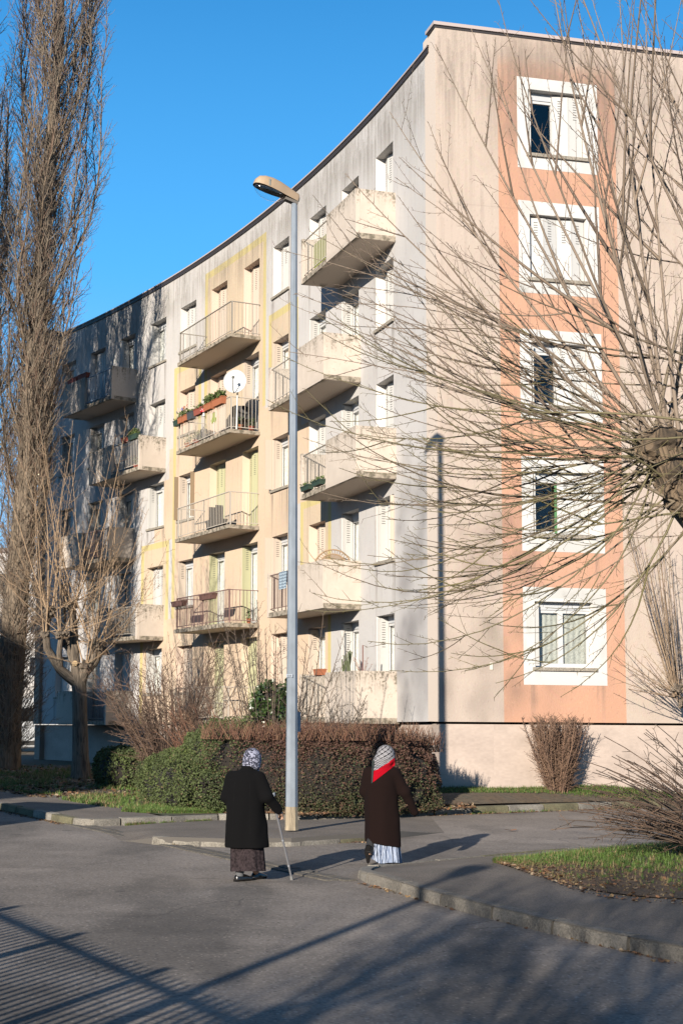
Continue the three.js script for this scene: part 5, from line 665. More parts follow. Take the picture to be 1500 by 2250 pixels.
  litter('leaf crumbs in the gutters', 1500, (Q) => { const p = [[[-0.9, -20.9], [1.95, -21.75]], [[1.47, -16.5], [3.5, -11.4]], [[3.66, -27.3], [8.5, -30.1]], [[-4.6, -27.9], [-2.9, -24.6]]][Math.floor(Q() * 4)], t = Q(), w = 0.16 * Q() * Q(), s = p[0][0] > 0 && p[1][1] > -12; return [lerp(p[0][0], p[1][0], t) - (s ? 0.02 + w : 0.02 + w * 0.8) + (p[0][1] === -20.9 ? w : 0), 0.0, lerp(p[0][1], p[1][1], t) + (s ? 0 : 0.02 + w)]; }, 0.035, 100);
  const one = mesh('fallen_leaf', lg, std(0.42, 0.17, 0.05, 0.8), scene); one.position.set(4.55, 0.02, -23.9); one.scale.set(0.2, 0.12, 0.12); tag(one, 'single orange leaf lying on the driveway asphalt', 'leaf');
}

// ---------------------------------------------------------------- people: smooth surfaces meshed from distance fields
const EDGES = [[0, 1], [2, 3], [4, 5], [6, 7], [0, 2], [1, 3], [4, 6], [5, 7], [0, 4], [1, 5], [2, 6], [3, 7]];
function surfaceNet(f, lo, hi, cell) {
  const n = lo.map((a, i) => Math.ceil((hi[i] - a) / cell) + 2), [nx, ny, nz] = n, val = new Float32Array(nx * ny * nz), id = new Int32Array(nx * ny * nz).fill(-1), P = [], I = [];
  const ix = (x, y, z) => x + nx * (y + ny * z);
  for (let z = 0; z < nz; z++) for (let y = 0; y < ny; y++) for (let x = 0; x < nx; x++) val[ix(x, y, z)] = f(lo[0] + x * cell, lo[1] + y * cell, lo[2] + z * cell);
  for (let z = 0; z < nz - 1; z++) for (let y = 0; y < ny - 1; y++) for (let x = 0; x < nx - 1; x++) {
    const c = []; let neg = 0; for (let k = 0; k < 8; k++) { const v = val[ix(x + (k & 1), y + (k >> 1 & 1), z + (k >> 2))]; c.push(v); if (v < 0) neg++; }
    if (!neg || neg === 8) continue; let sx = 0, sy = 0, sz = 0, m = 0;
    for (const [a, b] of EDGES) if ((c[a] < 0) !== (c[b] < 0)) { const t = c[a] / (c[a] - c[b]); sx += lerp(a & 1, b & 1, t); sy += lerp(a >> 1 & 1, b >> 1 & 1, t); sz += lerp(a >> 2, b >> 2, t); m++; }
    id[ix(x, y, z)] = P.length / 3; P.push(lo[0] + (x + sx / m) * cell, lo[1] + (y + sy / m) * cell, lo[2] + (z + sz / m) * cell);
  }
  const q = (a, b, c, d, s) => { if (a < 0 || b < 0 || c < 0 || d < 0) return; s ? I.push(a, b, c, a, c, d) : I.push(a, c, b, a, d, c); };
  for (let z = 1; z < nz - 1; z++) for (let y = 1; y < ny - 1; y++) for (let x = 1; x < nx - 1; x++) {
    const v = val[ix(x, y, z)] < 0;
    if (v !== val[ix(x + 1, y, z)] < 0) q(id[ix(x, y - 1, z - 1)], id[ix(x, y, z - 1)], id[ix(x, y, z)], id[ix(x, y - 1, z)], v);
    if (v !== val[ix(x, y + 1, z)] < 0) q(id[ix(x - 1, y, z - 1)], id[ix(x - 1, y, z)], id[ix(x, y, z)], id[ix(x, y, z - 1)], v);
    if (v !== val[ix(x, y, z + 1)] < 0) q(id[ix(x - 1, y - 1, z)], id[ix(x, y - 1, z)], id[ix(x, y, z)], id[ix(x - 1, y, z)], v);
  }
  const g = new THREE.BufferGeometry(); g.setAttribute('position', new THREE.Float32BufferAttribute(P, 3)); g.setIndex(I); g.computeVertexNormals(); g.setAttribute('uv', new THREE.Float32BufferAttribute(new Float32Array(P.length / 3 * 2), 2)); return g;
}
const smin = (a, b, k) => { const h = Math.max(k - Math.abs(a - b), 0) / k; return Math.min(a, b) - h * h * k * 0.25; };
function capsule(p, a, b, ra, rb) { const x = b[0] - a[0], y = b[1] - a[1], z = b[2] - a[2], px = p[0] - a[0], py = p[1] - a[1], pz = p[2] - a[2], t = clamp((px * x + py * y + pz * z) / (x * x + y * y + z * z)); return Math.hypot(px - x * t, py - y * t, pz - z * t) - lerp(ra, rb, t); }
const ellip = (p, c, r) => { const x = (p[0] - c[0]) / r[0], y = (p[1] - c[1]) / r[1], z = (p[2] - c[2]) / r[2], l = Math.hypot(x, y, z); return (l - 1) * Math.min(r[0], r[1], r[2]); };
// a stack of ellipses [y, cx, cz, rx, rz] joined smoothly
function column(p, st) { const y = p[1]; let i = 0; while (i < st.length - 2 && y > st[i + 1][0]) i++; const a = st[i], b = st[i + 1], t = smooth(0, 1, clamp((y - a[0]) / (b[0] - a[0]))), cx = lerp(a[1], b[1], t), cz = lerp(a[2], b[2], t), rx = lerp(a[3], b[3], t), rz = lerp(a[4], b[4], t), d = (Math.hypot((p[0] - cx) / rx, (p[2] - cz) / rz) - 1) * Math.min(rx, rz), o = Math.max(st[0][0] - y, y - st[st.length - 1][0]); return Math.max(d, o); }
function uvFrom(g, fn) { const p = g.attributes.position, u = g.attributes.uv; for (let i = 0; i < p.count; i++) { const q = fn(p.getX(i), p.getY(i), p.getZ(i)); u.setXY(i, q[0], q[1]); } return g; }
const skin = std(0.42, 0.25, 0.17, 0.6), shoeMat = std(0.012, 0.011, 0.011, 0.22);
const woolBump = texture(256, 256, (u, v) => { const g = fbm(u * 90, v * 90, 2, 90, 501); return [g, g, g]; }, false); woolBump.repeat.set(3, 3);
// body: legs, torso, arms, neck and a head with a face; the hands have five fingers each (figure faces -z)
function hand(p, w, dir, side, palm) {   // w wrist, dir to the fingers, side to the thumb, palm normal the fingers curl to
  const at2 = (a, b, c) => [w[0] + dir[0] * a + side[0] * b + palm[0] * c, w[1] + dir[1] * a + side[1] * b + palm[1] * c, w[2] + dir[2] * a + side[2] * b + palm[2] * c];
  let d = capsule(p, at2(0.0, 0, 0), at2(0.035, 0, 0), 0.024, 0.03); d = smin(d, capsule(p, at2(0.05, 0.02, 0), at2(0.08, 0.024, 0.002), 0.019, 0.016), 0.02); d = smin(d, capsule(p, at2(0.045, -0.02, 0), at2(0.075, -0.024, 0.004), 0.018, 0.015), 0.02);
  let fd = 9; [[0.027, 0.07, 1], [0.009, 0.078, 1], [-0.009, 0.072, 1], [-0.026, 0.056, 1]].forEach(([s, l]) => { const k0 = at2(0.078, s, 0.002), k1 = at2(0.078 + l * 0.42, s * 1.08, 0.012), k2 = at2(0.078 + l * 0.5, s * 1.05, 0.036), k3 = at2(0.078 + l * 0.3, s, 0.048); fd = Math.min(fd, smin(capsule(p, k0, k1, 0.0095, 0.0088), smin(capsule(p, k1, k2, 0.0088, 0.0082), capsule(p, k2, k3, 0.0082, 0.0072), 0.004), 0.004)); });
  d = smin(d, fd, 0.007); const t0 = at2(0.022, 0.022, 0.004), t1 = at2(0.05, 0.044, 0.02), t2 = at2(0.075, 0.036, 0.036); return smin(d, smin(capsule(p, t0, t1, 0.013, 0.0105), capsule(p, t1, t2, 0.0105, 0.0085), 0.006), 0.01);
}
function makeBody(B) {
  const limb = (p) => { let d = 9; for (const [a, b, ra, rb] of B.bones) d = smin(d, capsule(p, a, b, ra, rb), 0.035); return d; };
  const H = B.head, head = (p) => { const x = p[0] - H[0], y = p[1] - H[1], z = p[2] - H[2], q = [x, y, z]; let d = ellip(q, [0, 0.02, 0.01], [0.072, 0.098, 0.092]); d = smin(d, ellip(q, [0, -0.05, -0.03], [0.055, 0.06, 0.06]), 0.04); d = smin(d, capsule(q, [0, 0.015, -0.085], [0, -0.025, -0.104], 0.009, 0.014), 0.014); for (const s of [-1, 1]) { d = Math.max(d, -ellip(q, [s * 0.03, 0.018, -0.095], [0.017, 0.012, 0.014])); d = Math.min(d, ellip(q, [s * 0.03, 0.018, -0.079], [0.0115, 0.0105, 0.0105])); d = smin(d, ellip(q, [s * 0.074, 0, 0.01], [0.012, 0.03, 0.02]), 0.008); } d = Math.max(d, -ellip(q, [0, -0.058, -0.094], [0.024, 0.0035, 0.012])); return d; };
  const lo = [9, 9, 9], hi = [-9, -9, -9]; for (const [a, b, ra, rb] of B.bones) for (const [q, r] of [[a, ra], [b, rb]]) for (let c = 0; c < 3; c++) { lo[c] = Math.min(lo[c], q[c] - r - 0.03); hi[c] = Math.max(hi[c], q[c] + r + 0.03); }
  const gs = [];
  const wrap = (f) => (x, y, z) => f([x, y, z]);
  gs.push(surfaceNet(wrap(limb), lo, hi, 0.014), surfaceNet(wrap((p) => smin(head(p), capsule(p, [H[0], H[1] - 0.06, H[2] + 0.02], B.neck, 0.05, 0.055), 0.03)), [H[0] - 0.11, H[1] - 0.17, H[2] - 0.14], [H[0] + 0.11, H[1] + 0.15, H[2] + 0.14], 0.0045));
  for (const h of B.hands) gs.push(surfaceNet(wrap((p) => hand(p, ...h)), h[0].map((v) => v - 0.16), h[0].map((v) => v + 0.16), 0.0035));
  return mergeGeometries(gs);
}
const clothMat = (r, g, b, o = {}) => new THREE.MeshPhysicalMaterial({ color: rgbK(r, g, b), roughness: 1, specularIntensity: 0.2, bumpMap: woolBump, bumpScale: 0.002, side: THREE.DoubleSide, ...o });
const folds = (p, amp, s) => amp * (1.6 * Math.sin(Math.atan2(p[0], p[2]) * 7 + s + 3 * vnoise(p[0] * 3 + s, p[1] * 2)) * smooth(1.15, 0.5, p[1]) + 1.4 * (vnoise(p[0] * 9 + s, p[1] * 7 + p[2] * 9) - 0.5));
function shoe(root, x, y, z, turn, pitch) { const g = sheet((u, v) => { const a = u * 2 * Math.PI, l = v, w = 0.028 + 0.018 * Math.sin(Math.PI * Math.min(1, l * 1.1 + 0.15)) * (1 - 0.25 * l), top = l < 0.4 ? 0.07 - 0.02 * l : lerp(0.062, 0.03, smooth(0.4, 0.95, l)), e = Math.sqrt(Math.max(0, 1 - Math.pow(Math.abs(2 * l - 1), 5))), c = Math.cos(a), s = Math.sin(a); return [Math.sign(c) * Math.pow(Math.abs(c), 0.7) * w * e, s > 0 ? 0.02 + s * top * Math.max(0.4, e) : 0.02 + s * 0.02, 0.07 - l * 0.25]; }, 22, 18); const m = mesh('shoe', g, shoeMat, root); m.position.set(x, y, z); m.rotation.set(pitch, turn, 0, 'YXZ'); const h = mesh('heel', new G().box(-0.028, -0.005, 0.01, 0.028, 0.022, 0.066).build(), shoeMat, m); return m; }
function skirt(root, st, pleats, amp, mat, nu = 96, nv = 20, hem = () => 0) { const m = mesh('skirt', sheet((u, v) => { const a = u * 2 * Math.PI, y = lerp(st[0][0], st[1][0], v), cx = lerp(st[0][1], st[1][1], v), cz = lerp(st[0][2], st[1][2], v), k = 1 + amp * (1 - v * 0.6) * (Math.sin(a * pleats + 1.5 * Math.sin(a * 3)) + 0.5 * Math.sin(a * pleats * 1.7 + 1)); return [cx + Math.sin(a) * lerp(st[0][3], st[1][3], v) * k, y + hem(a) * (1 - v), cz + Math.cos(a) * lerp(st[0][4], st[1][4], v) * k, u * 1.4, y]; }, nu, nv), mat, root); return m; }
// first woman: black coat, leopard print scarf, crutch
{
  const root = tag(base('person', 0.1, 0, -16.62, -0.3), 'person in long black coat and leopard print headscarf, walking away with a crutch', 'person');
  const S = [[0.0, 1.17, 0.02], [-0.165, 1.2, 0.03], [0.175, 1.2, 0.03]];
  const wr = [0.365, 0.805, -0.12], body = { head: [0.055, 1.385, -0.085], neck: [0.03, 1.23, 0.0], bones: [[[0, 0.72, 0], [0, 0.92, 0], 0.15, 0.15], [[0, 0.92, 0], [0.01, 1.15, 0.01], 0.14, 0.13], [[-0.12, 1.19, 0.02], [0.13, 1.19, 0.02], 0.065, 0.065], [[-0.165, 1.18, 0.02], [-0.2, 0.95, 0.03], 0.05, 0.042], [[-0.2, 0.95, 0.03], [-0.12, 0.86, -0.17], 0.04, 0.026], [[0.175, 1.18, 0.02], [0.28, 0.97, 0.03], 0.05, 0.042], [[0.28, 0.97, 0.03], wr, 0.04, 0.026], [[-0.07, 0.75, 0], [-0.065, 0.42, -0.01], 0.085, 0.058], [[-0.065, 0.42, -0.01], [-0.06, 0.09, 0.01], 0.052, 0.04], [[0.07, 0.75, 0], [0.07, 0.44, -0.1], 0.085, 0.058], [[0.07, 0.44, -0.1], [0.07, 0.1, -0.2], 0.052, 0.04], [[0.03, 1.2, 0], [0.04, 1.3, -0.04], 0.055, 0.052]], hands: [[wr, nrm([0.16, -0.55, -0.75]), nrm([-0.8, 0.4, -0.35]), nrm([-0.55, -0.68, 0.4])], [[-0.12, 0.86, -0.17], nrm([0.4, -0.25, -0.85]), nrm([0.2, 0.95, -0.2]), nrm([0.85, -0.1, 0.4])]] };
  mesh('body', makeBody(body), skin, root);
  const st = [[0.375, 0.02, 0.01, 0.258, 0.20], [0.6, 0.015, 0.01, 0.243, 0.19], [0.85, 0.0, 0.01, 0.228, 0.185], [1.02, 0.0, 0.01, 0.218, 0.175], [1.15, 0.0, 0.02, 0.205, 0.15], [1.235, 0.01, 0.02, 0.16, 0.115], [1.29, 0.025, 0.0, 0.085, 0.085], [1.325, 0.03, -0.01, 0.07, 0.072]];
  const coat = (x, y, z) => { const p = [x, y, z]; let d = column(p, st); d = smin(d, smin(capsule(p, [-0.165, 1.185, 0.02], [-0.225, 0.96, 0.035], 0.078, 0.068), capsule(p, [-0.225, 0.96, 0.035], [-0.16, 0.87, -0.13], 0.066, 0.056), 0.03), 0.045); d = smin(d, smin(capsule(p, [0.165, 1.185, 0.02], [0.27, 0.975, 0.035], 0.08, 0.07), capsule(p, [0.27, 0.975, 0.035], [0.36, 0.825, -0.1], 0.068, 0.052), 0.03), 0.04); d += folds(p, 0.004, 3); return Math.max(d, 0.392 + 0.02 * x - y); };
  mesh('coat', surfaceNet(coat, [-0.36, 0.36, -0.3], [0.45, 1.36, 0.27], 0.0125), clothMat(0.0042, 0.0042, 0.0048), root);
  const seam = new G(); for (const s of [-0.085, 0.095]) { const a = []; for (let k = 0; k <= 16; k++) { const y = lerp(0.55, 1.16, k / 16); let z = 0.3; while (z > 0 && coat(s * (1 + 0.2 * (1 - k / 16)), y, z) > 0) z -= 0.003; a.push([s * (1 + 0.2 * (1 - k / 16)), y, z]); } seam.tube(a, a.map(() => 0.0028), 4, false); } mesh('seam', seam.build(), clothMat(0.009, 0.009, 0.01), root);
  const leo = canvasTex(512, 512, (g, w, h) => { g.fillStyle = '#453d40'; g.fillRect(0, 0, w, h); const R = rng(6); for (let i = 0; i < 560; i++) { const x = R() * w, y = R() * h, r = 7 + R() * 6; g.strokeStyle = '#171316'; g.lineWidth = 3.6; g.beginPath(); g.arc(x, y, r, R() * 6, R() * 6 + 4.2); g.stroke(); } }); leo.wrapS = leo.wrapT = THREE.RepeatWrapping; leo.repeat.set(2.2, 2.4);
  skirt(root, [[0.115, 0.03, -0.02, 0.205, 0.175], [0.62, 0.01, 0, 0.185, 0.16]], 11, 0.035, clothMat(0.75, 0.72, 0.72, { map: leo, bumpScale: 0.0005 }), 120, 20, (a) => 0.02 * Math.sin(a + 1));
  mesh('stocking', new G().tube([[-0.06, 0.06, 0.02], [-0.06, 0.2, 0.01], [-0.062, 0.36, 0]], [0.047, 0.056, 0.062], 12, false).build(), std(0.10, 0.105, 0.115, 0.9), root);
  shoe(root, -0.062, 0.003, 0.015, -0.75, 0); shoe(root, 0.06, 0.003, -0.24, -0.5, 0);
  const lsc = canvasTex(512, 512, (g, w, h) => { g.fillStyle = '#a4a6b6'; g.fillRect(0, 0, w, h); const R = rng(8); for (let i = 0; i < 620; i++) { const x = R() * w, y = R() * h, r = 7 + R() * 6; g.fillStyle = '#5d6070'; g.beginPath(); g.ellipse(x, y, r * 0.8, r * 0.6, R() * 3, 0, 7); g.fill(); g.strokeStyle = '#0f1018'; g.lineWidth = 4.6; g.beginPath(); g.ellipse(x, y, r, r * 0.75, R() * 3, R() * 6, R() * 6 + 4.6); g.stroke(); } });
  const hc = body.head, scarf = (x, y, z) => { const p = [x - hc[0], y - hc[1], z - hc[2]]; let d = ellip(p, [0, 0.025, 0.015], [0.106, 0.118, 0.118]); d = smin(d, ellip(p, [0, -0.06, 0.05], [0.098, 0.085, 0.085]), 0.06); d = Math.max(d, -ellip(p, [0, -0.01, -0.1], [0.068, 0.095, 0.07])); d = smin(d, capsule(p, [-0.03, -0.125, -0.08], [0.03, -0.125, -0.08], 0.03, 0.03), 0.04); d += 0.004 * Math.sin(p[1] * 60 + p[0] * 40) * smooth(0.02, -0.1, p[1]); return d; };
  mesh('headscarf', uvFrom(surfaceNet(scarf, [hc[0] - 0.14, hc[1] - 0.19, hc[2] - 0.16], [hc[0] + 0.14, hc[1] + 0.17, hc[2] + 0.17], 0.0065), (x, y, z) => [0.5 + Math.atan2(x - hc[0], z - hc[2]) / 4.2, (y - hc[1]) * 2.6 + 0.5]), clothMat(0.85, 0.85, 0.9, { map: lsc, bumpScale: 0.0005 }), root);
  mesh('scarf_end', sheet((u, v) => [hc[0] - 0.10 - 0.075 * u, hc[1] - 0.075 - 0.075 * u - 0.035 * v * (1 - u * 0.8), hc[2] + 0.03 + 0.02 * Math.sin(v * 5) + 0.01 * u], 10, 6), clothMat(0.5, 0.52, 0.5, { bumpScale: 0.0003 }), root);
}
{ // forearm crutch in her right hand: from the cuff to the rubber tip
  const root = tag(base('crutch', 0.375, 0, -16.5), 'grey metal forearm crutch held by the person in black', 'crutch'), met = std(0.30, 0.30, 0.32, 0.4, { metalness: 0.5 }), pl = std(0.30, 0.32, 0.35, 0.5);
  const top = [0.0, 0.975, 0.0], hn = [0.075, 0.80, -0.1], tip = [0.268, 0.02, -0.30];
  mesh('shaft', new G().tube([hn, tip], [0.0135, 0.0115], 12, true).build(), met, root); mesh('forearm_bar', new G().tube([[top[0], top[1] - 0.01, top[2]], [0.035, 0.9, -0.035], hn], [0.016, 0.017, 0.022], 10, true).build(), pl, root);
  mesh('cuff', sheet((u, v) => { const a = lerp(-0.35, Math.PI + 0.35, u); return [top[0] + 0.008 - 0.058 * Math.cos(a), top[1] + 0.012 + 0.03 * Math.sin(a) * 0 + lerp(-0.02, 0.022, v) + 0.02 * Math.cos(a) * -1, top[2] - 0.035 + 0.05 * Math.sin(a)]; }, 24, 4), std(0.36, 0.38, 0.41, 0.45, { side: THREE.DoubleSide }), root);
  mesh('grip', new G().tube([hn, [hn[0] + 0.02, hn[1] + 0.01, hn[2] - 0.115]], [0.017, 0.015], 12, true).build(), std(0.05, 0.05, 0.055, 0.6), root);
  mesh('rubber_tip', new G().tube([[0.262, 0.045, -0.293], [0.27, 0.0, -0.302]], [0.016, 0.02], 12, true).build(), std(0.2, 0.2, 0.2, 0.8), root);
  const j = new G(); for (const t of [0.42, 0.8]) { const q = at([hn, tip], t).p, e = at([hn, tip], t + 0.02).p; j.tube([q, e], [0.0145, 0.0145], 10, true); } mesh('collar', j.build(), pl, root, true);
}
// second woman: dark brown coat, black and white scarf with a red edge
{
  const root = tag(base('person', 1.87, 0.0, -18.6, -0.12), 'person in dark brown coat and black white and red headscarf, stepping onto the driveway', 'person');
  const wr = [0.345, 0.86, 0.0], body = { head: [0.055, 1.385, -0.10], neck: [0.03, 1.23, 0.0], bones: [[[0, 0.72, 0], [0, 0.92, 0], 0.15, 0.15], [[0, 0.92, 0], [0.01, 1.15, 0.01], 0.14, 0.13], [[-0.12, 1.18, 0.02], [0.14, 1.18, 0.02], 0.065, 0.065], [[-0.165, 1.17, 0.02], [-0.2, 0.93, -0.02], 0.05, 0.042], [[-0.2, 0.93, -0.02], [-0.12, 0.98, -0.24], 0.04, 0.026], [[0.19, 1.16, 0.02], [0.3, 0.93, 0.03], 0.05, 0.042], [[0.3, 0.93, 0.03], wr, 0.04, 0.026], [[-0.07, 0.75, 0], [-0.09, 0.42, 0.03], 0.085, 0.058], [[-0.09, 0.42, 0.03], [-0.155, 0.16, 0.2], 0.052, 0.04], [[0.07, 0.75, 0], [0.05, 0.44, -0.1], 0.085, 0.058], [[0.05, 0.44, -0.1], [0.05, 0.1, -0.12], 0.052, 0.04], [[0.03, 1.2, 0], [0.045, 1.3, -0.05], 0.055, 0.052]], hands: [[[0.34, 0.865, 0.005], nrm([0.3, -0.92, -0.2]), nrm([-0.25, 0, -0.95]), nrm([-0.9, -0.2, 0.2])], [[-0.12, 0.98, -0.24], nrm([0.5, 0.1, -0.8]), nrm([0.1, 0.95, 0.1]), nrm([0.8, -0.1, 0.5])]] };
  mesh('body', makeBody(body), skin, root);
  const st = [[0.19, 0.02, 0.02, 0.232, 0.19], [0.5, 0.015, 0.015, 0.225, 0.185], [0.8, 0.0, 0.01, 0.22, 0.185], [1.0, 0.0, 0.01, 0.215, 0.18], [1.13, 0.0, 0.02, 0.205, 0.155], [1.22, 0.01, 0.02, 0.16, 0.12], [1.28, 0.03, 0.0, 0.085, 0.085], [1.31, 0.03, -0.01, 0.07, 0.072]];
  const coat = (x, y, z) => { const p = [x, y, z]; let d = column(p, st); d = smin(d, smin(capsule(p, [-0.155, 1.165, 0.02], [-0.215, 0.935, -0.01], 0.085, 0.074), capsule(p, [-0.215, 0.935, -0.01], [-0.15, 0.97, -0.22], 0.07, 0.056), 0.03), 0.045); d = smin(d, smin(capsule(p, [0.165, 1.16, 0.02], [0.3, 0.935, 0.035], 0.086, 0.072), capsule(p, [0.3, 0.935, 0.035], [0.425, 0.67, -0.06], 0.07, 0.056), 0.03), 0.04); d += folds(p, 0.0035, 8); return Math.max(d, 0.262 - 0.15 * x - y); };
  mesh('coat', surfaceNet(coat, [-0.36, 0.17, -0.34], [0.52, 1.34, 0.27], 0.0125), clothMat(0.0105, 0.0052, 0.0046), root);
  const stripe = canvasTex(512, 256, (g, w, h) => { g.fillStyle = '#8e9cb6'; g.fillRect(0, 0, w, h); const R = rng(9); for (let i = 0; i < 210; i++) { const x = R() * w; g.strokeStyle = ['#c3cbdb', '#48546e', '#aab6cc', '#1f2738'][i % 4]; g.lineWidth = 1.5 + R() * 3; g.beginPath(); g.moveTo(x, 0); for (let y = 0; y <= h; y += 16) g.lineTo(x + 5 * Math.sin(y * 0.05 + i) + 3 * R(), y); g.stroke(); } }); stripe.wrapS = stripe.wrapT = THREE.RepeatWrapping; stripe.repeat.set(1.4, 2);
  skirt(root, [[0.035, 0.03, 0.02, 0.22, 0.19], [0.5, 0.01, 0.01, 0.195, 0.165]], 14, 0.05, clothMat(0.95, 0.95, 0.95, { map: stripe, bumpScale: 0.0003 }), 140, 20, (a) => 0.075 * smooth(-0.1, -0.9, Math.sin(a)) + 0.01 * Math.sin(a * 3));
  mesh('stocking', new G().tube([[-0.09, 0.42, 0.03], [-0.155, 0.2, 0.17], [-0.165, 0.15, 0.215]], [0.066, 0.056, 0.05], 12, true).build(), std(0.012, 0.012, 0.014, 0.9), root); mesh('stocking', new G().tube([[0.05, 0.44, -0.1], [0.05, 0.05, -0.12]], [0.066, 0.05], 12, true).build(), std(0.03, 0.03, 0.035, 0.9), root);
  const ls = shoe(root, -0.165, 0.195, 0.25, 0.05, -1.3); shoe(root, 0.05, 0.003, -0.12, -0.1, 0);
  const hound = canvasTex(512, 512, (g, w, h) => { g.fillStyle = '#0d0d0f'; g.fillRect(0, 0, w, h); const n = 15, s = w / n; g.fillStyle = '#96959a'; for (let i = 0; i < n; i++) for (let j = 0; j < n; j++) { const x = i * s, y = j * s; if ((i + j) % 2) { g.fillRect(x, y, s, s); } else { g.beginPath(); g.moveTo(x, y); g.lineTo(x + s * 0.5, y); g.lineTo(x, y + s * 0.5); g.fill(); g.beginPath(); g.moveTo(x + s, y + s * 0.1); g.lineTo(x + s, y + s * 0.6); g.lineTo(x + s * 0.6, y + s); g.lineTo(x + s * 0.1, y + s); g.fill(); } } });
  const hc = body.head, scarf = (x, y, z) => { const p = [x - hc[0], y - hc[1], z - hc[2]]; let d = ellip(p, [0, 0.02, 0.02], [0.12, 0.126, 0.132]); d = smin(d, ellip(p, [-0.01, -0.07, 0.065], [0.125, 0.095, 0.1]), 0.06); d = smin(d, ellip(p, [-0.085, -0.085, 0.06], [0.085, 0.085, 0.085]), 0.05); d = Math.max(d, -ellip(p, [0, -0.01, -0.1], [0.068, 0.095, 0.07])); d = smin(d, capsule(p, [-0.03, -0.13, -0.08], [0.03, -0.13, -0.08], 0.03, 0.03), 0.04); d += 0.005 * Math.sin(p[1] * 50 - p[0] * 60) * smooth(0.03, -0.1, p[1]); return d; };
  mesh('headscarf', uvFrom(surfaceNet(scarf, [hc[0] - 0.17, hc[1] - 0.2, hc[2] - 0.16], [hc[0] + 0.15, hc[1] + 0.17, hc[2] + 0.19], 0.0065), (x, y, z) => [0.5 + Math.atan2(x - hc[0], z - hc[2]) / 4.6, (y - hc[1]) * 2.3 + 0.5]), clothMat(0.92, 0.92, 0.92, { map: hound, bumpScale: 0.0003 }), root);
  // the corner of the scarf lying over the back
  const back = (x, y) => { let z = 0.32; while (z > 0 && coat(x, y, z) > 0 && scarf(x, y, z) > 0) z -= 0.004; return z + 0.012; };
  const tail = canvasTex(256, 256, (g, w, h) => { g.fillStyle = '#a3061c'; g.fillRect(0, 0, w, h); g.drawImage(hound.image, 0, 0, 300, 300, 0, 0, w, h * 0.52); g.globalCompositeOperation = 'source-over'; g.fillStyle = '#a3061c'; g.beginPath(); g.moveTo(w, 0); g.lineTo(w, h); g.lineTo(0, h); g.lineTo(0, h * 0.6); g.lineTo(w * 0.7, h * 0.36); g.fill(); g.fillStyle = '#16090c'; for (let i = 0; i < 14; i++) g.fillRect(w * (0.2 + 0.05 * i), h * (0.8 - 0.03 * i), 8, 3.4); });
  const q = (u, v) => { const a = [hc[0] + 0.115, hc[1] - 0.02], b = [hc[0] - 0.14, hc[1] - 0.03], c = [-0.105, 1.055], d = [hc[0] + 0.12, hc[1] - 0.115], x0 = lerp(b[0], a[0], u), y0 = lerp(b[1], a[1], u), x1 = lerp(c[0], d[0], u), y1 = lerp(c[1], d[1], u); return [lerp(x0, x1, v), lerp(y0, y1, v)]; };
  mesh('scarf_corner', sheet((u, v) => { const [x, y] = q(u, v); return [x, y, back(x, y) + 0.004 * Math.sin(v * 9 + u * 4), u, 1 - v]; }, 26, 22), clothMat(0.95, 0.95, 0.95, { map: tail, bumpScale: 0.0003 }), root);
  mesh('scarf_border', sheet((u, v) => { const x = lerp(hc[0] - 0.145, -0.11, u) - 0.03 * v * (1 - 0.5 * u), y = lerp(hc[1] - 0.05, 1.05, u) - 0.01 * v; return [x, y, back(x, y) + 0.004 * Math.sin(u * 8)]; }, 16, 4), clothMat(0.035, 0.045, 0.045, { bumpScale: 0.0003 }), root);
}

// ---------------------------------------------------------------- things on the balconies
function onBal(name, key, x, y, z, label, category, group) { const b = balconies[key], p = b.root.localToWorld(V(x, y, z)); bld.updateMatrixWorld(true); const o = tag(base(name, p.x, p.y, p.z, b.root.rotation.y), label, category, group); return o; }
bld.updateMatrixWorld(true);
const terra = std(0.40, 0.135, 0.06, 0.85), brick = std(0.30, 0.075, 0.05, 0.85), dgreen = std(0.03, 0.06, 0.04, 0.6), dgrey = std(0.07, 0.075, 0.085, 0.6), brownPl = std(0.15, 0.075, 0.06, 0.7), black = std(0.012, 0.012, 0.014, 0.6), whitePl = std(0.62, 0.62, 0.6, 0.5);
function boxGeo(w, h, d) { const g = new G(), a = w / 2, b = a * 0.9, z0 = d / 2, z1 = d * 0.4, q = (x, y, z) => [x, y, z]; g.quad(q(-b, 0, z1), q(b, 0, z1), q(a, h, z0), q(-a, h, z0)).quad(q(b, 0, -z1), q(-b, 0, -z1), q(-a, h, -z0), q(a, h, -z0)).quad(q(b, 0, z1), q(b, 0, -z1), q(a, h, -z0), q(a, h, z0)).quad(q(-b, 0, -z1), q(-b, 0, z1), q(-a, h, z0), q(-a, h, -z0)).quad(q(-b, 0, -z1), q(b, 0, -z1), q(b, 0, z1), q(-b, 0, z1)); g.box(-a - 0.008, h - 0.025, -z0 - 0.008, a + 0.008, h, z0 + 0.008); return g.build(); }
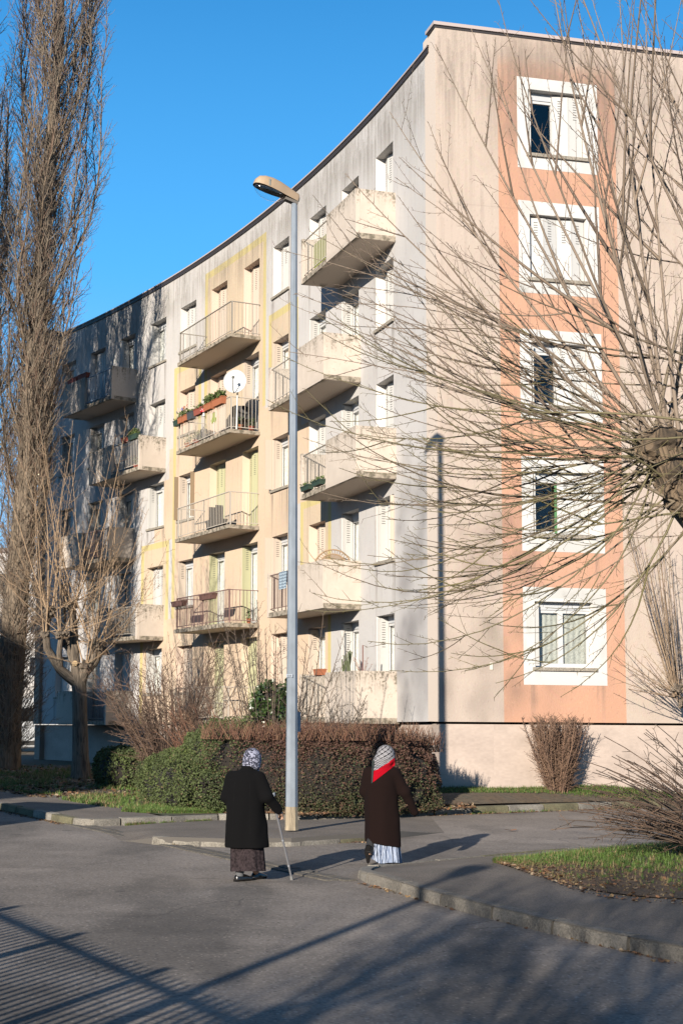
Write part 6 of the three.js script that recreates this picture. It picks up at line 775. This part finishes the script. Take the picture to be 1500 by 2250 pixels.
function planter(key, x, y, z, w, h, mat, label, plant, seed) {
  const o = onBal('flower_box', key, x, y, z, label, 'planter'); mesh('box', boxGeo(w, h, 0.17), mat, o); mesh('soil', new G().box(-w * 0.46, h - 0.02, -0.07, w * 0.46, h + 0.006, 0.07).build(), std(0.04, 0.028, 0.02, 1), o);
  if (plant) { const R = rng(seed), ms = [], cs = []; for (let k = 0; k < plant.n; k++) { const a = R() * 6.28, r = Math.sqrt(R()); TMP.position.set(Math.cos(a) * r * w * 0.5, h + R() * plant.h * (1.1 - r * 0.6), Math.sin(a) * r * 0.13); TMP.rotation.set(R() * 6, R() * 6, R() * 6); const s = plant.s * (0.6 + 0.8 * R()); TMP.scale.set(s, s, s * 1.4); TMP.updateMatrix(); ms.push(TMP.matrix.clone()); const k2 = 0.6 + 0.8 * R(); cs.push(new THREE.Color().setRGB(0.09 * k2, 0.13 * k2, 0.03 * k2)); } insts('foliage', leafGeo, hedgeLeaf, ms, o, cs); if (plant.f) { const pet = (() => { const g = new G(); for (let i = 0; i < 6; i++) { const a = i / 6 * 6.283, b = a + 0.75, m = (a + b) / 2; g.quad([0, 0, 0], [Math.cos(a) * 0.6, 0.12, Math.sin(a) * 0.6], [Math.cos(m), 0.2, Math.sin(m)], [Math.cos(b) * 0.6, 0.12, Math.sin(b) * 0.6]); } return g.build(); })(); plant.f.forEach((c) => { for (let i = 0; i < 3; i++) { const m = mesh('flower', pet, std(c[0], c[1], c[2], 0.7, { side: THREE.DoubleSide }), o); m.position.set((R() - 0.5) * w, h + plant.h * (0.75 + 0.5 * R()), 0.02 + 0.1 * R()); m.rotation.set(1 + R(), R() * 6, 0); m.scale.setScalar(0.05 + 0.02 * R()); } }); } }
  return o;
}
{
  const r = balconies.C4.r, l = balconies.C4.l, z = 1.03, y = 0.93;
  planter('C4', l + 0.12, y - 0.02, z, 0.32, 0.17, dgreen, 'dark green planter at the left end of the flowered balcony railing', { n: 40, h: 0.1, s: 0.04 }, 1);
  planter('C4', l + 0.5, y, z, 0.34, 0.19, terra, 'terracotta flower box with white and blue flowers on the balcony railing', { n: 160, h: 0.24, s: 0.045, f: [[0.6, 0.6, 0.62], [0.1, 0.13, 0.5]] }, 2);
  planter('C4', l + 0.9, y, z, 0.34, 0.19, terra, 'terracotta flower box with red and blue flowers on the balcony railing', { n: 160, h: 0.24, s: 0.045, f: [[0.5, 0.03, 0.02], [0.1, 0.13, 0.5], [0.6, 0.35, 0.03]] }, 3);
  planter('C4', l + 1.32, y - 0.03, z, 0.42, 0.24, dgrey, 'dark grey planter in the middle of the flowered balcony railing', { n: 40, h: 0.12, s: 0.05 }, 4);
  planter('C4', l + 1.95, y, z, 0.6, 0.2, brick, 'brick red flower box in the middle of the flowered balcony railing', { n: 120, h: 0.16, s: 0.05 }, 5);
  planter('C4', l + 2.72, y, z, 0.55, 0.2, terra, 'terracotta planter with bushy greens, second from the right on the railing', { n: 420, h: 0.32, s: 0.05 }, 6);
  planter('C4', l + 3.45, y, z, 0.75, 0.22, terra, 'large terracotta planter with greens at the right corner of the railing', { n: 420, h: 0.28, s: 0.055 }, 7);
  const mu = onBal('garden_ornament', 'C4', l + 2.35, 0.86, 1.05, 'red and white spotted mushroom ornament between the flower boxes', 'ornament'); mesh('cap', new THREE.SphereGeometry(0.11, 18, 10, 0, 6.283, 0, 1.7), std(0.52, 0.02, 0.025, 0.5), mu).position.y = 0.08; mesh('stalk', new THREE.CylinderGeometry(0.035, 0.045, 0.14, 12), whitePl, mu).position.y = 0.02; for (const [a, b] of [[0.4, 0.5], [1.4, 0.7], [2.3, 0.5], [0.9, 1.1], [1.9, 1.15], [2.9, 1.0]]) { const s = mesh('spot', new THREE.SphereGeometry(0.018, 8, 6), whitePl, mu); s.position.set(Math.cos(a) * Math.sin(b) * 0.108, 0.08 + Math.cos(b) * 0.108, Math.sin(a) * Math.sin(b) * 0.108); }
  // satellite dish on its mast
  const d = onBal('satellite_dish', 'C4', r - 0.06, 0.11, 0.74, 'white satellite dish on a white mast at the corner of the flowered balcony', 'satellite dish');
  mesh('mast', new G().tube([[0, 0, 0], [0.05, 1.15, 0]], [0.028, 0.026], 12, true).build(), whitePl, d);
  const pan = new THREE.Group(); pan.name = 'dish'; d.add(pan); pan.position.set(0.07, 1.42, 0.1); pan.rotation.set(0, 1.02, 0); pan.rotation.order = 'YXZ'; pan.rotation.x = -0.16;
  const logo = canvasTex(512, 512, (g, w, h) => { g.fillStyle = '#d8d9d8'; g.fillRect(0, 0, w, h); g.fillStyle = '#8c8c8c'; g.font = 'bold 34px sans-serif'; g.textAlign = 'center'; g.fillText('vision  sport', w * 0.53, h * 0.27); });
  const dg = sheet((u, v) => { const a = u * 2 * Math.PI, q = v; return [Math.cos(a) * q * 0.335, Math.sin(a) * q * 0.36, 0.075 * q * q - 0.05, 0.5 + Math.cos(a) * q * 0.5, 0.5 + Math.sin(a) * q * 0.5]; }, 48, 12); mesh('reflector', dg, new THREE.MeshStandardMaterial({ color: rgbK(1, 1, 1), map: logo, roughness: 0.45, side: THREE.DoubleSide }), pan);
  mesh('rim', new THREE.TorusGeometry(1, 0.02, 8, 56), std(0.5, 0.5, 0.5, 0.5), pan).scale.set(0.337, 0.362, 0.4); pan.children[1].position.z = 0.026;
  mesh('feed_arm', new G().tube([[-0.02, -0.36, 0], [-0.02, -0.33, 0.18], [0.0, -0.06, 0.42]], [0.016, 0.015, 0.014], 8, true).build(), std(0.10, 0.10, 0.10, 0.5), pan); mesh('receiver', new G().tube([[0.0, -0.05, 0.44], [0.0, -0.01, 0.35]], [0.04, 0.045], 14, true).build(), std(0.08, 0.085, 0.08, 0.5), pan); mesh('bracket', new G().box(-0.05, -0.12, -0.14, 0.05, 0.08, -0.05).build(), std(0.3, 0.3, 0.31, 0.5), pan);
  const ch = onBal('garden_chair', 'C4', r - 0.62, 0.12, 0.36, 'black chair with a rounded back behind the balcony railing right of the satellite dish', 'chair');
  mesh('backrest', sheet((u, v) => { const a = (u - 0.5) * 2, y = 0.42 + v * 0.5, w = 0.28 * (v > 0.75 ? Math.sqrt(1 - Math.pow((v - 0.75) / 0.25, 2) * 0.75) : 1); return [a * w, y, -0.2 - 0.05 * v - 0.05 * (1 - a * a)]; }, 16, 14), std(0.014, 0.014, 0.016, 0.7, { side: THREE.DoubleSide }), ch); mesh('seat', new G().box(-0.26, 0.4, -0.22, 0.26, 0.44, 0.24).build(), black, ch); for (const [x, q] of [[-0.23, -0.2], [0.23, -0.2], [-0.23, 0.21], [0.23, 0.21]]) mesh('leg', new G().box(x - 0.015, 0, q - 0.015, x + 0.015, 0.4, q + 0.015).build(), black, ch); ch.rotation.y += 1.2;
  const pot = (key, x, zz, rad, h, mat, label, plant) => { const o = onBal('flower_pot', key, x, 0.125, zz, label, 'flower pot'); mesh('pot', new THREE.LatheGeometry([[0, 0], [rad * 0.7, 0], [rad, h], [rad * 1.12, h], [rad * 1.12, h * 1.12], [rad * 0.9, h * 1.12], [rad * 0.85, h * 0.9], [0, h * 0.9]].map((p) => new THREE.Vector2(p[0], p[1])), 20), mat, o); if (plant) { const R = rng(plant), ms = [], cs = []; for (let k = 0; k < 90; k++) { TMP.position.set((R() - 0.5) * rad * 2, h + R() * 0.28, (R() - 0.5) * rad * 2); TMP.rotation.set(R() * 6, R() * 6, R() * 6); TMP.scale.setScalar(0.03 + 0.03 * R()); TMP.updateMatrix(); ms.push(TMP.matrix.clone()); const k2 = 0.6 + 0.8 * R(); cs.push(new THREE.Color().setRGB(0.07 * k2, 0.11 * k2, 0.035 * k2)); } insts('foliage', leafGeo, hedgeLeaf, ms, o, cs); } return o; };
  pot('C4', r - 0.18, 0.6, 0.11, 0.14, terra, 'terracotta pot with a plant beside the foot of the dish mast', 21); pot('C4', r - 0.2, 0.2, 0.09, 0.14, brick, 'red pot at the wall end of the flowered balcony', 22); pot('C4', l + 0.5, 0.78, 0.13, 0.16, terra, 'terracotta pot on the floor at the left of the flowered balcony', 23); pot('C4', l + 1.2, 0.8, 0.12, 0.14, brick, 'red pot behind the balusters under the red flower box', 24);
  pot('D4', balconies.D4.r - 0.75, 0.75, 0.12, 0.15, brick, 'red pot at the foot of the railing on the shaded left balcony', 25); pot('C2', r - 0.15, 0.25, 0.08, 0.13, terra, 'small orange pot at the right end of the brown railing balcony', 26);
  const wm = onBal('windmill_toy', 'C4', l + 2.75, 0.16, 0.88, 'lime green toy windmill behind the balusters of the flowered balcony', 'ornament'); mesh('stick', new G().tube([[0, 0, 0], [0, 0.55, 0]], [0.012, 0.01], 8).build(), whitePl, wm); const vane = new G(); vane.box(-0.1, 0.0, 0.012, 0.1, 0.24, 0.02); for (let i = 0; i < 3; i++) { const m = mesh('vane', vane.build(), std(0.36, 0.5, 0.03, 0.5), wm); m.position.set(0, 0.52, 0.002 * i); m.rotation.z = i * 2.094; m.scale.set(0.8, 0.8, 1); }
  const rack = onBal('drying_rack', 'C3', r - 1.35, 0.125, 0.7, 'black folding rack behind the railing of the middle balcony', 'rack'); mesh('panel', new G().box(-0.26, 0.05, -0.02, 0.26, 0.66, 0.0).build(), black, rack); for (const x of [-0.24, 0.24]) mesh('leg', new G().box(x - 0.012, 0, 0.0, x + 0.012, 0.7, 0.24).build(), black, rack);
  const bx = onBal('storage_box', 'C3', r - 2.15, 0.125, 0.45, 'low black box beside the folding rack on the middle balcony', 'box'); mesh('box', boxGeo(0.75, 0.36, 0.4), black, bx); mesh('lid', new G().box(-0.39, 0.361, -0.21, 0.39, 0.40, 0.21).build(), dgrey, bx);
  planter('C2', l + 0.45, 0.82, 1.02, 0.95, 0.17, brownPl, 'long brown flower box at the left of the brown railing', null, 0); planter('C2', l + 2.75, 0.88, 1.02, 1.05, 0.17, brownPl, 'long brown flower box right of the middle of the brown railing', null, 0);
  planter('A1', balconies.A1.l + 1.35, 1.15, 0.95, 0.5, 0.15, terra, 'terracotta planter on the ground floor railing beside the lamp post', null, 0);
  planter('D5', balconies.D5.l + 0.75, 1.2, 0.94, 0.8, 0.17, brick, 'dark red planter on the top left balcony parapet, right one', null, 0); planter('D5', balconies.D5.l + 1.6, 1.2, 0.94, 0.75, 0.17, brick, 'dark red planter on the top left balcony parapet, left one near the railing', null, 0);
  planter('D4', balconies.D4.r - 0.55, 1.12, 0.96, 0.7, 0.17, dgreen, 'dark planter with a brown bushy plant on the shaded balcony rail', { n: 300, h: 0.24, s: 0.05 }, 31); planter('D4', balconies.D4.r - 1.25, 1.12, 0.96, 0.3, 0.18, brick, 'small red planter on the shaded balcony rail', null, 0);
  for (const [i, x] of [[0, 0.35], [1, 1.2]]) planter('A3', balconies.A3.l + 0.25 + x, 0.16, 1.03, 0.6, 0.12, dgreen, ['dark green box at the foot of the middle balcony railing, left end', 'dark green box at the foot of the middle balcony railing, beside the parapet'][i], { n: 70, h: 0.12, s: 0.04 }, 33 + i);
  const sc = onBal('screen', 'A5', balconies.A5.l + 1.15, 0.14, 0.82, 'lime green screen behind the railing of the top balcony', 'screen'); mesh('panel', new G().box(-0.62, 0, 0, 0.62, 0.78, 0.02).build(), std(0.36, 0.40, 0.08, 0.6), sc); for (const x of [-0.6, 0.6]) mesh('post', new G().box(x - 0.015, 0, -0.03, x + 0.015, 0.82, -0.002).build(), whitePl, sc);
  // wicker chair
  const w = onBal('wicker_chair', 'B2', balconies.B2.r - 0.62, 0.13, 0.5, 'wicker peacock chair whose round back shows above the cream parapet', 'chair'); const wk = std(0.36, 0.235, 0.13, 0.8), wg = new G();
  const back = new THREE.Group(); back.name = 'back'; w.add(back); w.rotation.y += 1.15; const hoop = (rad, r0) => { const p = []; for (let i = 0; i <= 32; i++) { const a = i / 32 * 2 * Math.PI; p.push([Math.cos(a) * rad, 0.95 + Math.sin(a) * rad, -0.25]); } return [p, p.map(() => r0)]; };
  mesh('rim', (() => { const g = new G(); g.tube(...hoop(0.47, 0.018), 8, false).tube(...hoop(0.36, 0.016), 8, false); return g.build(); })(), wk, back, true); { const g = new G(); for (let i = 0; i < 40; i++) { const a = i / 40 * 6.283; g.tube([[Math.cos(a) * 0.36, 0.95 + Math.sin(a) * 0.36, -0.25], [Math.cos(a + 0.07) * 0.47, 0.95 + Math.sin(a + 0.07) * 0.47, -0.25]], [0.008, 0.008], 4, false); } for (let i = -14; i <= 14; i++) { const x = i * 0.025, h = Math.sqrt(Math.max(0, 0.36 * 0.36 - x * x)); g.tube([[x, 0.95 - h, -0.25], [x, 0.95 + h, -0.25]], [0.006, 0.006], 4, false).tube([[-h, 0.95 + x, -0.247], [h, 0.95 + x, -0.247]], [0.006, 0.006], 4, false); } mesh('weave', g.build(), wk, back, true); }
  mesh('seat', new THREE.CylinderGeometry(0.3, 0.26, 0.12, 24), wk, w).position.y = 0.42; mesh('stand', new THREE.CylinderGeometry(0.14, 0.27, 0.36, 20, 1, true), wk, w).position.y = 0.18;
  const twl = canvasTex(128, 128, (g, ww, h) => { g.fillStyle = '#a9bccb'; g.fillRect(0, 0, ww, h); g.strokeStyle = '#4c5f74'; g.lineWidth = 6; for (let j = -1; j < 7; j++) for (let i = 0; i < 5; i++) { g.beginPath(); g.moveTo(i * 26, j * 22 + 12); g.lineTo(i * 26 + 13, j * 22); g.lineTo(i * 26 + 26, j * 22 + 12); g.stroke(); } });
  const tw = onBal('towel', 'B2', balconies.B2.l + 1.15, 0.7, 0.99, 'pale blue patterned towel hanging over the rusty railing beside the lamp post', 'towel'); mesh('cloth', sheet((u, v) => [lerp(-0.3, 0.3, u), 0.0 + v * 0.46, 0.012 * Math.sin(u * 14) * (1 - v), u, v], 18, 8), new THREE.MeshStandardMaterial({ color: rgbK(1, 1, 1), map: twl, roughness: 0.95, side: THREE.DoubleSide }), tw); mesh('fold', sheet((u, v) => [lerp(-0.3, 0.3, u), 0.46 - 0.3 * v, -0.075 - 0.01 * v + 0.07 * (1 - smooth(0, 0.1, v)), u, v], 18, 8), new THREE.MeshStandardMaterial({ color: rgbK(1, 1, 1), map: twl, roughness: 0.95, side: THREE.DoubleSide }), tw);
  // ground floor corner balcony
  const pr = onBal('pole', 'A1', balconies.A1.r - 2.0, 0.14, 0.5, 'thin dark pole standing on the ground floor corner balcony', 'pole'); mesh('rod', new G().tube([[0, 0, 0], [0.01, 2.0, 0]], [0.022, 0.02], 8).build(), dgrey, pr); mesh('cap', new THREE.SphereGeometry(0.026, 8, 6), dgrey, pr).position.set(0.01, 2.0, 0);
  const tool = onBal('broom', 'A1', balconies.A1.r - 0.3, 0.14, 0.72, 'reddish broom handle leaning at the right end of the ground floor balcony', 'broom'); mesh('handle', new G().tube([[0, 0.1, 0], [0.13, 1.65, 0.05]], [0.014, 0.013], 8).build(), std(0.2, 0.07, 0.05, 0.6), tool); mesh('brush', new G().box(-0.12, 0, -0.03, 0.12, 0.11, 0.03).build(), std(0.25, 0.2, 0.1, 0.9), tool);
  const cac = (x, zz, n, seed, label) => { const o = onBal('potted_plant', 'A1', x, 0.9, zz, label, 'plant'), R = rng(seed); mesh('pot', new THREE.CylinderGeometry(0.12, 0.09, 0.26, 18), terra, o).position.y = 0.1; for (let k = 0; k < n; k++) { const a = stem([(R() - 0.5) * 0.12, 0.2, (R() - 0.5) * 0.1], [(R() - 0.5) * 0.5, 1, (R() - 0.5) * 0.4], 0.35 + 0.3 * R(), 5, R, [0, 0, 0], 0.12); mesh('stem', new G().tube(a, taper(5, 0.03, 0.018), 7).build(), std(0.10, 0.12, 0.055, 0.8), o); } return o; };
  cac(balconies.A1.r - 1.62, 0.55, 7, 41, 'dark cactus like potted plant behind the ground floor parapet, right one of the pair'); cac(balconies.A1.r - 2.05, 0.5, 5, 42, 'spiky potted plant behind the ground floor parapet, left one of the pair');
  const dry = onBal('dried_plant', 'A1', balconies.A1.r - 0.85, 1.0, 0.5, 'sprig of dried reddish flowers above the ground floor parapet', 'plant'), R = rng(44), tg = new G(true); for (let k = 0; k < 9; k++) { const a = stem([0, 0, 0], [(R() - 0.5) * 1.8, 1, (R() - 0.5)], 0.45 + 0.3 * R(), 5, R, [0, 0, 0], 0.12); tg.col = [0.3, 0.15, 0.11]; tg.tube(a, taper(5, 0.006, 0.004), 4); sideTwigs(tg, a, 0.5, R, { step: 0.06, l0: 0.03, l1: 0.12, r: 0.006, cols: [[0.4, 0.3, 0.2], [0.25, 0.06, 0.05]] }); } mesh('stems', tg.build(), twigMat, dry, true); mesh('pot', new THREE.CylinderGeometry(0.09, 0.07, 0.2, 16), terra, dry).position.y = -0.08;
}
// ---------------------------------------------------------------- far left background: van and white block beyond
{
  const v = tag(base('van', -10.4, -0.03, -66, 0.25), 'white delivery van parked behind the left end of the apartment building', 'van'), pr = [[-2.6, 0.35], [2.2, 0.35], [2.55, 0.5], [2.6, 1.05], [2.25, 1.3], [1.6, 2.25], [1.3, 2.4], [-2.5, 2.4], [-2.62, 2.2]], sh = new THREE.Shape(pr.map((p) => new THREE.Vector2(p[0], p[1])));
  const g = new THREE.ExtrudeGeometry(sh, { depth: 1.8, bevelEnabled: true, bevelSize: 0.08, bevelThickness: 0.08, bevelSegments: 3 }); g.translate(0, 0, -0.9); mesh('body', g, std(0.55, 0.57, 0.60, 0.35), v);
  for (const s of [-1, 1]) { mesh('side_window', new G().box(-2.0, 1.45, s * 0.985 - 0.005, 1.5, 2.05, s * 0.985 + 0.005).build(), std(0.02, 0.025, 0.03, 0.15), v); mesh('sill_trim', new G().box(-2.55, 0.36, s * 0.985 - 0.006, 2.1, 0.56, s * 0.985 + 0.006).build(), std(0.03, 0.03, 0.03, 0.7), v); for (const y of [0.85, 1.2]) mesh('side_moulding', new G().box(-2.5, y, s * 0.985 - 0.008, 2.2, y + 0.03, s * 0.985 + 0.008).build(), std(0.45, 0.47, 0.5, 0.4), v); for (const x of [-1.6, 1.6]) { const w = mesh('wheel', new THREE.CylinderGeometry(0.34, 0.34, 0.22, 24), std(0.015, 0.015, 0.015, 0.9), v); w.rotation.x = Math.PI / 2; w.position.set(x, 0.34, s * 0.9); } }
  const b = tag(base('building', -19, -0.1, -108, 0.12), 'pale building far behind, glimpsed between the poplar trunk and the apartment block', 'building'); mesh('wall', new G().box(-8, 0, -6, 8, 13.4, 6).build(), std(0.52, 0.49, 0.47, 0.9), b); mesh('roof', new G().box(-8.2, 13.4, -6.2, 8.2, 13.7, 6.2).build(), std(0.25, 0.2, 0.18, 0.9), b);
  for (let f = 0; f < 4; f++) for (let i = 0; i < 6; i++) { const w = mesh('window', new G().box(-6.8 + i * 2.5, 1.4 + f * 3, 5.99, -5.6 + i * 2.5, 2.9 + f * 3, 6.03).build(), std(0.6, 0.6, 0.6, 0.6), b); mesh('pane', new G().box(-6.7 + i * 2.5, 1.5 + f * 3, 6.031, -5.7 + i * 2.5, 2.8 + f * 3, 6.04).build(), std(0.03, 0.035, 0.045, 0.15), w); }
}
// ---------------------------------------------------------------- outside the frame: what throws the shadows on road and lawn
{
  const a = [-7.31, -15.1], b = [-1.45, -3.2], L = Math.hypot(b[0] - a[0], b[1] - a[1]), f = tag(base('railing_fence', a[0], 0, a[1], Math.atan2(-(b[1] - a[1]), b[0] - a[0])), 'dark metal picket fence left of the picture whose bars throw striped shadows on the road', 'fence'), m = std(0.03, 0.05, 0.04, 0.5), n = Math.round(L / 0.118), bar = new THREE.BoxGeometry(0.026, 1.52, 0.026), post = new THREE.BoxGeometry(0.07, 1.66, 0.07);
  for (let k = 0; k <= n; k++) { const q = mesh('picket', bar, m, f); q.position.set(k / n * L, 0.84, 0); } for (let k = 0; 0.883 + k * 1.87 <= L; k++) { const q = mesh('post', post, m, f); q.position.set(0.883 + k * 1.87, 0.83, 0.05); }
  for (const y of [0.14, 1.47]) mesh('rail', new G().box(0, y, -0.024, L, y + 0.055, -0.0135).build(), m, f);
  const p = tag(base('street_lamp', -4.35, 0, -1.15), 'short dark lamp post left of the camera whose straight shadow crosses the road', 'street lamp'); mesh('pole', new G().tube([[0, 0, 0], [0, 5.0, 0]], [0.075, 0.06], 14).build(), m, p); mesh('lantern', new THREE.CylinderGeometry(0.2, 0.12, 0.35, 16), std(0.3, 0.3, 0.28, 0.5), p).position.y = 5.15;
  const src = scene.getObjectByName('pollarded_tree_001');
  for (const [x, z, t, s, l] of [[-4.5, 1.4, 1.1, 0.46, 'bare pollarded tree behind the camera whose crown shades the middle of the road'], [-3.1, 3.6, 3.4, 0.44, 'bare pollarded tree behind the camera whose crown shades the lower right of the road'], [-2.9, 1.9, 5.2, 0.5, 'bare pollarded tree left of the camera, nearest to the lamp post, shading the road']]) { const c = src.clone(); c.name = numbered('pollarded_tree'); scene.add(c); c.position.set(x, 0.42, z); c.rotation.y = t; c.scale.setScalar(s); tag(c, l, 'tree'); }
  const pop = scene.getObjectByName('poplar_tree_002'); for (const [x, z, t, l] of [[-13.4, -41.6, 2.1, 'bare poplar outside the left edge, nearest to the big poplar'], [-15.6, -38.6, 4.0, 'bare poplar outside the left edge, second from the big poplar']]) { const c = pop.clone(); c.name = numbered('poplar_tree'); scene.add(c); c.position.set(x, 0.05, z); c.rotation.y = t; tag(c, l, 'tree'); }
  { const c = scene.getObjectByName('van').clone(); c.name = numbered('van'); scene.add(c); c.position.set(-7.7, 0, -18.6); c.rotation.y = 1.1; c.scale.set(1, 1.15, 1); tag(c, 'unseen van added outside the left of the picture to shade the kerb', 'van'); }  // copy of the van added out of view to shade kerb and pavement
  const bl = tag(base('apartment_building', -23.2, 0, 0.6, 0.0), 'pale apartment block outside the left of the picture that shades the lawn', 'apartment building'), wl = new G().box(-5.8, 0, 0, 0, 16.0, 11).box(-34, 0, 0.01, -5.801, 19.8, 11.01); mesh('wall', wl.build(), std(0.42, 0.38, 0.34, 0.9), bl); mesh('roof', new G().box(-5.7, 16.001, -0.2, 0.15, 16.2, 11.2).build(), zinc, bl); mesh('roof', new G().box(-34.2, 19.801, -0.2, -5.65, 20.0, 11.2).build(), zinc, bl);  // taller left part added to shade the far foot of the curved front
  for (let fl = 0; fl < 5; fl++) for (let i = 0; i < 8; i++) { const w = mesh('window', new G().box(-30.6 + i * 3.4, 1.6 + fl * 2.9, -0.03, -29.3 + i * 3.4, 3.1 + fl * 2.9, -0.001).build(), pvc, bl); mesh('pane', new G().box(-30.5 + i * 3.4, 1.7 + fl * 2.9, -0.04, -29.4 + i * 3.4, 3.0 + fl * 2.9, -0.031).build(), darkRoom, w); }
}

renderer.render(scene, camera);
